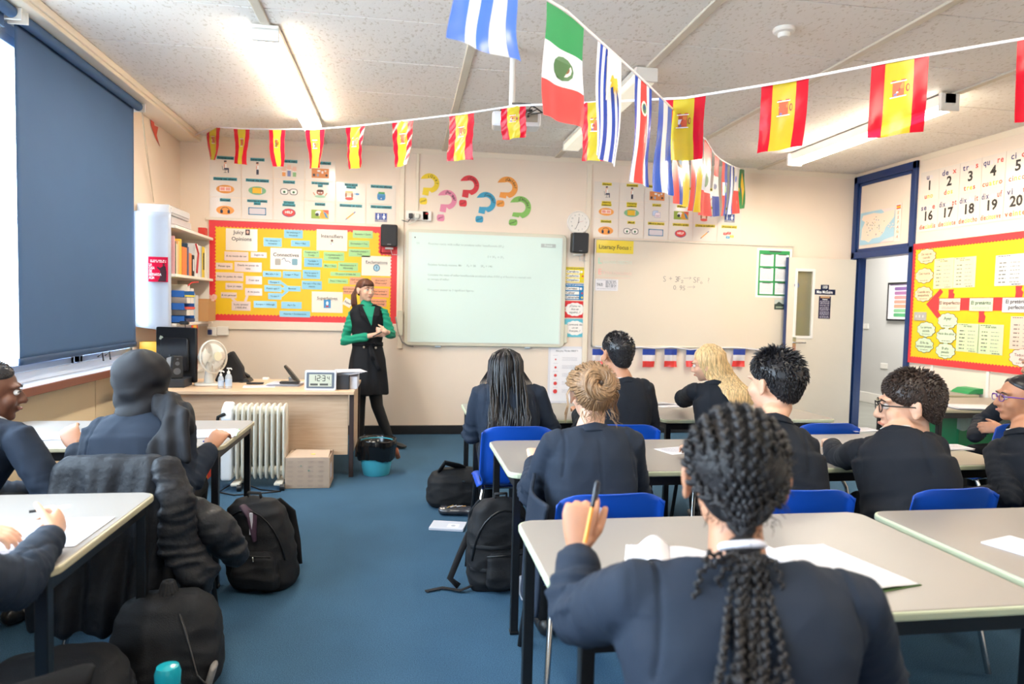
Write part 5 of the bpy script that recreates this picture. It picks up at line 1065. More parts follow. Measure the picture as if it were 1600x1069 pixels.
p, H, s, J = figure('seated pupil in a black headscarf and navy blazer at the window side table', (-1.06, 2.84, .49), hn, P(152, 672, 2.95), P(283, 668, 2.92), (P(226, 596, 3.03), .35, .1, 0, .97), onz(118, 704, tz+.02), onz(325, 705, tz+.01), hintL=(-.3, -.2, -1), hintR=(.3, -.2, -1), skin='skin_mid', blz='blazer', seed=9, shirt=False, s=1.06, girth=1.14, voxel=.007, handL=hL((1, 0, 0), (0, 0, -1)), handR=hL((-1, 0, 0), (0, 0, -1)))
headscarf(p, H, J, hn, 1.0)
# pupil at the left picture edge
p, H, s, J = figure('seated pupil in a navy blazer cut by the left picture edge, looking right', (-1.74, 2.72, .49), P(-22, 658, 2.83), P(-78, 690, 2.90), P(30, 680, 2.74), (P(-14, 612, 2.86), 1.15, .10, 0), (-1.45, 3.15, .55), P(98, 758, 2.95), hintL=(-.3, -.2, -1), hintR=(.6, -.9, -.6), skin='skin_dark', blz='blazer', seed=10, s=1.04, girth=1.15, voxel=.008, face=True, lip='lip_dark', brow='hair_black', handR=hL((-1, 0, .3), (0, 0, -1)))
short_hair(p, H, s, 'hair_black', .85, 1.3, 1.9, 1.06, .006, 400, 11, .0)
# pupil writing at the nearest left table
wr = onz(74, 842, TH+.045)
p, H, s, J = figure('pupil writing at the nearest left table, only hands, sleeve and legs in view', (-1.12, 1.22, .49), (-1.16, 1.40, .95), (-1.33, 1.45, .87), (-.95, 1.36, .87), (V((-1.18, 1.50, 1.11)), 0, .35, 0), onz(-8, 832, TH+.04), wr, hintL=(-.3, -.2, -1), hintR=(.3, -.2, -1), skin='skin_pale', blz='blazer', seed=12, s=1.0, girth=1.1, voxel=.007, bv=.0045, knees=((-1.10, 1.66, .53), (-.70, 1.58, .50)), feet=[(-.1, .4, 0), (.30, .12, 0)], elbowR=onz(22, 915, TH-.0),
   handL=(V((.95, .35, -.08)), V((.2, 1, .1)), V((0, -.1, -1)), (.35, .4, .45, .5), .3, .2), handR=(V((-.1, .95, .25)), V((-.2, .1, 1)), V((-1, 0, -.2)), (.8, .9, 1.0, 1.05), .5, .3))
short_hair(p, H, s, 'hair_brown', .9, 1.35, 1.95, 1.1, .012, 500, 14, .05)
# foreground pupil with the braided ponytail
FH = P(1150, 1300, .90); FH.z = .48; FN = P(1153, 884, 1.08)
fw_ = P(903, 862, 1.27)
p, H, s, J = figure('foreground pupil with black cornrow braids in a ponytail, holding up an orange pen', FH, FN, P(1000, 925, 1.06), P(1330, 935, 1.02), (P(1148, 746, 1.14), .30, .04, 0, 1.06), P(903, 872, 1.27), (.92, 1.32, TH+.03), elbowL=P(902, 968, 1.20), hintR=(.3, -.3, -1), skin='skin_mid', blz='blazer', seed=13, s=1.0, girth=1.12, shirt=False, voxel=.0055, bv=.004, nr=.044,
   handL=(V((.10, .15, 1)), V((1, -.25, .1)), V((.1, 1, -.2)), (.9, 1.5, 1.55, 1.6), .6, .6), handR=hL((-1, 0, 0), (0, 0, -1)))
hair_cornrows(p, H, s*.98, back=backof(J, FH, FN, .155), sp_=P(1148, 900, 1.0).x); FGH = J
# ------------------------------------------------------------------ the teacher
def teacher():
    m = mat('dress', '#111319', .75, bump=.15, bscale=300, spec=.3); g = mat('green_knit', '#0f9070', .8, bump=.3, bscale=500); Y = 6.5
    hipc = V((-.325, Y, .80)); neck = P(573, 477, Y-.01); shL = P(553, 492, Y-.0); shR = P(598, 490, Y+.03); p = thing('person', 'standing teacher in a green polo neck and black belted dress beside the yellow board', 'person', (-.30, Y, 0))
    yaw = .35; H = head_frame(P(571, 453, Y-.01), PI-.55+0, .02, 0, .95); hs = .95   # head towards the class, to the right of the picture
    H = head_frame(P(571, 453.5, Y-.01), PI-.62, .03, 0, .95)
    lat = (shR-shL).normalized(); up = V((0, 0, 1)); fr = V((.25, -.97, 0)).normalized(); s_ = V((-fr.y, fr.x, 0)) # side, to the right of the picture
    body = MB(); add_head(body, H, neck, hs, .043); hL_, hR_ = P(592, 522, Y-.20), P(602, 518, Y-.22)
    elL, elR = P(537, 533, Y-.02), P(611, 524, Y+.0)
    body.tube([shL, elL, hL_], [.035, .032, .022], 12, round_=True); body.tube([shR, elR, hR_], [.035, .032, .022], 12, round_=True)
    loft(body, [(hipc, s_, fr, .10, .07), (lerp(hipc, neck, .6), s_, fr, .10, .07), (lerp(hipc, neck, .95), s_, fr, .08, .05)])
    wl, wr_ = lerp(elL, hL_, .93), lerp(elR, hR_, .85)
    make_hand(body, wl, V((.9, -.25, .18)), V((.1, -.3, 1)), V((.2, 1, 0)), .85, (.9, 1.0, 1.1, 1.1), .5, .4); make_hand(body, wr_, V((-.75, -.5, .1)), V((-.1, -.2, 1)), V((.2, 1, 0)), .85, (.9, 1.0, 1.1, 1.1), .5, .4)
    put('body', fuse(body, .005, 3), 'skin_pale', p)
    # polo neck and sleeves
    k = MB(); k.tube([lerp(neck, H @ V((0, -.02, -.09)), .75), neck, neck+V((0, 0, -.05))], [.050, .056, .085], 20)
    for sh, el, wq in ((shL, elL, lerp(elL, hL_, .62)), (shR, elR, lerp(elR, hR_, .55))): k.tube([lerp(sh, neck, .3), sh, lerp(sh, el, .5), el, wq], [.05, .056, .050, .047, .042], 16, round_=True)
    k.tube([neck+V((0, 0, -.03)), neck+fr*.045+V((0, 0, -.12))], [.07, .06], 16, round_=True)
    def dk(co): return .0035*np.sin(co[:, 2]*150+4*nz(co, 10, 10, 10))
    put('polo_neck_top', fuse(k, .007, 3, dk), 'green_knit', p)
    d = MB(); t = lambda z, a, b, off=0, ox=0: (V((lerp(hipc.x, neck.x, min(1, max(0, (z-.8)/.55)))+ox, Y+off, z)), s_, fr, a, b)
    loft(d, [t(.515, .195, .15), t(.60, .19, .145), t(.72, .178, .135), t(.84, .165, .125), t(.93, .145, .108), t(1.00, .132, .098), t(1.10, .145, .108), t(1.20, .155, .112), t(1.28, .160, .095), t(1.325, .135, .075), t(1.35, .085, .062)], 36, 2.3)
    def dd(co): a = np.arctan2(co[:, 0]-hipc.x, -(co[:, 1]-Y)); return np.where(co[:, 2] < .95, .006*np.sin(a*9+co[:, 2]*3)*np.clip((.98-co[:, 2])/.3, 0, 1), .003*np.sin(co[:, 2]*45+a*3))
    put('dress', fuse(d, .008, 4, dd), 'dress', p)
    # V opening, lapels, belt with bow, buttons
    fc = lambda z, x=0, o=.0: V((lerp(hipc.x, neck.x, (z-.8)/.55), Y, z))+s_*x+fr*(o)
    v_ = MB(); v_.add([fc(1.335, -.055, .078), fc(1.335, .06, .078), fc(1.24, .035, .118), fc(1.15, .012, .116), fc(1.24, -.03, .118)], [(0, 1, 2, 3, 4)]); v_.build('neck_inset', 'green_knit', p, solid=.004)
    for sg in (-1, 1): MB().add([fc(1.345, sg*.06, .070), fc(1.325, sg*.10, .086), fc(1.25, sg*.085, .116), fc(1.15, .014, .122), fc(1.25, sg*.03, .122)], [(0, 1, 2, 3, 4)]).build('lapel', 'dress', p, solid=.006)
    bt = MB(); K = 40; bt.grid(lambda u, v: fc(1.00-.035*v, 0, 0)+s_*(.141*math.cos(2*PI*u))+fr*(.106*math.sin(2*PI*u)), K, 2, wrapu=True); bt.build('belt', 'dress', p, True, solid=.006)
    bw = MB(); 
    for sg in (-1, 1): bw.tube([fc(.985, 0, .108), fc(1.0, sg*.04, .125), fc(.975, sg*.05, .12), fc(.98, 0, .11)], [(.012, .005), (.018, .006), (.018, .006), (.01, .005)], 10)
    bw.tube([fc(.985, .0, .112), fc(.90, .02, .145), fc(.80, .055, .15), fc(.74, .075, .152)], [(.012, .004), (.018, .004), (.02, .004), (.02, .003)], 10, up=fr); bw.tube([fc(.985, .0, .112), fc(.91, .0, .145), fc(.84, .02, .152)], [(.012, .004), (.018, .004), (.02, .003)], 10, up=fr); bw.build('belt_bow', 'dress', p, True)
    for x, z in ((-.06, .96), (.05, .955), (-.055, 1.07), (.06, 1.07)): MB().lathe([(.010, 0), (.010, .003), (.006, .004)], fc(z, x, .108+(.012 if z < 1 else .005)), 14, axis=fr).build('button', mat('button', '#b0a596', .3, metal=.4), p, 40)
    # legs in black tights, shoes
    lg = MB(); kn = P(597, 640, Y-.02); an = P(611, 694, Y+.02)
    lg.tube([V((-.27, Y, .62)), V((-.235, Y-.01, .40)), V((-.17, Y+.02, .22)), V((-.105, Y+.03, .065))], [.072, .056, .050, .032], 18, round_=True); lg.tube([V((-.40, Y, .62)), V((-.40, Y-.01, .40)), V((-.40, Y+.02, .22)), V((-.39, Y+.03, .065))], [.072, .056, .050, .032], 18, round_=True)
    put('tights', fuse(lg, .008, 3), mat('tights', '#141418', .7), p)
    for a, dv in ((V((-.10, Y+.04, .03)), V((.75, -.65, 0))), (V((-.39, Y+.02, .03)), V((.1, -1, 0)))):
        dv = dv.normalized(); s = MB(); s.tube([a-dv*.05+V((0, 0, .018)), a+dv*.03+V((0, 0, .006)), a+dv*.12, a+dv*.17-V((0, 0, .006))], [(.030, .030), (.036, .024), (.038, .020), (.026, .012)], 16, round_=True); put('shoe', fuse(s, .006, 2), 'black_plastic', p)
    face_bits(p, H, hs, 'iris', 'lip', 'hair_brown')
    # hair: cap, fringe, ponytail
    fn, lim = capsurf(H, hs, 1.12, 1.85, 2.35, 1.09, 1.2, .01, 3); MB().grid(fn, 64, 36, wrapu=True).build('hair', 'hair_auburn', p, True, fix=False); f = MB(); R = random.Random(5)
    for i in range(150):
        az = R.uniform(-.85, .85); f.tube([capP(H, az*.5, .35, 1.1), capP(H, az*.8, .8, 1.12), capP(H, az, 1.1, 1.13), capP(H, az, 1.33+.06*R.random(), 1.09+.02*abs(az))], [.003, .0036, .0034, .001], 4)
    f.build('fringe', 'hair_auburn', p, True, fix=False); t_ = MB(); B = H @ V((0, -.105, .02))
    for i in range(110):
        o = V((R.uniform(-1, 1), R.uniform(-1, 1), R.uniform(-1, 1)))*.014; e = V((R.uniform(-1, 1), R.uniform(-1, 1), 0))*.022; side = V((-.055, .0, 0))
        t_.tube([B+o*.5, B+side*.5+o+V((0, .02, 0)), B+side+e+V((0, .01, -.07)), B+side*.9+e*1.2+V((0, 0, -.15)), B+side*.8+e*.5+V((0, 0, -.20-.02*R.random()))], [.003, .0036, .0034, .003, .001], 4)
    t_.build('ponytail', 'hair_auburn', p, True, fix=False)
    pen = MB().tube([P(583, 526, Y-.26), P(596, 519, Y-.26)], .006, 10, round_=True).build('marker_pen', 'black_plastic', None, True); tag(pen, 'black marker pen held in the teacher\'s clasped hands', 'pen')
teacher()
# ------------------------------------------------------------------ foreground pen
h0 = P(916, 838, 1.25); h1 = P(933, 754, 1.27)
t = thing('pen', 'orange ballpoint pen with a dark clear cap held up by the foreground pupil', 'pen', h0)
mid = lerp(h0, h1, .56); MB().cyl(lerp(h0, h1, -.12), mid, .0042, 12).build('barrel', mat('pen_orange', '#ef9a3c', .3), t, 40)
MB().tube([mid, lerp(h0, h1, .98), h1], [.0050, .0046, .0038], 12, round_=True).build('cap', mat('pen_cap', '#2a2c34', .2), t, 50)
MB().tube([mid+(h1-mid)*.95+V((.006, 0, 0)), mid+(h1-mid)*.25+V((.007, 0, 0))], [(.0014, .002)]*2, 8, round_=True).build('clip', 'pen_cap', t, 50)
# ------------------------------------------------------------------ coat over the headscarf pupil's chair
def coat():
    t = thing('coat', 'dark padded coat draped over the back of the headscarf pupil\'s chair', 'coat', (-1.03, 2.62, .1)); cm_ = mat('coat_black', '#12151c', .55, bump=.35, bscale=45, spec=.35); yc = 2.675
    s, f = V((1, -.05, 0)).normalized(), V((.05, 1, 0)).normalized(); b = MB()
    def S(px, z, a, bb, y=yc): return (V((px, y, z)), s, f, a, bb)
    loft(b, [S(-1.04, .775, .165, .035), S(-1.04, .74, .205, .05), S(-1.04, .62, .225, .055, yc-.015), S(-1.05, .45, .25, .065, yc-.03), S(-1.05, .28, .265, .08, yc-.04), S(-1.05, .16, .25, .085, yc-.04)], 40, 3.0)
    def d(co): x, z = co[:, 0], co[:, 2]; k = np.clip((.80-z)/.25, 0, 1); return k*(.014*np.sin(x*42+z*4+1.5*nz(co, 5, 5, 3, 3))+.006*np.sin(x*95-z*9))+.004*nz(co, 18, 18, 18)
    put('coat_body', fuse(b, .009, 4, d), 'coat_black', t)
    sl = MB(); sl.tube([V((-.86, 2.66, .74)), V((-.80, 2.60, .62)), V((-.80, 2.60, .46)), V((-.72, 2.62, .33)), V((-.75, 2.63, .22))], [(.05, .03), (.065, .035), (.07, .035), (.07, .035), (.03, .02)], 18, round_=True)
    def d2(co): return .009*(1-2.2*np.abs(nz(co, 8, 8, 26, 7)))
    put('sleeve', fuse(sl, .008, 3, d2), 'coat_black', t)
    sl = MB(); sl.tube([V((-.80, 2.72, .55)), V((-.70, 2.74, .47)), V((-.64, 2.76, .37))], [(.06, .06), (.085, .07), (.06, .05)], 18, round_=True); put('hood', fuse(sl, .009, 3, d2), 'coat_black', t)
coat()
# ------------------------------------------------------------------ bags
def backpack(label, x, y, w_, d, h, rz=0, lean=0, name='backpack', open_=False, col='bag_cloth', pocket=True, straps=True, slump=.0, zip_=True):
    mat('bag_cloth', '#16171b', .7, bump=.3, bscale=350, spec=.35); t = thing(name, label, 'bag', (x, y, 0)); R = Matrix.Rotation(rz, 3, 'Z'); s, f = R @ V((1, 0, 0)), R @ V((0, 1, 0)); o = V((x, y, 0))
    T = lambda a, b, z: o+s*(a+slump*z)+f*(b+lean*z)+V((0, 0, z)); b = MB()
    loft(b, [(T(0, 0, .004), s, f, w_*.46, d*.46), (T(0, 0, .04), s, f, w_*.52, d*.52), (T(0, 0, h*.4), s, f, w_*.52, d*.50), (T(0, 0, h*.7), s, f, w_*.49, d*.42), (T(0, 0, h*.88), s, f, w_*.42, d*.32), (T(0, 0, h*.97), s, f, w_*.28, d*.18), (T(0, 0, h), s, f, w_*.1, d*.06)], 36, 3)
    def dd(co): return .006*nz(co, 14, 14, 14, x*3)+.006*(1-2*np.abs(nz(co, 9, 9, 18, y)))
    put('bag_body', fuse(b, .008, 4, dd), col, t)
    if pocket:
        b = MB(); loft(b, [(T(.02, -d*.50, .03), s, f, w_*.34, d*.16), (T(.02, -d*.54, h*.2), s, f, w_*.36, d*.2), (T(.02, -d*.50, h*.40), s, f, w_*.33, d*.16), (T(.02, -d*.44, h*.46), s, f, w_*.25, d*.08)], 28, 3.2); put('front_pocket', fuse(b, .007, 4, dd), col, t)
        MB().tube([T(-w_*.30, -d*.60, h*.43), T(.02, -d*.66, h*.44), T(w_*.36, -d*.60, h*.43)], .004, 6).build('pocket_zip', 'black_metal', t, True)
        MB().tube([T(w_*.1, -d*.66, h*.43), T(w_*.11, -d*.68, h*.39)], .004, 6, round_=True).build('zip_pull', 'chrome', t, True)
    if zip_: MB().tube([T(-w_*.49*math.cos(a), -d*.32-.03*math.sin(a), h*(.35+.56*math.sin(a))) for a in [PI*i/14 for i in range(15)]], [(.006, .003)]*15, 6).build('main_zip', 'black_metal', t, True)
    if straps:
        MB().tube([T(-.03, 0, h*.97), T(-.03, -.01, h*1.05), T(.03, -.01, h*1.05), T(.03, 0, h*.97)], [(.004, .012)]*4, 8).build('grab_handle', col, t, True)
        for k in (-1, 1): MB().tube([T(k*w_*.25, d*.3, h*.93), T(k*w_*.36, d*.62, h*.75), T(k*w_*.38, d*.66, h*.4), T(k*w_*.42, d*.5, .06)], [(.022, .006)]*4, 8, ups=f).build('shoulder_strap', col, t, True)
    return t, T
t, T = backpack('dark grey backpack standing by the leg of the middle row table', .475, 3.24, .30, .20, .43, .12)
MB().tube([T(-.14, .05, .25), T(-.19, .04, .14), T(-.24, 0, .05), T(-.20, -.02, .015)], [(.004, .016)]*4, 8, up=V((1, 0, 0))).build('trailing_strap', 'bag_cloth', t, True)
q = onz(665, 924, .006); MB().tube([T(-.13, -.05, .03), T(-.20, -.06, .012), V((q.x+.08, q.y+.03, .008)), V((q.x, q.y, .006))], [(.014, .003)]*4, 8, ups=V((0, 0, 1))).build('trailing_strap', 'bag_cloth', t, True)
for z in (.22, .11): MB().tube([T(-.155, -.06, z), T(-.06, -.118, z+.003), T(.06, -.12, z+.003)], [(.003, .010)]*3, 8).build('side_band', 'bag_cloth', t, True)
t, T = backpack('open black backpack leaning on the left window-side table leg', -.64, 3.36, .30, .22, .42, -.25, name='backpack', slump=-.12)
MB().tube([T(-.02, -.09, .40), T(.03, -.11, .36), T(.035, -.12, .25)], [(.02, .008), (.03, .01), (.012, .006)], 10, round_=True).build('purple_lining', mat('lining', '#3a2236', .6), t, True)
q = T(.03, -.125, .33); MB().box(q, (.012, .01, .10), rz=-.25).build('white_book_edge', 'paper', t)
t, T = backpack('slumped black rucksack on the carpet by the front row table leg', .37, 4.62, .38, .26, .25, .15, name='rucksack', straps=False, pocket=False, zip_=False)
MB().tube([T(-.12, -.02, .24), T(-.09, -.05, .30), T(.0, -.03, .27), T(.05, 0, .25)], [(.03, .01), (.035, .012), (.03, .01), (.02, .01)], 10, round_=True).build('open_flap', 'bag_cloth', t, True)
MB().box(T(.02, -.13, .19), (.02, .01, .012)).build('buckle', 'chrome', t)
t, T = backpack('black drawstring bag on the carpet behind the nearest left table', -.80, 2.50, .34, .26, .33, .1, name='drawstring_bag', straps=False, pocket=False, zip_=False)
k = MB()
for i in range(14): a = 2*PI*i/14; k.tube([T(.015*math.cos(a), .015*math.sin(a), .36), T(.03*math.cos(a), .025*math.sin(a), .32), T(.10*math.cos(a), .08*math.sin(a), .26)], [.010, .008, .006], 6, round_=True)
k.build('gathered_neck', 'bag_cloth', t, True)
MB().tube([T(.02, -.03, .33), T(.08, -.13, .24), T(.12, -.16, .1), T(.22, -.2, .01), T(.24, -.12, .005)], .004, 6).build('drawstring', 'black_plastic', t, True)
MB().tube([T(.145, -.10, .03), T(.165, -.11, .10)], [(.012, .03)]*2, 10, round_=True).build('grey_patch', mat('patch', '#8b8581', .6), t, True)
t, T = backpack('round black bag on the floor under the nearest left table', -1.0, 2.16, .38, .30, .30, .2, name='holdall', straps=False, pocket=False, zip_=False)
q = P(262, 1056, 2.05); t = thing('water_bottle', 'translucent teal water bottle top at the bottom picture edge', 'bottle', (q.x, q.y, 0)); bz = q.z
MB().lathe([(.033, .0), (.035, .01), (.035, bz-.03), (.028, bz-.01)], (q.x, q.y, 0), 24).build('bottle_body', mat('teal_clear', '#2d8a98', .15, alpha=.8), t, 40); MB().lathe([(.034, bz-.02), (.036, bz+.01), (.030, bz+.028), (.012, bz+.034)], (q.x, q.y, 0), 24).build('bottle_lid', mat('teal', '#1aa0b0', .15), t, 40)
# notebook and pencil case on the carpet
q = onz(700, 824, .0); o = MB().box((q.x, q.y, .008), (.21, .15, .015), rz=-.25).build('exercise_book', mat('book_lilac', '#d9dbe6', .35), None, bevel=.002); tag(o, 'pale exercise book lying on the carpet in the aisle', 'book')
R = Matrix.Rotation(-.25, 3, 'Z'); A = Art((V((q.x, q.y, .0155)), R @ V((1, 0, 0)), R @ V((0, 1, 0)), V((0, 0, 1))), .0003); A.poly(rect(.0, -.05, .07, .02), '#f2f2f6'); A.poly(ell(.035, -.015, .014), '#b9bccb'); A.build(o)
q = onz(713, 805, .0); t = thing('pencil_case', 'clear and black pencil case on the carpet beside the backpack', 'pencil case', (q.x, q.y, 0)); b = MB(); b.tube([V((q.x-.09, q.y+.02, .03)), V((q.x+.09, q.y-.01, .03))], [(.045, .028)]*2, 16, round_=True)
put('case', fuse(b, .006, 2, lambda co: .004*nz(co, 30, 30, 30)), mat('case_dark', '#33333a', .12, coat=.5), t)
for k in range(5): MB().cyl((q.x-.06+.02*k, q.y-.02+.005*k, .057), (q.x-.02+.02*k, q.y+.02-.006*k, .059), .003, 6).build('pen', cm(('#c9a25a', '#e8e8ee', '#8c6a44', '#d8d8e0', '#c08a50')[k]), t)
q = onz(822, 935, 0); t = thing('plastic_tub', 'clear tub of coloured sweets on the floor beneath the middle table', 'tub', (q.x, q.y, 0)); MB().box((q.x+.02, q.y, .05), (.10, .08, .09)).build('tub', mat('tub_clear', '#d9d9e2', .2, alpha=.6), t, bevel=.006)
A = Art((V((q.x+.02, q.y-.041, .05)), V((1, 0, 0)), V((0, 0, 1)), V((0, -1, 0)))); 
for k in range(22): A.poly(ell(rnd.uniform(-.04, .04), rnd.uniform(-.035, .035), .008, .006, 8), rnd.choice(('#c7323a', '#e2c93a', '#3a8a5a', '#d9d9e8', '#3a5aa8', '#b03a6a')))
A.build(t)
# ------------------------------------------------------------------ books and papers on the tables
def open_book(label, cx_, cy_, rz, w_=.21, d=.297, cover='#4f7a4f', lift=.03, z=TH):
    t = thing('exercise_book', label, 'book', (cx_, cy_, z), rz)
    R = Matrix.Rotation(rz, 3, 'Z'); u, v = R @ V((1, 0, 0)), R @ V((0, 1, 0)); o = V((cx_, cy_, z))
    MB().prism(rect(-w_, -d/2, w_, d/2), (o, u, v, V((0, 0, 1))), .0005, .003).build('cover', cm(cover), t)
    for sg in (-1, 1):
        def fn(a, b, sg=sg): k = lift if sg < 0 else .008; h = .004+.006*(1-a)+k*math.sin(min(1, a*1.25)*PI)*(.75+.25*b)*(1 if sg < 0 else .5); return o+u*(sg*a*w_*(.985-.10*(lift > .02 and sg < 0)))+v*((b-.5)*d*.98)+V((0, 0, h))
        pg = MB().grid(fn, 18, 8).build('page', 'paper', t, True, solid=.002)
        A = MB()
        for i in range(11):
            b0 = .90-.07*i; L = rnd.uniform(.5, .85) if sg < 0 else rnd.uniform(.2, .8); 
            if sg > 0 and i > 4: continue
            for j in range(int(L*14)):
                if rnd.random() < .15: continue
                a0 = .12+j*.052 if sg > 0 else .88-j*.052; P_ = [fn(a0, b0)+V((0, 0, .0018)), fn(a0+.036*(1 if sg > 0 else -1), b0)+V((0, 0, .0018)), fn(a0+.036*(1 if sg > 0 else -1), b0-.010)+V((0, 0, .0018)), fn(a0, b0-.010)+V((0, 0, .0018))]; A.add(P_, [(0, 1, 2, 3)])
        if A.f: A.build('handwriting', cm('#9a9cb0'), pg, fix=False)
    return t
q = onz(1410, 893, TH); open_book('large open exercise book with handwriting on the nearest table beside the foreground pupil', 1.06, 1.60, .22, .20, .31, '#4d6b3c', .035)
q = onz(1040, 880, TH); open_book('open booklet partly hidden behind the foreground pupil on the nearest table', q.x+.02, q.y+.02, -.35, .12, .17, '#d8d8dc', .03)
q = onz(1590, 862, TH); o = MB().box((q.x+.05, q.y, TH+.003), (.15, .2, .005), rz=.3).build('paper_sheet', 'paper', None); tag(o, 'white papers on the right nearest table at the picture edge', 'paper')
paper_on('paper_sheet', 'white sheet with green edge behind the foreground pupil on the middle row table', 1062, 704, .2, .14, .3, TH)
paper_on('exercise_book', 'white exercise book in front of the spiky haired boy', 1210, 706, .2, .16, .1, TH, 3)
paper_on('exercise_book', 'white open exercise book under the arm of the boy with glasses', 1300, 716, .22, .14, 0, TH, 3)
paper_on('exercise_book', 'exercise book with green edge on the table left of the boy with glasses', 1345, 672, .18, .12, .1, TH, 3)
paper_on('exercise_book', 'white exercise book right of the boy with glasses, at the table corner', 1487, 700, .16, .12, 0, TH, 4)
paper_on('paper_sheet', 'blue tinted worksheet under the blonde pupil\'s elbow', 1052, 634, .26, .16, .1, TH, 2)
paper_on('paper_sheet', 'white worksheet in front of the dark haired boy at the front row', 1028, 632, .2, .14, .1, TH, 2)
paper_on('paper_stack', 'loose white papers on the side table by the right wall', 1515, 637, .32, .24, -.2, TH, 8, spread=.03)
paper_on('exercise_book', 'open white exercise book left of the headscarf pupil', 78, 683, .30, .20, .25, TH, 4)
t = paper_on('exercise_book', 'open white exercise book with a green cover right of the headscarf pupil', 334, 679, .20, .19, .15, TH, 5)
q = onz(347, 676, TH); o = MB().box((q.x-.02, q.y-.01, TH+.0), (.20, .19, .002), rz=.15).build('book_cover', cm('#7fb56a'), t)
q = onz(318, 690, TH+.02); o = MB().tube([q, q+V((.03, .01, .004))], .004, 8, round_=True).build('pen', cm('#3a4a9c'), None, True); tag(o, 'blue pen lying on the book right of the headscarf pupil', 'pen')
q = onz(110, 828, TH); o = paper_on('paper_sheet', 'white worksheet on the nearest left table beside the writing hand', 84, 832, .21, .26, 0, TH, 2)
o = paper_on('exercise_book', 'white exercise book with purple edge under the writing pupil\'s hands', -12, 856, .21, .28, .1, TH, 3)
q0, q1 = onz(45, 800, TH+.05), onz(108, 791, TH+.05); t = thing('pen', 'white and black pen in the writing hand at the left', 'pen', q0); MB().cyl(q0, lerp(q0, q1, .35), .004, 10).build('pen_grip', 'black_plastic', t, 40); MB().tube([lerp(q0, q1, .35), q1], .0045, 10, round_=True).build('barrel', mat('pen_white', '#f0f0f4', .3), t, 40)
# side tables: green folder, red pencil case, green crate
q = onz(1500, 614, TH); o = MB().prism([(-.13, 0), (.13, 0), (.10, .03), (.03, .05), (-.06, .045), (-.11, .02)], (V((q.x+.12, q.y+.1, TH)), V((1, 0, 0)), V((0, 0, 1)), V((0, -1, 0))), 0, .2).build('green_folder', mat('folder_green', '#1d8a4e', .4), None, bevel=.004); tag(o, 'green folder lying on the far side table under the board', 'folder')
q = onz(1462, 606, TH); t = thing('pencil_case', 'red tartan pencil case behind the boy with glasses', 'pencil case', (q.x+.05, q.y+.1, TH)); b = MB(); b.tube([V((q.x-.06, q.y+.12, TH+.06)), V((q.x+.16, q.y+.05, TH+.05))], [.058, .05], 18, round_=True); put('case', fuse(b, .007, 2), mat('case_red', '#a3202c', .5), t)
for k in range(2): c_ = V((q.x+.02+.07*k, q.y+.10-.02*k, TH+.057)); MB().tube([c_+V((.0, .062*math.cos(a), .062*math.sin(a))) for a in [2*PI*i/20 for i in range(21)]], .005, 6, caps=False).build('stripe', 'black_plastic', t, True)
t = thing('storage_crate', 'green plastic crate with a clear bag under the side table', 'crate', (4.72, 5.0, 0)); MB().bb(4.35, 4.98, 4.75, 5.15, .22, .56).build('crate', mat('crate_green', '#127a4a', .35), t, bevel=.012); b = MB(); b.grid(lambda u, v: V((4.33+.66*u, 4.74-.006*math.sin(u*30), .58-.10*v-.02*math.sin(u*17)*v)), 60, 6); b.build('bin_liner', mat('liner_clear', '#dfe6e8', .15, alpha=.4), t, True)
MB().bb(4.33, 5.0, 4.73, 5.17, 0, .22).build('base', 'black_plastic', t)
q = onz(1484, 660, .2); 
for k, px in enumerate((1457, 1545)):
    y = onX(px, 590, RX).y; z1 = .92; tag(MB().bb(RX-.014, RX, y-.014, y+.014, .35, z1).build('shelf_upright', 'white_paint', None, bevel=.002), 'slotted white shelf upright on the right wall, %s of two' % ('farther', 'nearer')[k], 'bracket')
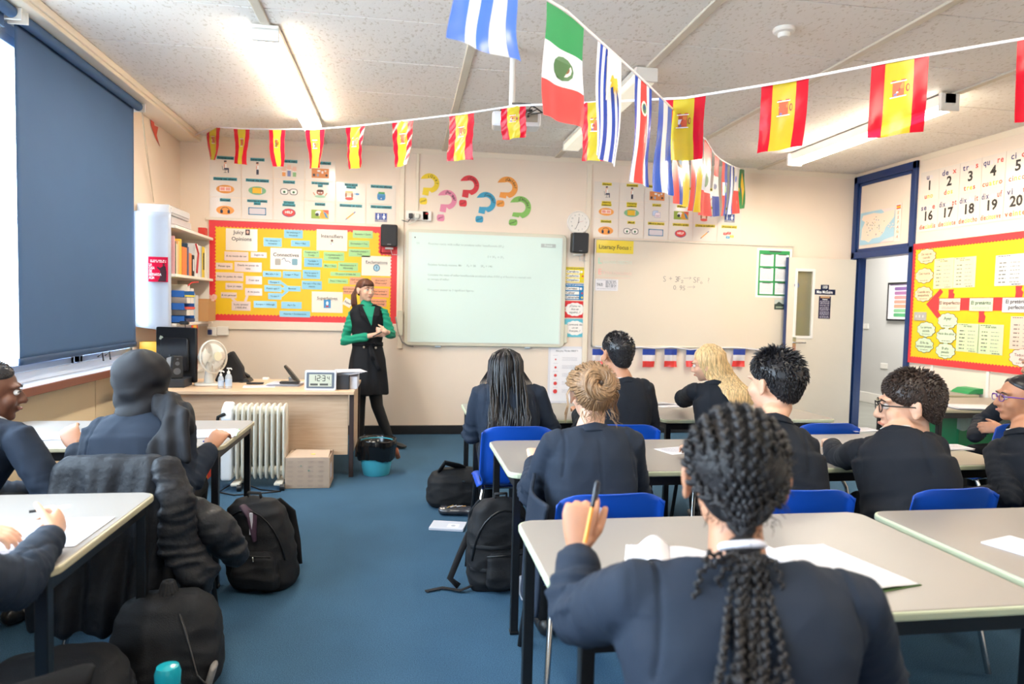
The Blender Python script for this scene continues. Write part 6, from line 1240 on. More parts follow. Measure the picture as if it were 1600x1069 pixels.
# ------------------------------------------------------------------ display boards and cards on the walls
def scallop_side(L, bw, amp, pitch, n_=4):
    """strip along x 0..L, straight edge at y=0, wavy edge at y=bw"""
    k = max(2, int(L/pitch)); P_ = [(0, 0), (L, 0)]; N = k*n_
    return P_+[(L-L*i/N, bw+amp*abs(math.sin(PI*i/n_))) for i in range(N+1)]
def display_board(name, label, mk, x0, z0, x1, z1, bw=.055, amp=.012, pitch=.034, frame=True, notch=None):
    """mk(x, z, dx) gives the wall frame at wall coordinates"""
    W_, H_ = x1-x0, z1-z0; F = mk(x0, z0, .012); o, u, v, n = F
    t = MB().prism(rect(0, 0, W_, H_), F, -.010, .004).build(name, mat('board_yellow', '#f0c419', .5, var=.015, vscale=6), None); tag(t, label, 'display board')
    red = mat('border_red', '#e2383c', .45)
    sides = [(o, u, v, W_), (o+u*W_+v*H_, -u, -v, W_), (o+v*H_, -v, u, H_), (o+u*W_, v, -u, H_)]
    for k_, (q, a, b, L) in enumerate(sides): MB().prism(scallop_side(L, bw, amp, pitch), (q, a, b, a.cross(b) if a.cross(b).dot(n) > 0 else -a.cross(b)), .0045+.0009*k_, .006+.0009*k_).build('border_strip', 'border_red', t)
    if notch:
        nx, nz_ = notch; MB().prism(rect(0, 0, nx, nz_), (o+u*(W_-nx)+v*(H_-nz_), u, v, n), .0047, .0062).build('border_patch', 'border_red', t)
        MB().prism(scallop_side(nx, .02, amp, pitch), (o+u*(W_-nx)+v*(H_-nz_+.01), u, -v, n), .0047, .0062).build('border_patch', 'border_red', t); MB().prism(scallop_side(nz_, .02, amp, pitch), (o+u*(W_-nx+.01)+v*(H_-nz_), v, -u, n), .0047, .0062).build('border_patch', 'border_red', t)
    if frame:
        for a, b, c, d in ((-.03, -.085, W_+.03, 0), (-.03, H_, W_+.03, H_+.025), (W_, 0, W_+.03, H_)): MB().prism(rect(a, b, c, d), F, -.010, .012).build('board_frame', 'trim_cream', t, bevel=.003)
    return t
mkF = lambda x, z, d=.002: FW(x, z, d); mkR = lambda x, z, d=.002: (V((RX-d, -x, z)), V((0, -1, 0)), V((0, 0, 1)), V((-1, 0, 0)))
x0, z1 = fpx(327, 344); x1, z0 = fpx(619, 506)
display_board('display_board', 'yellow display board with red scalloped border behind the teacher', mkF, x0, z0, x1, z1, notch=(.17, .27))
def z5(x, y): return fpx(320+x/5, 340+y/5)
def card5(x0, y0, x1, y1, txt, col, label, size=None, name='word_card', ul=False, rot=0, pic=None):
    a, b = z5((x0+x1)/2, (y0+y1)/2); c, d = z5(x0, y0); e, f = z5(x1, y1); w_, h_ = e-c, min(d-f, d-f+.0); h_ = (y1-y0)/5/160*1.02
    o, A = sheet(name, label, 'card', FW(a, b, .018), w_, h_, col, 'cards on the yellow display board', rot=rot)
    L = txt.split('\n'); s = size or min(.034, h_*.42/len(L)**.5)
    for i, l_ in enumerate(L):
        y = (len(L)-1)/2*s*1.25-i*s*1.25+(h_*.18 if pic else 0); A.text(l_, 0, y, s, '#2c2628', .012)
        if ul: A.poly(rect(-w_*.36, y-s*.5, w_*.36, y-s*.46), '#3a3436')
    if pic: pic(A, w_, h_)
    A.build(o); return o
def pj(A, w_, h_): A.poly(rect(w_*.12, h_*.22, w_*.26, h_*.48), '#4a3434'); A.poly(ell(w_*.19, h_*.36, .012, .016), '#e0b49c'); A.text('', 0, 0, .01)
def pc_(A, w_, h_): A.poly(rrect(.05, .06, .01), '#c9c3b8') if False else A.poly([(x-w_*.26, y-h_*.15) for x, y in rrect(.055, .065, .01)], '#b9b4ab'); A.poly([(x+w_*.28, y-h_*.13) for x, y in rrect(.055, .065, .01)], '#7fa9ba'); A.line([(-w_*.14, -.01), (-w_*.05, .01), (0, -.025), (w_*.08, -.02), (w_*.15, -.04)], .007, '#7b8698')
def pi(A, w_, h_): A.poly(ell(0, -h_*.02, .012), '#6a4a3a'); A.poly([(-.016, -h_*.22), (.016, -h_*.22), (.010, -h_*.08), (-.010, -h_*.08)], '#d9d9dc'); A.poly(rect(-.018, -h_*.12, .018, -h_*.10), '#5aa86a'); A.poly(rect(-.014, -h_*.2, -.004, -h_*.17), '#c8343c')
def pe(A, w_, h_): A.poly(ell(0, -h_*.10, .034, .036), '#2f6f8c'); A.poly(ell(0, -h_*.10, .026, .028), '#9cc6d6'); A.poly(rect(-.004, -h_*.10-.004, .004, -h_*.10+.018), '#26485c'); A.poly(ell(0, -h_*.10-.013, .004), '#26485c')
def ps(A, w_, h_): A.poly(rect(-.035, -h_*.28, .035, h_*.12), '#3b8fc4'); A.poly(ell(0, -h_*.05, .012, .02), '#f2efea'); A.poly(ell(0, -h_*.2, .018, .008), '#c33a3a')
WH, PK, BL, GR, OR = '#efe4d6', '#ead3c8', '#86c3da', '#a5d390', '#f3a47b'
card5(168, 90, 413, 260, 'Juicy    \nOpinions', WH, 'large white card reading Juicy Opinions at the top left of the yellow board', .052, 'heading_card', pic=lambda A, w_, h_: pj(A, w_, h_))
card5(515, 240, 758, 408, 'Connectives', WH, 'large white card reading Connectives with plug pictures', .05, 'heading_card', pic=pc_)
card5(876, 95, 1114, 262, 'Intensifiers', WH, 'large white card reading Intensifiers', .05, 'heading_card', pic=pi)
card5(1227, 300, 1458, 458, 'Exclamations', WH, 'white card reading Exclamations with a round blue mark', .042, 'heading_card', True, pic=pe)
card5(838, 578, 1078, 745, 'Superlatives', WH, 'white card reading Superlatives left of the teacher', .042, 'heading_card', True, pic=ps)
for a in ((157, 268, 343, 338, 'A mi modo de ver'), (362, 272, 486, 315, 'Según tú'), (90, 355, 220, 405, 'Pienso que'), (235, 350, 447, 425, 'Desde mi punto de\nvista'), (90, 430, 305, 495, 'Bajo mi punto de vista'), (323, 458, 449, 522, 'Creo que'), (165, 512, 300, 563, 'Que yo sepa'), (318, 553, 450, 610, 'A mi juicio'), (130, 585, 252, 630, 'A mi parecer')):
    card5(*a, PK, 'pale pink card reading %s on the yellow board' % a[4].replace('\n', ' '), .026)
card5(213, 655, 360, 727, 'In my opinion/\nI think that', PK, 'pale pink underlined card reading In my opinion at the lower left of the yellow board', .024, ul=True)
for a in ((622, 98, 767, 163, 'Sin embargo =\nHowever'), (462, 160, 603, 228, 'No obstante =\nHowever'), (676, 180, 822, 228, 'Pero = But'), (778, 318, 918, 387, 'También =\nAlso/as well'), (457, 420, 598, 465, 'Más aún = So'), (612, 420, 753, 475, 'Luego = Then'), (767, 410, 903, 480, 'Por lo tanto =\nTherefore'), (497, 490, 600, 523, 'Porque ='), (468, 530, 600, 580, 'Puesto que ='), (497, 590, 600, 640, 'Ya que ='), (620, 535, 750, 577, 'Because'), (760, 495, 916, 562, 'Por eso = For this\nreason'), (385, 652, 565, 705, 'Aunque = Although'), (600, 658, 758, 712, 'Así = So'), (587, 730, 825, 778, 'Además = Furthermore')):
    card5(*a, BL, 'light blue card reading %s on the yellow board' % a[4].replace('\n', ' ').replace(' =', ''), .023)
for a in ((1158, 103, 1313, 162, 'Bastante = Quite'), (1125, 180, 1286, 233, 'Demasiado = Too'), (1125, 247, 1293, 308, 'Verdaderamente =\nTruly'), (772, 258, 896, 312, 'Totalmente =\nTotally'), (930, 270, 1090, 340, 'Completamente =\nCompletely'), (928, 360, 1033, 396, 'Muy = Very'), (1043, 352, 1197, 418, 'Absolutamente =\nAbsolutely'), (983, 427, 1218, 460, 'Un poco = A little bit'), (966, 477, 1120, 517, 'Poco = Not very')):
    card5(*a, GR, 'light green card reading %s on the yellow board' % a[4].replace('\n', ' ').replace(' =', ''), .023)
for a in ((1133, 467, 1240, 527, '¡Qué asco! =\nYuck!'), (1300, 467, 1452, 540, '¡Qué pena! =\nWhat a pity!'), (1083, 537, 1190, 600, '¡Qué emoción! =\nHow exciting!'), (1300, 553, 1438, 625, '¡Qué lástima! =\nWhat a shame!'), (1300, 633, 1418, 698, '¡Qué aburrido! =\nHow boring!')):
    card5(*a, OR, 'orange card reading %s beside the teacher' % a[4].split(' =')[0], .023)
card5(1085, 635, 1150, 695, 'Super', WH, 'tilted white card at the teacher\'s shoulder', .03, rot=-.5)
for (p0, p1, c) in (((215, 628), (245, 660), PK), ((335, 608), (318, 655), PK), ((598, 508), (648, 545), BL), ((598, 555), (625, 556), BL), ((598, 615), (650, 572), BL)):
    a, b = V((*z5(*p0), 0)), V((*z5(*p1), 0)); d = (b-a).normalized(); q = V((-d.y, d.x, 0))*.012; m = MB(); m.prism([(a+q)[:2], (a-q)[:2], (b-q)[:2], (b+q)[:2]], FW(0, 0, .017), 0, .0008); tag(m.build('paper_strip', 'card_'+c[1:], None), '%s paper strip joining cards on the yellow board' % ('pale pink' if c == PK else 'light blue'), 'paper strip', 'joining strips, '+('pink' if c == PK else 'blue'))
# heart hanging at the board's left edge
a, b = fpx(331, 466); Hh = [(.055*(16*math.sin(t)**3)/16, .055*(13*math.cos(t)-5*math.cos(2*t)-2*math.cos(3*t)-math.cos(4*t))/16) for t in [2*PI*i/36 for i in range(36)]]
o, A = sheet('heart_card', 'pink heart shaped card hanging at the left edge of the yellow board', 'card', FW(a, b, .022), .1, .1, '#f2c6b4', poly=Hh); scribble(A, -.03, .03, [.02, .008, -.004], .004, '#d88a7a'); A.build(o)
# ---- classroom instruction cards
def icon(A, k, w_, h_):
    y = -h_*.12
    def person(x, sit):
        A.poly(ell(x, y+.055, .012, .013), '#e6b79c'); A.poly([(x-.013, y+.058), (x+.012, y+.062), (x+.010, y+.074), (x-.012, y+.073)], '#2c2430'); A.poly([(x-.011, y+.0), (x+.013, y+.0), (x+.012, y+.042), (x-.011, y+.042)], '#f3efe9'); A.poly(rect(x-.012, y+.004, x-.004, y+.038), '#e0907a')
        if sit: A.poly([(x-.012, y-.014), (x+.034, y-.014), (x+.034, y+.002), (x-.012, y+.002)], '#2c3450'); A.poly(rect(x+.024, y-.046, x+.034, y-.010), '#2c3450'); A.line([(x-.030, y+.02), (x-.022, y-.018), (x+.018, y-.018)], .004, '#22242c'); A.line([(x, y-.018), (x, y-.042)], .003, '#22242c'); A.line([(x-.014, y-.043), (x+.014, y-.043)], .004, '#22242c')
        else: A.poly(rect(x-.010, y-.048, x+.001, y+.002), '#2c3450'); A.poly(rect(x+.002, y-.048, x+.012, y+.002), '#232a44')
    if k == 'sit': person(0, True)
    elif k == 'stand': person(0, False)
    elif k == 'hands':
        for x, c, z in ((-.05, '#e79a52', -.01), (0, '#7a86b5', .008), (.052, '#8cba82', -.006)):
            A.poly(rect(x-.016, y-.05, x+.016, y+.0+z), c); A.poly(rect(x-.019, y+z, x+.019, y+.010+z), '#f4f0ea'); A.poly(ell(x, y+.026+z, .021, .018), '#e7c0ac')
            for j in range(4): A.poly(ell(x-.014+.0095*j, y+.046+z, .0045, .014, 10), '#e7c0ac')
            A.poly(ell(x-.024, y+.03+z, .005, .012, 10, .6), '#e7c0ac')
    elif k == 'desk':
        A.poly(rect(-.085, y-.050, .085, y+.045), '#dd8a4e'); A.poly(rect(-.075, y-.035, -.052, y-.01), '#33303a'); A.poly(rect(-.03, y+.01, 0, y+.03), '#f0ece8'); A.poly(rect(.01, y-.005, .03, y+.02), '#ece4e0'); A.poly(rect(-.035, y-.035, -.015, y-.008), '#9aa0b0'); A.poly(ell(.06, y-.022, .012), '#3a3438'); A.poly(rect(.04, y+.012, .06, y+.03), '#e8d9c8')
    elif k == 'openbook': A.poly(ell(0, y, .085, .042), '#f2a04e'); A.poly(rect(-.052, y-.018, .052, y+.022), '#f6e4dc'); A.poly(rect(-.046, y-.012, -.004, y+.016), '#ee9a8e'); A.poly(rect(.004, y-.012, .046, y+.016), '#f0a294')
    elif k == 'closedbook': A.poly(ell(0, y, .085, .042), '#7fb586'); A.poly(rect(-.048, y-.028, .048, y+.030), '#8a5a2a'); A.poly(rect(-.046, y-.026, .040, y+.028), '#ecb92c'); A.poly(rect(.040, y-.024, .045, y+.026), '#f4efe6')
    elif k == 'glasses':
        for s in (-1, 1):
            A.poly([(s*.045+x, y+.004+z) for x, z in rrect(.078, .062, .026)], '#1c1a20'); A.poly([(s*.045+x, y+.004+z) for x, z in rrect(.066, .050, .021)], '#efe6de'); A.poly(ell(s*.045, y, .020, .016), '#f8f4f0'); A.poly(ell(s*.045, y, .013), '#4f8a5c'); A.poly(ell(s*.045, y, .006), '#15211a')
        A.poly(rect(-.012, y+.014, .012, y+.022), '#1c1a20')
    elif k == 'confused': A.poly(ell(0, y+.012, .036, .028), '#a5624a'); A.poly(ell(0, y+.028, .034, .012), '#5a3428'); A.poly(ell(-.012, y+.008, .009, .006), '#f0d4c8'); A.poly(ell(.012, y+.008, .009, .006), '#f0d4c8'); A.poly(ell(0, y-.03, .055, .014), '#9cc2a2'); A.line([(-.068, y+.008), (-.05, y-.02)], .010, '#c98a6c'); A.line([(.068, y+.008), (.05, y-.02)], .010, '#c98a6c')
    elif k == 'thinking': A.poly(ell(-.018, y+.012, .032, .026), '#efcab0'); A.poly([(-.056, y+.04), (.016, y+.04), (.022, y+.020), (-.060, y+.020)], '#e9c58a'); A.poly(ell(-.050, y-.004, .010, .026), '#a86a4a'); A.poly(ell(.012, y-.004, .010, .026), '#a86a4a'); A.poly(ell(-.018, y-.038, .042, .016), '#e2564c'); A.poly(ell(.062, y+.012, .022, .012), '#5b8fc0'); A.poly([(.038, y+.012), (.028, y+.024), (.028, y)], '#5b8fc0')
    elif k == 'bag': A.poly([(x, y+z) for x, z in rrect(.082, .076, .024)], '#4d8fc2'); A.poly(rect(-.030, y+.026, .034, y+.046), '#4d9a5a'); A.poly(rect(-.038, y+.002, .038, y+.006), '#2b5f8c'); A.poly([(x, y-.018+z) for x, z in rrect(.055, .030, .010)], '#3a7ab0'); A.poly(rect(-.006, y-.024, .006, y-.016), '#efe6de')
    elif k == 'headphones':
        A.poly(ell(0, y, .085, .044), '#f2a04e'); A.line([(.040*math.cos(t), y-.008+.036*math.sin(t)) for t in [PI*i/14 for i in range(15)]], .005, '#2c3040')
        for s in (-1, 1): A.poly([(s*.034+x, y-.014+z) for x, z in rrect(.024, .034, .008)], '#2c3450')
    elif k == 'board': A.poly(rect(-.085, y-.036, .085, y+.038), '#2f7fa8'); A.poly(rect(-.076, y-.028, .076, y+.030), '#d4cdd2'); [A.poly(ell(sx*.078, y+.001+sy*.030, .005, n=10), '#2a5a80') for sx in (-1, 1) for sy in (-1, 1)]
    elif k == 'help': A.poly(ell(0, y, .066, .042), '#5a4a78'); A.poly(ell(0, y+.002, .060, .036), '#e0433e'); A.poly([(-.03, y-.025), (.03, y-.025), (0, y-.040)], '#c9342f'); A.text('HELP', 0, y+.004, .034, '#fbeee8', .03)
    elif k == 'parrot': A.poly(rect(-.085, y-.046, .085, y+.044), '#c8b040'); A.poly([(-.085, y-.046), (.0, y-.046), (-.03, y+.044), (-.085, y+.044)], '#8fa83a'); A.poly([(.02, y+.044), (.085, y+.044), (.085, y), (.05, y+.02)], '#d9573a'); A.poly(ell(-.014, y+.01, .032, .026), '#f0ece8'); A.poly(ell(-.028, y-.004, .018, .016), '#2a2a34'); A.poly(ell(.028, y-.006, .030, .034), '#e9a02c'); A.poly([(.03, y+.03), (.06, y+.01), (.083, y-.04), (.055, y-.03)], '#4a7fb0')
    elif k == 'pen': A.line([(-.042, y-.036), (.030, y+.026)], .012, '#e9a13c'); A.line([(-.050, y-.044), (-.038, y-.033)], .007, '#3c4c8c'); A.line([(.028, y+.024), (.046, y+.040)], .010, '#4c5a8c')
    elif k == 'toilets':
        A.poly(rect(-.062, y-.052, .062, y+.040), '#8d8a96'); 
        for s in (-1, 1):
            x = s*.029; A.poly(rect(x-.026, y-.028, x+.026, y+.036), '#2f4c9c'); A.poly(ell(x, y+.024, .007), '#f4f4f8')
            A.poly([(x-.010, y+.014), (x+.010, y+.014), (x+(.016 if s > 0 else .009), y-.008), (x-(.016 if s > 0 else .009), y-.008)], '#f4f4f8'); A.poly(rect(x-.007, y-.024, x-.001, y-.006), '#f4f4f8'); A.poly(rect(x+.001, y-.024, x+.007, y-.006), '#f4f4f8')
        A.text('Toilettes', 0, y-.040, .016, '#f4f4f8')
    elif k == 'copy':
        for dx, dz, c in ((-.014, .010, '#c8d4ea'), (.012, -.010, '#f0dfe2')): A.poly([(dx-.032, y+dz-.028), (dx+.032, y+dz-.028), (dx+.032, y+dz+.030), (dx-.018, y+dz+.030), (dx-.032, y+dz+.018)], '#8a90b0'); A.poly([(dx-.029, y+dz-.025), (dx+.029, y+dz-.025), (dx+.029, y+dz+.027), (dx-.017, y+dz+.027), (dx-.029, y+dz+.016)], c)
        [A.poly(rect(-.010, y-.012-.008*j, .034, y-.009-.008*j), '#b08a9a') for j in range(3)]
    elif k == 'questions':
        for x, z, c in ((-.045, .02, '#e2504c'), (0, .028, '#e2504c'), (-.012, -.018, '#4b9fc4'), (.035, -.006, '#c9c832')): A.poly([(x+a, y+z+b) for a, b in rrect(.044, .028, .008)], c); A.text('?', x, y+z, .026, '#ffffff', .02)
def icard(x, z, title, k, tc, lang, w_=.292, h_=.198):
    o, A = sheet('instruction_card', 'white laminated %s card reading %s %s' % (lang, title.replace('\n', ' '), 'above the yellow board' if lang == 'French' else 'above the whiteboard'), 'card', FW(x, z, .003+rnd.random()*.002), w_, h_, 'laminate', lang+' instruction cards', rot=rnd.uniform(-.008, .008))
    L = title.split('\n'); s = .023 if len(L) > 1 else .026
    for i, l_ in enumerate(L):
        vs, _ = text_mesh(l_, .03, 'CENTER'); tw = (max(p.x for p in vs)-min(p.x for p in vs))*s; yy = h_*.40-i*s*1.15-(.004 if len(L) == 1 else 0); A.poly(rect(-tw/2-.007, yy-s*.55, tw/2+.007, yy+s*.62), tc); A.text(l_, 0, yy, s, '#15181c', .035)
    icon(A, k, w_, h_-.01*(len(L)-1)); A.build(o)
FX = [-1.768+.304*i for i in range(6)]
TE = '#3f9aa4'
for r, row in enumerate(([('Asseyez-vous!', 'sit'), ('Levez-vous!', 'stand'), ('Levez la main!', 'hands'), ('Rangez les affaires!', 'desk')], [('Ouvrez vos cahiers!', 'openbook'), ('Fermez vos cahiers!', 'closedbook'), ('Regardez!', 'glasses'), ('Je ne comprends\npas!', 'confused'), ('Est-ce que je\npeux...???', 'thinking'), ('Rangez vos affaires!', 'bag')], [('Écoutez!', 'headphones'), ('Regardez le tableau\nblanc!', 'board'), ("J'ai besoin\nd'assistance!", 'help'), ('Répétez!', 'parrot'), ('Emprunter un stylo?', 'pen'), ('Aller aux toilettes?', 'toilets')])):
    for i, (t_, k) in enumerate(row): icard(FX[i], 2.69-.2065*r, t_, k, TE, 'French')
SX = [2.142+.2845*i for i in range(6)]; YE = '#e3cb1e'
for r, row in enumerate(([('¡Sentaos!', 'sit'), ('¡Levantaos!', 'stand'), ('¡Recoged las cosas!', 'desk'), ('¡Guardad las cosas!', 'bag'), ('¡No lo comprendo!', 'confused')], [('¡Abrid los\ncuadernos!', 'openbook'), ('¡Cerrad los\ncuadernos!', 'closedbook'), ('¡Copiad!', 'copy'), ('¡Repetid!', 'parrot'), ('¿Puedo hablar?', 'thinking'), ('Ir a los baños', 'toilets')], [('¡Escuchad!', 'headphones'), ('¡Mirad!', 'glasses'), ('¡Mirad la pizarra!', 'board'), ('¡Necesito ayuda!', 'help'), ('¿Tienes un bolígrafo?', 'pen'), ('¿Preguntas algo?', 'questions')])):
    for i, (t_, k) in enumerate(row): icard(SX[i], 2.634-.200*r, t_, k, YE, 'Spanish', .278, .194)
# ---- question marks
def qmark(px0, py0, px1, py1, col, word, sub):
    z6 = lambda x, y: fpx(620+x/4.706, 220+y/4.706)
    a, b = z6(px0, py0); c, d = z6(px1, py1); w_, h_ = c-a, b-d; cx_, cz = (a+c)/2, (b+d)/2; F = FW(cx_, cz, .003)
    R0, th = w_*.40, w_*.155; pc = V((w_*.02, h_*.5-R0-th, 0)); tilt = -.16; ang = [2.75-i*(2.75+1.35)/22 for i in range(23)]
    out = [(pc.x+(R0+th*.75)*math.cos(t), pc.y+(R0+th*.75)*math.sin(t)) for t in ang]; inn = [(pc.x+(R0-th*.95)*math.cos(t), pc.y+(R0-th*.95)*math.sin(t)) for t in ang][::-1]
    st = [(pc.x-w_*.02, pc.y-R0*1.0), (pc.x-w_*.06, -h_*.23), (pc.x-w_*.38, -h_*.20), (pc.x-w_*.33, pc.y-R0*.62)]
    o = MB().prism(out+st+inn[:19], F, 0, .0015).build('question_mark', mat('print_'+col[1:], col, .5), None); tag(o, '%s paper question mark reading %s on the wall above the interactive whiteboard' % ({'#e9cb2e': 'yellow', '#e28aa6': 'pink', '#d93a44': 'red', '#3f9fc2': 'blue', '#ec9a42': 'orange', '#82b95a': 'green'}[col], word), 'question mark', 'question marks above the board')
    A = Art(F, .0022); n_ = len(word); 
    for i, ch in enumerate(word): t = 1.75-i*(1.75/(n_-1))*1.0; A.text(ch, pc.x+(R0-th*.1)*math.cos(t), pc.y+(R0-th*.1)*math.sin(t), w_*.20, '#2c2622', .01, rot=t-PI/2)
    A.build(o)
    G = (F[0]+V((w_*-.30, 0, -h_*.40)), F[1], F[2], F[3]); dt = MB().prism([(x*.8, z*1.1) for x, z in rrect(w_*.50, h_*.19, w_*.12)], G, 0, .0015).build('question_dot', 'print_'+col[1:], o); A = Art(G, .0022); A.text(sub, 0, 0, w_*.13, '#2c2622', .0, rot=.5); A.build(dt)
    MB().prism([(x, z+h_*.125) for x, z in rect(-w_*.15, -h_*.05, w_*.17, h_*.05)], G, -.001, .0006).build('paper_tab', 'laminate', o)
qmark(170, 230, 305, 472, '#e9cb2e', '¿Qué?', 'What?'); qmark(298, 352, 433, 595, '#e28aa6', '¿Por qué?', 'Why?'); qmark(462, 245, 597, 488, '#d93a44', '¿Cómo?', 'How?'); qmark(582, 367, 720, 605, '#3f9fc2', '¿Cuándo?', 'When?'); qmark(735, 253, 880, 490, '#ec9a42', '¿Quién?', 'Who?'); qmark(828, 397, 978, 628, '#82b95a', '¿Dónde?', 'Where?')
# ---- interactive whiteboard
x0, z1 = fpx(634, 357.5); x1, z0 = fpx(880, 543); cx_, cz = (x0+x1)/2, (z0+z1)/2; W_, H_ = x1-x0, z1-z0; F = FW(cx_, cz, .03)
t = thing('interactive_whiteboard', 'large interactive whiteboard showing a faint projected chemistry slide', 'whiteboard', (cx_, WY, cz)); mat('iwb_frame', '#d5d1bd', .4)
fr_ = MB(); fr_.prism(rrect(W_, H_, .05), F, -.028, .008); fr_.build('board_frame', 'iwb_frame', t, bevel=.008)
MB().prism(rect(-W_/2+.032, -H_/2+.035, W_/2-.045, H_/2-.035), F, .008, .012).build('writing_surface', mat('iwb_surface', '#d8dcd6', .3), t)
m = mat('projected', '#cadbd2', .35); b_ = m.node_tree.nodes['Principled BSDF']; b_.inputs['Emission Color'].default_value = (.80, .95, .88, 1); b_.inputs['Emission Strength'].default_value = .07  # projector light put into the slide surface as pale green colour and faint glow
sx0, sz1 = fpx(643.5, 358.5+5); sx1, sz0 = fpx(873, 540)
G = (F[0], F[1], F[2], F[3]); q0, q1 = sx0-cx_, sx1-cx_; r0_, r1_ = -H_/2+.04, H_/2-.04
pi_ = MB().prism([(q0, r0_), (q1-.012, r0_), (q1, r1_), (q0, r1_+.004)], G, .012, .0125).build('projected_slide', 'projected', t); A = Art(F, .0132); g = '#a9bab1'
px_m = 160.
for s_, x, y, sz in (('(c)', -.74, .46, .03), ('Fluorine reacts with sulfur to produce sulfur hexafluoride (SF₆)', -.62, .455, .031), ('S + 3F₂ → SF₆', .0, .34, .03), ('Relative formula masses, Mr      F₂ = 38      SF₆ = 146', -.62, .24, .031), ('Calculate the mass of sulfur hexafluoride produced when 0.950 g of fluorine is reacted with', -.62, .135, .0295), ('an excess of sulfur.', -.62, .09, .0295), ('Give your answer to 3 significant figures.', -.62, -.02, .0295)): A.text(s_, x, y, sz, g, .004, 'LEFT')
A.poly(rect(.57, .46, .73, .50), '#b9c2bd'); A.text('Freeze', .65, .48, .032, '#dfeae4', .02); A.poly(ell(-.755, .515, .007), '#3a4046'); A.build(t)
for dx in (-.5, .45): a = F[0]+V((dx, -.01, -H_/2-.008)); MB().box(a, (.06, .02, .016)).build('pen_rest', mat('rest_blue', '#a9b6c4', .4), t, bevel=.004)
MB().prism(rect(W_/2, -H_/2+.05, W_/2+.035, -H_/2+.25), F, -.028, .0).build('side_module', 'iwb_frame', t, bevel=.004)
MB().prism(rect(-W_/2-.07, -H_/2+.10, -W_/2-.015, -H_/2+.36), F, -.028, .004).build('side_module', 'iwb_frame', t, bevel=.004)
pts = [fpx(618, 495), fpx(622, 518), fpx(628, 534), fpx(640, 540)]; tag(MB().tube([(a, WY-.03, b) for a, b in pts]+[(fpx(640, 540)[0]+.04, WY-.03, z0-.01)], .006, 8).build('cable', mat('cable_grey2', '#8f8a84', .5), None, True), 'grey cable bundle looping from the yellow board to the interactive whiteboard', 'cable')
# sockets over the board
a, b = fpx(654, 338); t = thing('wall_socket', 'white sockets with two plugs above the interactive whiteboard', 'socket', (a, WY, b)); MB().bb(a-.13, a+.10, WY-.035, WY-.021, b-.04, b+.05).build('socket_plate', 'white_paint', t, bevel=.003)
for dx, c in ((-.08, '#3a3a3e'), (-.015, '#d8d8cc')): MB().bb(a+dx-.022, a+dx+.022, WY-.075, WY-.035, b-.03, b+.02).build('plug', cm(c), t, bevel=.008); MB().tube([(a+dx, WY-.06, b-.03), (a+dx-.03, WY-.05, b-.07), (a+dx-.09, WY-.03, b-.05-.04*(c[1] == 'd'))], .004, 6).build('plug_cable', cm(c), t, True)
a, b = fpx(667, 338); t = thing('spur_switch', 'white fused spur switch right of the plugs above the board', 'switch', (a, WY, b)); MB().bb(a-.045, a+.045, WY-.035, WY-.001, b-.05, b+.05).build('switch_plate', 'white_paint', t, bevel=.003); MB().bb(a-.015, a+.015, WY-.038, WY-.034, b+.015, b+.03).build('indicator', cm('#c23a3a'), t)
# trunking that runs to the second speaker
# loudspeakers
for px0, py0, px1, py1, lb in ((595, 350, 621, 386, 'black wall loudspeaker at the top right of the yellow board'), (895, 363, 920, 396, 'black wall loudspeaker below the round clock')):
    a, b = fpx(px0, py0); c, d = fpx(px1, py1); yv = WY-.16; q = onY((px0+px1)/2, (py0+py1)/2, yv); w_ = (c-a)*.97; h_ = (b-d)*.97; t = thing('wall_speaker', lb, 'loudspeaker', (q.x, WY, q.z))
    F = (q, V((1, 0, 0)), V((0, -.06, 1)).normalized(), V((0, -1, -.06)).normalized()); MB().prism(rrect(w_, h_, .02), F, -.11, 0).build('speaker_case', 'black_plastic', t, bevel=.012)
    MB().prism(rrect(w_*.86, h_*.92, .015), F, 0, .006).build('speaker_grille', mat('grille', '#2a2b2e', .55, bump=.5, bscale=400), t, bevel=.003); MB().prism(rect(-.018, -h_*.40, .018, -h_*.385), F, .006, .008).build('badge', cm('#b8b8ba'), t)
    MB().bb(q.x-.04, q.x+.04, q.y+.05, WY, q.z-h_/2-.02, q.z-h_/2-.005).build('wall_bracket', 'white_paint', t, bevel=.003)
    MB().tube([(q.x+.01, q.y+.08, q.z-h_/2), (q.x+.03, WY-.03, q.z-h_/2-.07), (q.x+.11, WY-.02, q.z-h_/2-.07)], .003, 6).build('speaker_cable', 'white_paint', t, True)
# clock
a, b = fpx(903, 348); t = thing('wall_clock', 'round white wall clock above the right loudspeaker', 'clock', (a, WY, b)); R0 = .122; F = FW(a, b, .0)
MB().lathe([(R0, 0), (R0, .03), (R0-.010, .036), (R0-.016, .030)], F[0], 48, axis=F[3], caps=True).build('clock_case', 'white_paint', t, 40); MB().lathe([(R0-.016, .024), (.001, .024)], F[0], 40, axis=F[3]).build('clock_face', mat('clock_face', '#f2eee8', .4), t)
A = Art(F, .0325)
for h in range(12): an = PI/2-h*PI/6; A.text(str(h or 12), .082*math.cos(an), .082*math.sin(an), .022, '#5f6e70')
A.line([(0, 0), (.002, .055)], .005, '#26282c'); A.line([(0, 0), (-.034, -.075)], .0035, '#26282c'); A.line([(-.01, -.005), (.055, .018)], .0015, '#c8403a'); A.poly(ell(0, 0, .006), '#26282c'); A.build(t, ('hands', 'numerals'))
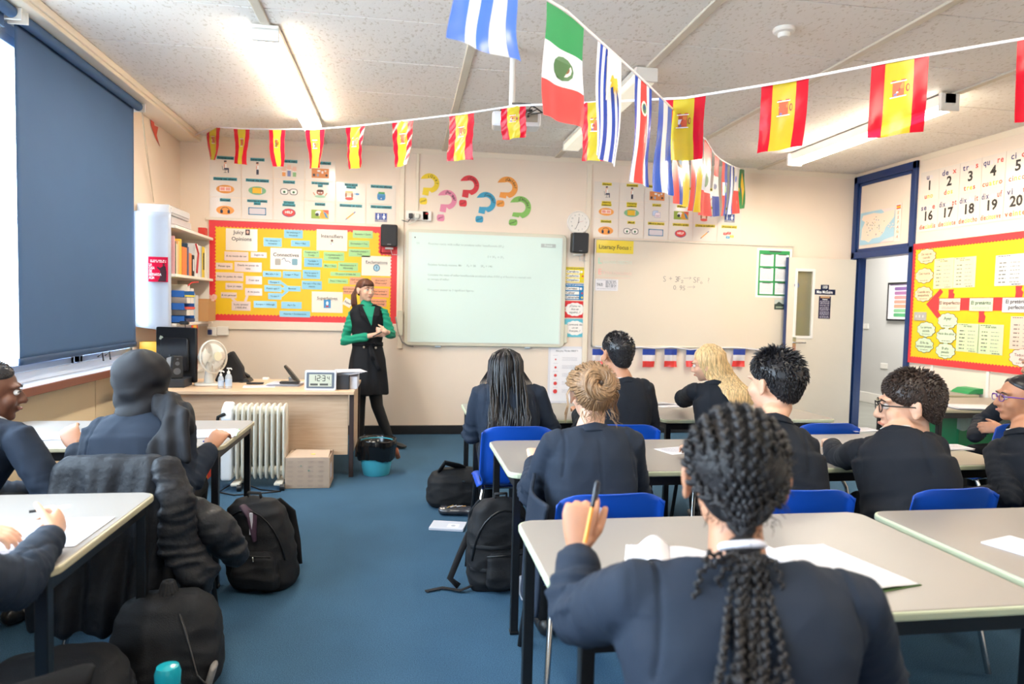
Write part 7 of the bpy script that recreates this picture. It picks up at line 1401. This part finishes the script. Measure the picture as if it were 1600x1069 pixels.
# ---- posters in the column between the boards
def wp(name, label, cat, x0, y0, x1, y1, col, grp=None, **k):
    a, b = fpx(x0, y0); c, d = fpx(x1, y1); o, A = sheet(name, label, cat, FW((a+c)/2, (b+d)/2, .004), c-a, b-d, col, grp, **k); return o, A, c-a, b-d
o, A, w_, h_ = wp('poster', 'yellow poster with the words Cerebro Cuaderno Compañero', 'poster', 883, 417, 916, 442, '#e9d21f'); A.text('¿Tienes un problema?', 0, h_*.42, .018, '#2a3a7a', .02, width=w_*.86)
for i, s_ in enumerate(('Cerebro', 'Cuaderno', 'Compañero')): y = h_*(.2-.27*i); A.poly(rect(-w_*.44, y-.018, w_*.18, y+.016), '#f6f3ea'); A.text(s_, -w_*.42, y, .034, '#2a2a30', .02, 'LEFT', width=w_*.55)
A.poly(ell(w_*.26, h_*.2, .014), '#f6f3ea'); A.poly(ell(w_*.32, -h_*.08, .010), '#c9343c'); A.poly(rect(w_*.24, -h_*.42, w_*.4, -h_*.28), '#d9c94a'); A.build(o)
o, A, w_, h_ = wp('poster', 'blue poster with the words Cerveau Cahier Camarade', 'poster', 882, 443, 915, 469, '#2c80b6'); A.text('As-tu un problème?', 0, h_*.42, .018, '#f0f0f4', .02, width=w_*.86)
for i, s_ in enumerate(('Cerveau', 'Cahier', 'Camarade')): y = h_*(.2-.27*i); A.poly(rect(-w_*.44, y-.018, w_*.18, y+.016), '#f6f3ea'); A.text(s_, -w_*.42, y, .034, '#2a2a30', .02, 'LEFT', width=w_*(.5, .4, .6)[i])
A.poly(ell(w_*.26, h_*.2, .014), '#f6f3ea'); A.poly(ell(w_*.32, -h_*.08, .010), '#c9343c'); A.poly(ell(w_*.32, -h_*.35, .012), '#e0d04a'); A.build(o)
def cloud(w_, h_, n=9, k=.12): return [((w_/2)*(1+k*abs(math.sin(n*t/2)))/(1+k)*math.cos(t), (h_/2)*(1+k*abs(math.sin(n*t/2)))/(1+k)*math.sin(t)) for t in [2*PI*i/72 for i in range(72)]]
for y0, y1, col, txt, lb in ((470, 497, '#da3338', '¿Cómo se\ndice en\nespañol...?', 'red poster with a cloud asking ¿Cómo se dice en español?'), (498, 527, '#66bfd2', 'Comment dit-\non en\nfrançais...?', 'light blue poster with a cloud asking Comment dit-on en français?')):
    o, A, w_, h_ = wp('poster', lb, 'poster', 881.5, y0, 914.5, y1, col); A.poly(cloud(w_*.92, h_*.82, 12, .10), '#f2ece6')
    for i, s_ in enumerate(txt.split('\n')): A.text(s_, 0, .036-.034*i, .030, '#3a3638', .01)
    A.build(o)
o, A, w_, h_ = wp('framed_notice', 'white framed notice with a column of red dots below the whiteboards', 'notice', 857, 541, 912, 630, '#e6e3e8'); A.poly(rect(-w_*.44, -h_*.46, w_*.44, h_*.46), '#f1eef0'); A.text('Are you "Fit for FIRST"?', 0, h_*.42, .026, '#3a3a44', .01, width=w_*.6)
for i in range(5): y = h_*(.27-.14*i); A.poly(ell(-w_*.30, y, .009+.0035*i), '#d9413f'); scribble(A, -w_*.12, w_*.28, [y+.02, y+.006, y-.008], .003, '#9a9aa6'); scribble(A, -w_*.36, -w_*.24, [y+.045], .003, '#9a9aa6')
A.build(o)
# ---- plain whiteboard
x0, z1 = fpx(928, 373); x1, z0 = fpx(1231, 540); z0 = fpx(1000, 543)[1]; cx_, cz = (x0+x1)/2, (z0+z1)/2; W_, H_ = x1-x0, z1-z0; F = FW(cx_, cz, .03); t = thing('whiteboard', 'wide plain whiteboard with pinned notices and a faint handwritten formula', 'whiteboard', (cx_, WY, cz))
MB().prism(rect(-W_/2, -H_/2, W_/2, H_/2), F, -.026, .0).build('board_surface', 'board_white', t)
for a, b, c, d in ((-W_/2, H_/2-.012, W_/2, H_/2), (-W_/2, -H_/2, W_/2, -H_/2+.02), (-W_/2, -H_/2, -W_/2+.014, H_/2), (W_/2-.014, -H_/2, W_/2, H_/2)): MB().prism(rect(a, b, c, d), F, -.028, .010).build('board_frame', mat('alu_soft', '#cfc8ba', .35, metal=.3), t, bevel=.003)
def wb(px, py): a, b = fpx(px, py); return a-cx_, b-cz
A = Art(F, .001)
def hand_text(s, px, py, sz, c='#8f8a88', sp=None):
    x, y = wb(px, py)
    for ch in s: A.text(ch, x, y+rnd.uniform(-.004, .004), sz*rnd.uniform(.9, 1.1), c, -.012, 'LEFT', rnd.uniform(-.08, .08)); x += (sp or sz*.62)
hand_text('S + 3F₂', 1034, 436, .085, '#7d7876', .034); hand_text('SF₆ ?', 1081, 438, .085, '#7d7876', .042); hand_text('0.95', 1050, 450, .075, '#7d7876', .036)
for px, py in ((1066, 435), (1072, 449)): x, y = wb(px, py); A.line([(x, y), (x+.09, y+.006)], .004, '#8f8a88'); A.line([(x+.07, y+.02), (x+.09, y+.006), (x+.07, y-.012)], .004, '#8f8a88')
x, y = wb(933, 408); A.text('L', x, y, .09, '#9fdcc2', .01, 'LEFT'); A.text('EARNING OBJECTIVE', x+.06, y-.01, .045, '#cfe0d2', -.005, 'LEFT', width=.32); x, y = wb(933, 425); A.text('E', x, y, .085, '#f2aea2', .01, 'LEFT'); A.text('XTRA CHALLENGE', x+.06, y-.01, .045, '#f0c8bc', -.005, 'LEFT', width=.32); x, y = wb(930, 433.5); A.poly(rect(x, y-.002, x+.38, y), '#eea89a')
A.build(t, ('pen_marks', 'handwriting'))
def wpb(name, label, cat, x0, y0, x1, y1, col):
    a, b = fpx(x0, y0); c, d = fpx(x1, y1); o, A = sheet(name, label, cat, FW((a+c)/2, (b+d)/2, .032), c-a, b-d, col); return o, A, c-a, b-d
o, A, w_, h_ = wpb('notice', 'yellow notice reading Literacy Focus at the top left of the plain whiteboard', 'notice', 931, 375, 988, 397.5, '#e9cf45'); A.text('Literacy Focus :', 0, -.005, .065, '#3a3420', .012, width=w_*.86); A.build(o)
o, A, w_, h_ = wpb('notice', 'small white THUD card on the left of the plain whiteboard', 'notice', 929, 436, 964, 455, '#e6e3e6'); A.text('THUD', -w_*.30, 0, .045, '#44464e', .02, width=w_*.28); scribble(A, -w_*.05, w_*.42, [.04, .025, .01, -.005, -.02], .008, '#6a6c76'); scribble(A, -w_*.42, w_*.42, [.052, -.04], .004, '#8a8a94'); A.build(o)
o, A, w_, h_ = wpb('notice', 'green bordered notice with eight text boxes at the right of the plain whiteboard', 'notice', 1181, 388, 1232, 466, '#eef0ec'); A.poly(rect(-w_*.44, -h_*.46, w_*.44, h_*.46), '#2f9a55'); A.poly(rect(-w_*.15, h_*.43, w_*.2, h_*.455), '#3a3c40')
for sx in (-1, 1):
    for i, (ya, yb) in enumerate(((.38, .14), (.10, -.16), (-.20, -.43))): cx2 = sx*w_*.21; A.poly(rect(cx2-w_*.19, h_*yb, cx2+w_*.19, h_*ya), '#efeff0'); scribble(A, cx2-w_*.17, cx2+w_*.15, [h_*(ya-.03-.026*j) for j in range(int((ya-yb)/.028)-1)], .004, '#a2a2a8'); A.poly(rect(cx2-w_*.12, h_*(ya-.012), cx2+w_*.12, h_*(ya+.004)), '#4a4c50')
A.build(o)
o, A, w_, h_ = wpb('photo_print', 'small dark landscape photo print at the lower right of the plain whiteboard', 'photo', 1208, 468, 1230, 484, '#5b6356'); A.poly(rect(-w_*.5, h_*.05, w_*.5, h_*.5), '#c3c7bd'); A.poly([(-w_*.5, -h_*.1), (-w_*.2, h_*.3), (w_*.1, 0), (w_*.5, h_*.35), (w_*.5, -h_*.5), (-w_*.5, -h_*.5)], '#3d4840'); A.poly(rect(-w_*.4, -h_*.35, w_*.1, -h_*.2), '#9aa58f'); A.build(o)
# ---- numbers on the right wall
FRN = ['un', 'deux', 'trois', 'quatre', 'cinq', 'six']; SPN = ['uno', 'dos', 'tres', 'cuatro', 'cinco', 'seis']; F2 = ['seize', 'dix-sept', 'dix-huit', 'dix-neuf', 'vingt', 'vingt et un']; S2 = ['dieciséis', 'diecisiete', 'dieciocho', 'diecinueve', 'veinte', 'veintiuno']
def tri(A, s, y, size, cols, wmax, bold=.02):
    vs, _ = text_mesh(s, bold, 'CENTER'); tot = sum((max(p.x for p in text_mesh(c, bold)[0])-min(p.x for p in text_mesh(c, bold)[0])) if c != ' ' and text_mesh(c, bold)[0] else .3 for c in s)+.13*len(s); sx = min(1, wmax/(tot*size)); x = -tot*size*sx/2
    for i, c in enumerate(s):
        v_ = text_mesh(c, bold)[0]
        if not v_: x += .3*size*sx; continue
        cw = (max(p.x for p in v_)-min(p.x for p in v_))*size*sx; col = cols[min(len(cols)-1, int(i*len(cols)/len(s)))]; A.text(c, x+cw/2, y, size, col, bold, 'CENTER', sx=sx); x += cw+.13*size*sx
def numcard(yc, zc, num, fr_, sp_):
    o, A = sheet('number_card', 'white laminated card with the number %s on the right wall' % num, 'card', mkR(-yc, zc, .003), .242, .292, 'laminate', 'number cards on the right wall')
    tri(A, fr_, .088, .075, ['#33306a', '#d9d2d6', '#d8443a'], .215); A.text(num, 0, 0, .125, '#26221e', .03); tri(A, sp_, -.100, .066, ['#e5602e', '#e9cf2e', '#e9cf2e', '#e5602e'], .215); A.build(o)
for i in range(6): numcard(6.075-.246*i, 2.648, str(i+1), FRN[i], SPN[i]); numcard(6.075-.246*i, 2.35, str(i+16), F2[i], S2[i])
# ---- right-hand display board
yA, z1 = 6.258, 2.09; yB, z0 = 3.9, .892
display_board('display_board', 'yellow display board with red scalloped border on the right wall', mkR, -yA, z0, -yB, z1, frame=False)
r2 = lambda x, y: (lambda q: (-q.y, q.z))(onX(1220+x/4.11, 380+y/4.11, RX))
def rcard(name, label, x, z, w_, h_, col, poly=None, dx=.018, rot=0, grp=None): return sheet(name, label, 'card', mkR(x, z, dx), w_, h_, col, grp, poly=poly, rot=rot)
CL = [(948, 85, 'De vez en\ncuando', '#f0cfa6'), (933, 210, 'Casi nunca', '#f0cfa6'), (928, 328, 'Cuando era\npequeño/a', '#f0cfa6'), (1083, 500, 'Ayer', '#cfe2bd'), (945, 555, 'La semana\npasada', '#cfe2bd'), (1073, 597, 'Hace dos años', '#cfe2bd'), (933, 655, 'El fin de\nsemana pasado', '#cfe2bd'), (1068, 692, 'El año\npasado', '#cfe2bd'), (1560, 738, 'Todos los\ndías', '#f0cdc0')]
for px, py, s_, c in CL:
    x, z = r2(px, py); o, A = rcard('cloud_card', '%s cloud card reading %s on the right board' % ({'#f0cfa6': 'peach', '#cfe2bd': 'pale green', '#f0cdc0': 'pink'}[c], s_.replace('\n', ' ')), x, z, .24, .15, '#2e2a28', poly=cloud(.250, .158, 10, .14), grp='cloud cards on the right board')
    A.poly(cloud(.240, .149, 10, .14), c); L = s_.split('\n')
    for i, l_ in enumerate(L): A.text(l_, 0, .022-.034*i, .034 if s_ != 'Ayer' else .046, '#3a3a34', .01)
    scribble(A, -.05, .05, [-.046], .006, '#6a6a60'); A.build(o)
def rsheet(x0_, y0_, x1_, y1_, col, label, rows=6, hdr=''):
    a, b = r2(x0_, y0_); c, d = r2(x1_, y1_); o, A = rcard('grammar_sheet', label, (a+c)/2, (b+d)/2, c-a, abs(b-d), col, grp='grammar sheets on the right board'); w_, h_ = c-a, abs(b-d); A.text(hdr, 0, h_*.40, .022, '#55534a', .01); scribble(A, -w_*.42, w_*.0, [h_*.46], .006, '#55534a')
    for i in range(rows): y = h_*(.24-.125*i); scribble(A, -w_*.36, -w_*.12, [y], .010, '#7d7b70'); scribble(A, w_*.02, w_*.34, [y], .008, '#a3a195'); A.poly(rect(-w_*.44, y-h_*.06, w_*.44, y-h_*.057), '#b5b3a5')
    scribble(A, w_*.1, w_*.4, [-h_*.46], .006, '#55534a'); A.build(o)
rsheet(1000, 103, 1115, 290, '#f2e3ac', 'cream grammar sheet headed AR verbs, upper left of the right board', 6, 'AR VERBS'); rsheet(1128, 95, 1258, 283, '#f4e6b4', 'cream grammar sheet headed ER/IR verbs on the right board', 6, 'ER/IR VERBS'); rsheet(1395, 80, 1575, 270, '#dcdcdc', 'pale grey grammar table sheet at the upper right of the right board', 6)
rsheet(1145, 515, 1278, 705, '#cfe0ae', 'green grammar sheet headed AR verbs, lower part of the right board', 6, 'AR VERBS'); rsheet(1285, 520, 1435, 722, '#cfe0ae', 'green grammar sheet headed ER/IR verbs, lower part of the right board', 6, 'ER/IR VERBS'); rsheet(1492, 470, 1640, 690, '#f0c8b4', 'pink grammar sheet at the lower right of the right board', 6)
# red timeline arrow
F = mkR(0, 0, .0175); tip = r2(945, 393); pts = [tip, r2(1030, 302), r2(1050, 325), r2(1020, 360)]; bz0, bz1 = 1.425, 1.54
P_ = [(tip[0], 1.482), (tip[0]+.17, 1.63), (tip[0]+.205, 1.60), (tip[0]+.15, bz1), (-3.95, bz1), (-3.95, bz0), (tip[0]+.15, bz0), (tip[0]+.19, 1.375), (tip[0]+.15, 1.345)]
o = MB().prism(P_, F, 0, .0012).build('timeline_arrow', 'border_red', None); tag(o, 'long red paper timeline arrow across the right display board', 'arrow')
for px, y0_, y1_ in ((1108, 298, 358), (1305, 432, 510), (1545, 275, 355)):
    a, b = r2(px, y0_); c, d = r2(px, y1_); m = MB().prism([(a-.035, b), (a+.03, b), (a+.02, b-.03), (a+.04, (b+d)/2), (a+.03, d), (a-.035, d), (a-.03, (b+d)/2)], F, 0, .001).build('arrow_branch', 'border_red', o)
for px, s_, c in ((1097, 'El imperfecto', '#f3cfb4'), (1300, 'El pretérito', '#cfe2bd'), (1530, 'El pretérito\nperfecto', '#d8d4d4')):
    x, z = r2(px, 395 if px < 1500 else 398); o, A = rcard('tense_card', 'card reading %s on the red timeline arrow' % s_.replace('\n', ' '), x, z, .25 if px < 1500 else .28, .115 if px < 1500 else .125, c, dx=.021); L = s_.split('\n')
    for i, l_ in enumerate(L): A.text(l_, 0, (.015 if len(L) == 1 else .028)-.048*i, .046, '#2e2c2a', .015, width=None)
    if len(L) == 1: scribble(A, -.09, .09, [-.025, -.037], .004, '#8a8880')
    A.build(o)
x, z = r2(908, 470); t = MB().prism([(a, b) for a, b in rrect(.16, .085, .008)], mkR(x, z, .006), 0, .02).build('light_switch', mat('switch_metal', '#c9c4bd', .3, metal=.5), None, bevel=.003); tag(t, 'metal triple light switch set into the right board', 'switch'); m = MB()
for k in range(3): MB().prism([(a-.045+.045*k, b) for a, b in rect(-.006, -.012, .006, .012)], mkR(x, z, .027), 0, .003).build('rocker', 'white_paint', t)
# ---- map above the door
q0, q1 = onX(1346, 332, RX+.0), onX(1400, 380, RX+.0); a, b = onX(1346, 331, RX), onX(1346, 385, RX); c = onX(1400, 322, RX)
yc, zc = (a.y+c.y)/2, 2.33; w_, h_ = a.y-c.y, .36; o, A = sheet('map_of_spain', 'illustrated map of Spain on the panel above the doorway', 'map', mkR(-yc, zc, .004), w_, h_, '#a9cfe0')
A.poly([(w_*x, h_*y) for x, y in ((-.42, .42), (-.1, .44), (.12, .38), (.5, .46), (.48, .22), (.36, .05), (.26, -.05), (.22, -.18), (.1, -.32), (-.12, -.34), (-.22, -.44), (-.34, -.36), (-.46, -.34), (-.44, 0), (-.36, .2), (-.46, .3))], '#f2ddc8'); A.poly([(w_*x, h_*y) for x, y in ((.12, .5), (.5, .5), (.5, .42), (.2, .40))], '#f6d9d2'); A.poly([(w_*x, h_*y) for x, y in ((.5, -.5), (.1, -.5), (.25, -.42), (.5, -.36))], '#f6d9d2')
for i in range(34): A.poly(ell(w_*rnd.uniform(-.35, .25), h_*rnd.uniform(-.25, .35), .006, n=8), rnd.choice(('#4a8a5a', '#b04a3a', '#5a4a3a', '#3a6a9a', '#c8a83a')))
for k in range(6): A.poly(ell(w_*(.34+.03*k), h_*(-.05+.06*math.sin(k*2)), .012, .006, 10), '#f2ddc8')
A.build(o)
yc2 = yc-w_/2-.05; o, A = sheet('espana_strip', 'narrow strip with a small flag and the word España beside the map', 'sign', mkR(-yc2, zc+.01, .004), .085, .40, '#efe6da'); A.poly(rect(-.03, .14, .03, .18), '#d8343a'); A.poly(rect(-.03, .152, .03, .168), '#ecc52e')
for i, ch in enumerate('ESPAÑA'): A.text(ch, 0, .10-.05*i, .044, ('#e0912e', '#c8643a')[i % 2], .01, rot=-.2)
A.build(o)
# ------------------------------------------------------------------ bunting
def flag_mesh(kind, t0, t1, h, parent, curl=0, seed=0, crump=0, name='flag'):
    """flag hanging from edge t0-t1; kind gives its stripes: ('v', [(share, colour)...]) along the edge or ('h', ...) down the drop"""
    t0, t1 = V(t0), V(t1); e = t1-t0; W_ = e.length; u = e.normalized(); nrm = V((u.y, -u.x, 0)).normalized(); 
    if nrm.y > 0: nrm = -nrm
    d, st = kind; tot = sum(s for s, _ in st); N, Mv = 16, 22; ed = []; acc = 0
    for s, c in st: acc += s/tot; ed.append((acc, c))
    us = sorted(set([i/N for i in range(N+1)]+([round(a, 5) for a, _ in ed[:-1]] if d == 'v' else []))); vs_ = sorted(set([j/Mv for j in range(Mv+1)]+([round(a, 5) for a, _ in ed[:-1]] if d == 'h' else [])))
    def pt(a, b): 
        k = .010*math.sin(a*9+seed)*b+.012*math.sin(b*5+seed*2+a*2)*b+curl*b*(a-.5)*.06+crump*.012*math.sin(a*17+b*23+seed); ed_ = -.012*crump*max(0, a-.8)*5*b
        return t0+e*a*(1+ed_)+u*(-.012*b*b*h*3*math.sin(seed+1))+V((0, 0, -h*b+.0))+nrm*k
    P_ = [pt(a, b) for b in vs_ for a in us]; n = len(us); m = MB(); f = []; mi = []; cols = []
    for j in range(len(vs_)-1):
        for i in range(n-1):
            q = (us[i]+us[i+1])/2 if d == 'v' else (vs_[j]+vs_[j+1])/2; c = next(c for a, c in ed if q < a+1e-6)
            if c not in cols: cols.append(c)
            f.append((j*n+i, j*n+i+1, (j+1)*n+i+1, (j+1)*n+i)); mi.append(cols.index(c))
    m.v = [tuple(p) for p in P_]; m.f = f; m.mi = mi
    o = m.build(name, cols, parent, True, fix=False); return o, pt, nrm
def emblem(o, pt, nrm, shapes, name='emblem'):
    """small shapes on the flag: list of (colour, [(a, b)...]) in flag coordinates, both faces"""
    m = MB(); cols = []
    for k, (c, P_) in enumerate(shapes):
        if c not in cols: cols.append(c)
        for sg in (1, -1): m.add([pt(a, b)+nrm*sg*(.0012+.0002*k) for a, b in P_], [tuple(range(len(P_)))], cols.index(c))
    m.build(name, [cm(c) for c in cols], o, fix=False)
E_ = lambda a, b, r, s, n=12: ell(a, b, r, s, n)
SPAIN = ('v', [(1, 'flag_red'), (2, 'flag_yellow'), (1, 'flag_red')])
coat_sh = [('#c9562e', rect(.40, .30, .60, .48)), ('#e9e2dc', rect(.40, .36, .50, .44)), ('#d8813a', rect(.50, .31, .59, .39)), ('#b02a30', E_(.50, .39, .035, .03)), ('#f0ece8', rect(.36, .28, .64, .295)), ('#f0ece8', rect(.36, .485, .64, .50)), ('#a2452c', E_(.66, .39, .035, .055)), ('#e0b23a', E_(.665, .39, .018, .035)), ('#7a6a9a', E_(.45, .46, .03, .02)), ('#c23a34', rect(.38, .265, .46, .28)), ('#c23a34', rect(.54, .265, .62, .28))]
def bunting(label, cord, cordr=.0035, group=None, name='bunting'):
    t = thing(name, label, 'bunting', tuple(cord[0])); MB().tube(cord, [(cordr*.5, cordr*1.9)]*len(cord), 6, ups=V((0, 0, 1))).build('cord', mat('cord_white', '#eeeaf0', .5), t, True); return t
CS = [(305, 199, 6.95), (333, 198, 6.4), (377, 201, 6.0), (432, 202, 5.6), (491, 202, 5.2), (554, 197, 4.85), (628, 189, 4.57), (720, 178, 4.22), (806, 165, 4.0), (925, 160, 3.70), (1070, 153, 3.27), (1225, 128, 2.98), (1407, 93, 2.80), (1600, 60, 2.64), (1750, 35, 2.5)]
cp = [atd(*c) for c in CS]; cp[0] = V((-2.08, 7.05, 2.90)); b1 = bunting('string of red and yellow Spanish flags crossing the room from corner to corner', cp)
SF = [(322, 344, 199, 250), (365, 390, 201, 257), (420, 446, 202, 260), (477, 507, 202, 263), (540, 570, 197, 263), (613, 646, 188, 260), (702, 741, 179, 251), (783, 822, 167, 216), (908, 950, 161, 252), (1036, 1103, 156, 250), (1190, 1264, 131, 234), (1362, 1452, 98, 211), (1590, 1680, 62, 185)]
def on_cord(px):
    for (a, b) in zip(CS[:-1], CS[1:]):
        if a[0] <= px <= b[0]: f = (px-a[0])/(b[0]-a[0]); return lerp(V(a), V(b), f)
for i, (xa, xb, y0_, y1_) in enumerate(SF):
    ca, cb = on_cord(xa), on_cord(xb); p0, p1 = atd(*ca), atd(*cb); h = (y1_-(ca.y+cb.y)/2)/FPX*(ca.z+cb.z)/2*.985
    o, pt, nrm = flag_mesh(SPAIN, p0, p1, h, b1, curl=1 if i < 6 else .3, seed=i*1.3, crump=(.22 if 4 <= i <= 8 else .08)); emblem(o, pt, nrm, coat_sh)
CLn = [(745, -95, 1.68), (800, -55, 1.84), (885, 0, 2.16), (935, 48, 2.42), (980, 105, 2.68), (1007, 128, 2.82), (1045, 165, 3.3), (1075, 200, 3.8), (1095, 222, 4.2), (1110, 240, 5.0), (1122, 252, 5.5), (1135, 259, 6.0), (1145, 263, 6.5), (1155, 267, 7.1), (1163, 268, 7.6)]
wc = [V((.02, 1.55, 2.20)), V((.20, 1.80, 2.235)), V((.50, 2.18, 2.30)), V((.80, 2.55, 2.30)), V((1.0, 2.80, 2.30)), V((1.28, 3.22, 2.335)), V((1.57, 3.68, 2.38)), V((1.83, 4.05, 2.42)), V((2.24, 4.80, 2.52)), V((2.58, 5.4, 2.62)), V((2.85, 5.85, 2.70)), V((3.15, 6.35, 2.79)), V((3.45, 6.8, 2.87)), V((3.68, 7.15, 2.93))]
b2 = bunting('string of Latin American flags running from the front of the view to the far wall', wc)
def wpt(s):      # point on the cord at arclength fraction by px matching
    return s
def cord_at_px(px):
    best = None
    for a, b in zip(wc[:-1], wc[1:]):
        for k in range(41):
            p = lerp(a, b, k/40); r = p-V((0, 0, HC)); x = 800+FPX*r.dot(rt)/r.dot(fwd)
            if best is None or abs(x-px) < best[0]: best = (abs(x-px), p)
    return best[1]
H_ = lambda *c: ('h', [(1, x) for x in c])
R_, B_, W2, G_, Y_, C_, NV, SK = 'flag_red', 'flag_blue', 'flag_white', 'flag_green', 'flag_gold', 'flag_coral', 'flag_navy', 'flag_sky'
LF = [(712, 808, 55, 132, ('v', [(1, SK), (1, W2), (1, SK), (1, W2), (1, SK)]), None), (853, 913, 178, 222, H_(G_, W2, C_), 'mex'), (935, 970, 240, 262, ('v', [(1, W2), (1, NV), (1, W2), (1, NV), (1, W2), (1, NV), (1, W2), (1, NV), (1, W2)]), 'uru'), (993, 1019, 278, 292, ('v', [(1, NV), (1, W2), (2, C_), (1, W2), (1, NV)]), 'cos'), (1030, 1050, 296, 311, ('v', [(1, B_), (1, W2), (1, B_)]), None), (1058, 1075, 316, 323, ('v', [(1, C_), (1, NV), (2, Y_)]), 'ecu'), (1084, 1097, 328, 333, ('v', [(1, C_), (1, NV), (2, Y_)]), None), (1101, 1112, 335, 337, H_(C_, W2, C_), 'per'), (1117, 1124, 338, 340, H_(C_, W2, NV), 'dom'), (1129, 1137, 339, 340, ('v', [(1, C_), (1, NV)]), 'hai'), (1141, 1147, 338, 339, ('v', [(1, NV), (1, W2), (1, NV)]), None), (1149, 1155, 334, 336, H_(W2, C_), 'pan'), (1156, 1168, 326, 329, ('v', [(1, 'flag_green')]), 'bra')]
for i, (xa, xb, ya, yb, kd, em) in enumerate(LF):
    p0, p1 = cord_at_px(xa), cord_at_px(xb)
    if i >= 8: c_ = (p0+p1)/2; k = max(.17, (p1-p0).length)/max(.001, (p1-p0).length); p0, p1 = c_+(p0-c_)*k, c_+(p1-c_)*k; p0.y = min(p0.y, 7.1); p1.y = min(p1.y, 7.12)
    d0 = (p0-V((0, 0, HC))).dot(fwd); r = p0-V((0, 0, HC)); ytop = 534.5+FPX*r.dot(dn)/r.dot(fwd); h = (ya-ytop)/FPX*d0
    h = min(h, .47); o, pt, nrm = flag_mesh(kd, p0, p1, h, b2, curl=.3, seed=i*.9, crump=.0)
    if em == 'mex': emblem(o, pt, nrm, [('#4a7a4a', E_(.5, .50, .22, .11)), ('#efece8', E_(.5, .49, .18, .085)), ('#8a5a30', E_(.54, .49, .10, .05)), ('#b8893a', E_(.47, .50, .06, .03)), ('#5a8a5a', E_(.42, .46, .03, .03))])
    if em == 'uru': emblem(o, pt, nrm, [('#f3f1f4', rect(.40, .0, 1, .46)), ('#eebc2a', [(.70+(.24 if k % 2 else .14)*math.cos(2*PI*k/24), .23+(.15 if k % 2 else .09)*math.sin(2*PI*k/24)) for k in range(24)]), ('#f2ca3a', E_(.70, .23, .13, .08))])
    if em == 'cos': emblem(o, pt, nrm, [('#f0ece8', E_(.5, .27, .14, .075)), ('#5a8a5a', E_(.5, .27, .09, .05)), ('#3a5a9a', E_(.5, .26, .05, .025))])
    if em == 'ecu': emblem(o, pt, nrm, [('#8a6a3a', E_(.4, .48, .2, .10)), ('#5a8ab0', E_(.4, .48, .12, .06)), ('#5a3a2a', E_(.4, .38, .2, .03))])
    if em == 'per': emblem(o, pt, nrm, [('#4a8a4a', E_(.5, .5, .22, .10)), ('#efe9e2', E_(.5, .5, .13, .06)), ('#c8453a', E_(.5, .52, .08, .03))])
    if em == 'dom': emblem(o, pt, nrm, [('#3a4a8a', E_(.5, .5, .16, .05))])
    if em == 'hai': emblem(o, pt, nrm, [('#efece8', rect(.25, .38, .75, .62)), ('#5a8a5a', E_(.5, .5, .14, .08))])
    if em == 'pan': emblem(o, pt, nrm, [('#3550b0', rect(.5, .5, 1, 1)) if False else ('#3550b0', E_(.25, .25, .14, .07)), ('#d8343a', E_(.75, .75, .1, .05))])
    if em == 'bra': emblem(o, pt, nrm, [('#ecca2a', [(.5, .08), (.9, .5), (.5, .92), (.1, .5)]), ('#2a3f8c', E_(.5, .5, .20, .14))])
# French flags along the bottom of the plain whiteboard
fc_ = [(928, 541), (960, 544), (1000, 542), (1022, 544), (1048, 542), (1075, 546), (1100, 545), (1130, 543), (1150, 543), (1180, 546), (1226, 545)]
cpf = [V((fpx(a, b)[0], WY-.045, fpx(a, b)[1])) for a, b in fc_]; b3 = bunting('string of French flags along the bottom edge of the plain whiteboard', cpf)
for i, xa in enumerate((924, 957, 1002, 1036, 1070, 1104, 1143)):
    p0 = V((*[fpx(xa, 545)[0]], WY-.045, fpx(xa+9, 545)[1]-.0)); p1 = p0+V((.145, 0, 0)); flag_mesh(H_(NV, W2, C_), p0, p1, .20, b3, seed=i, crump=0)
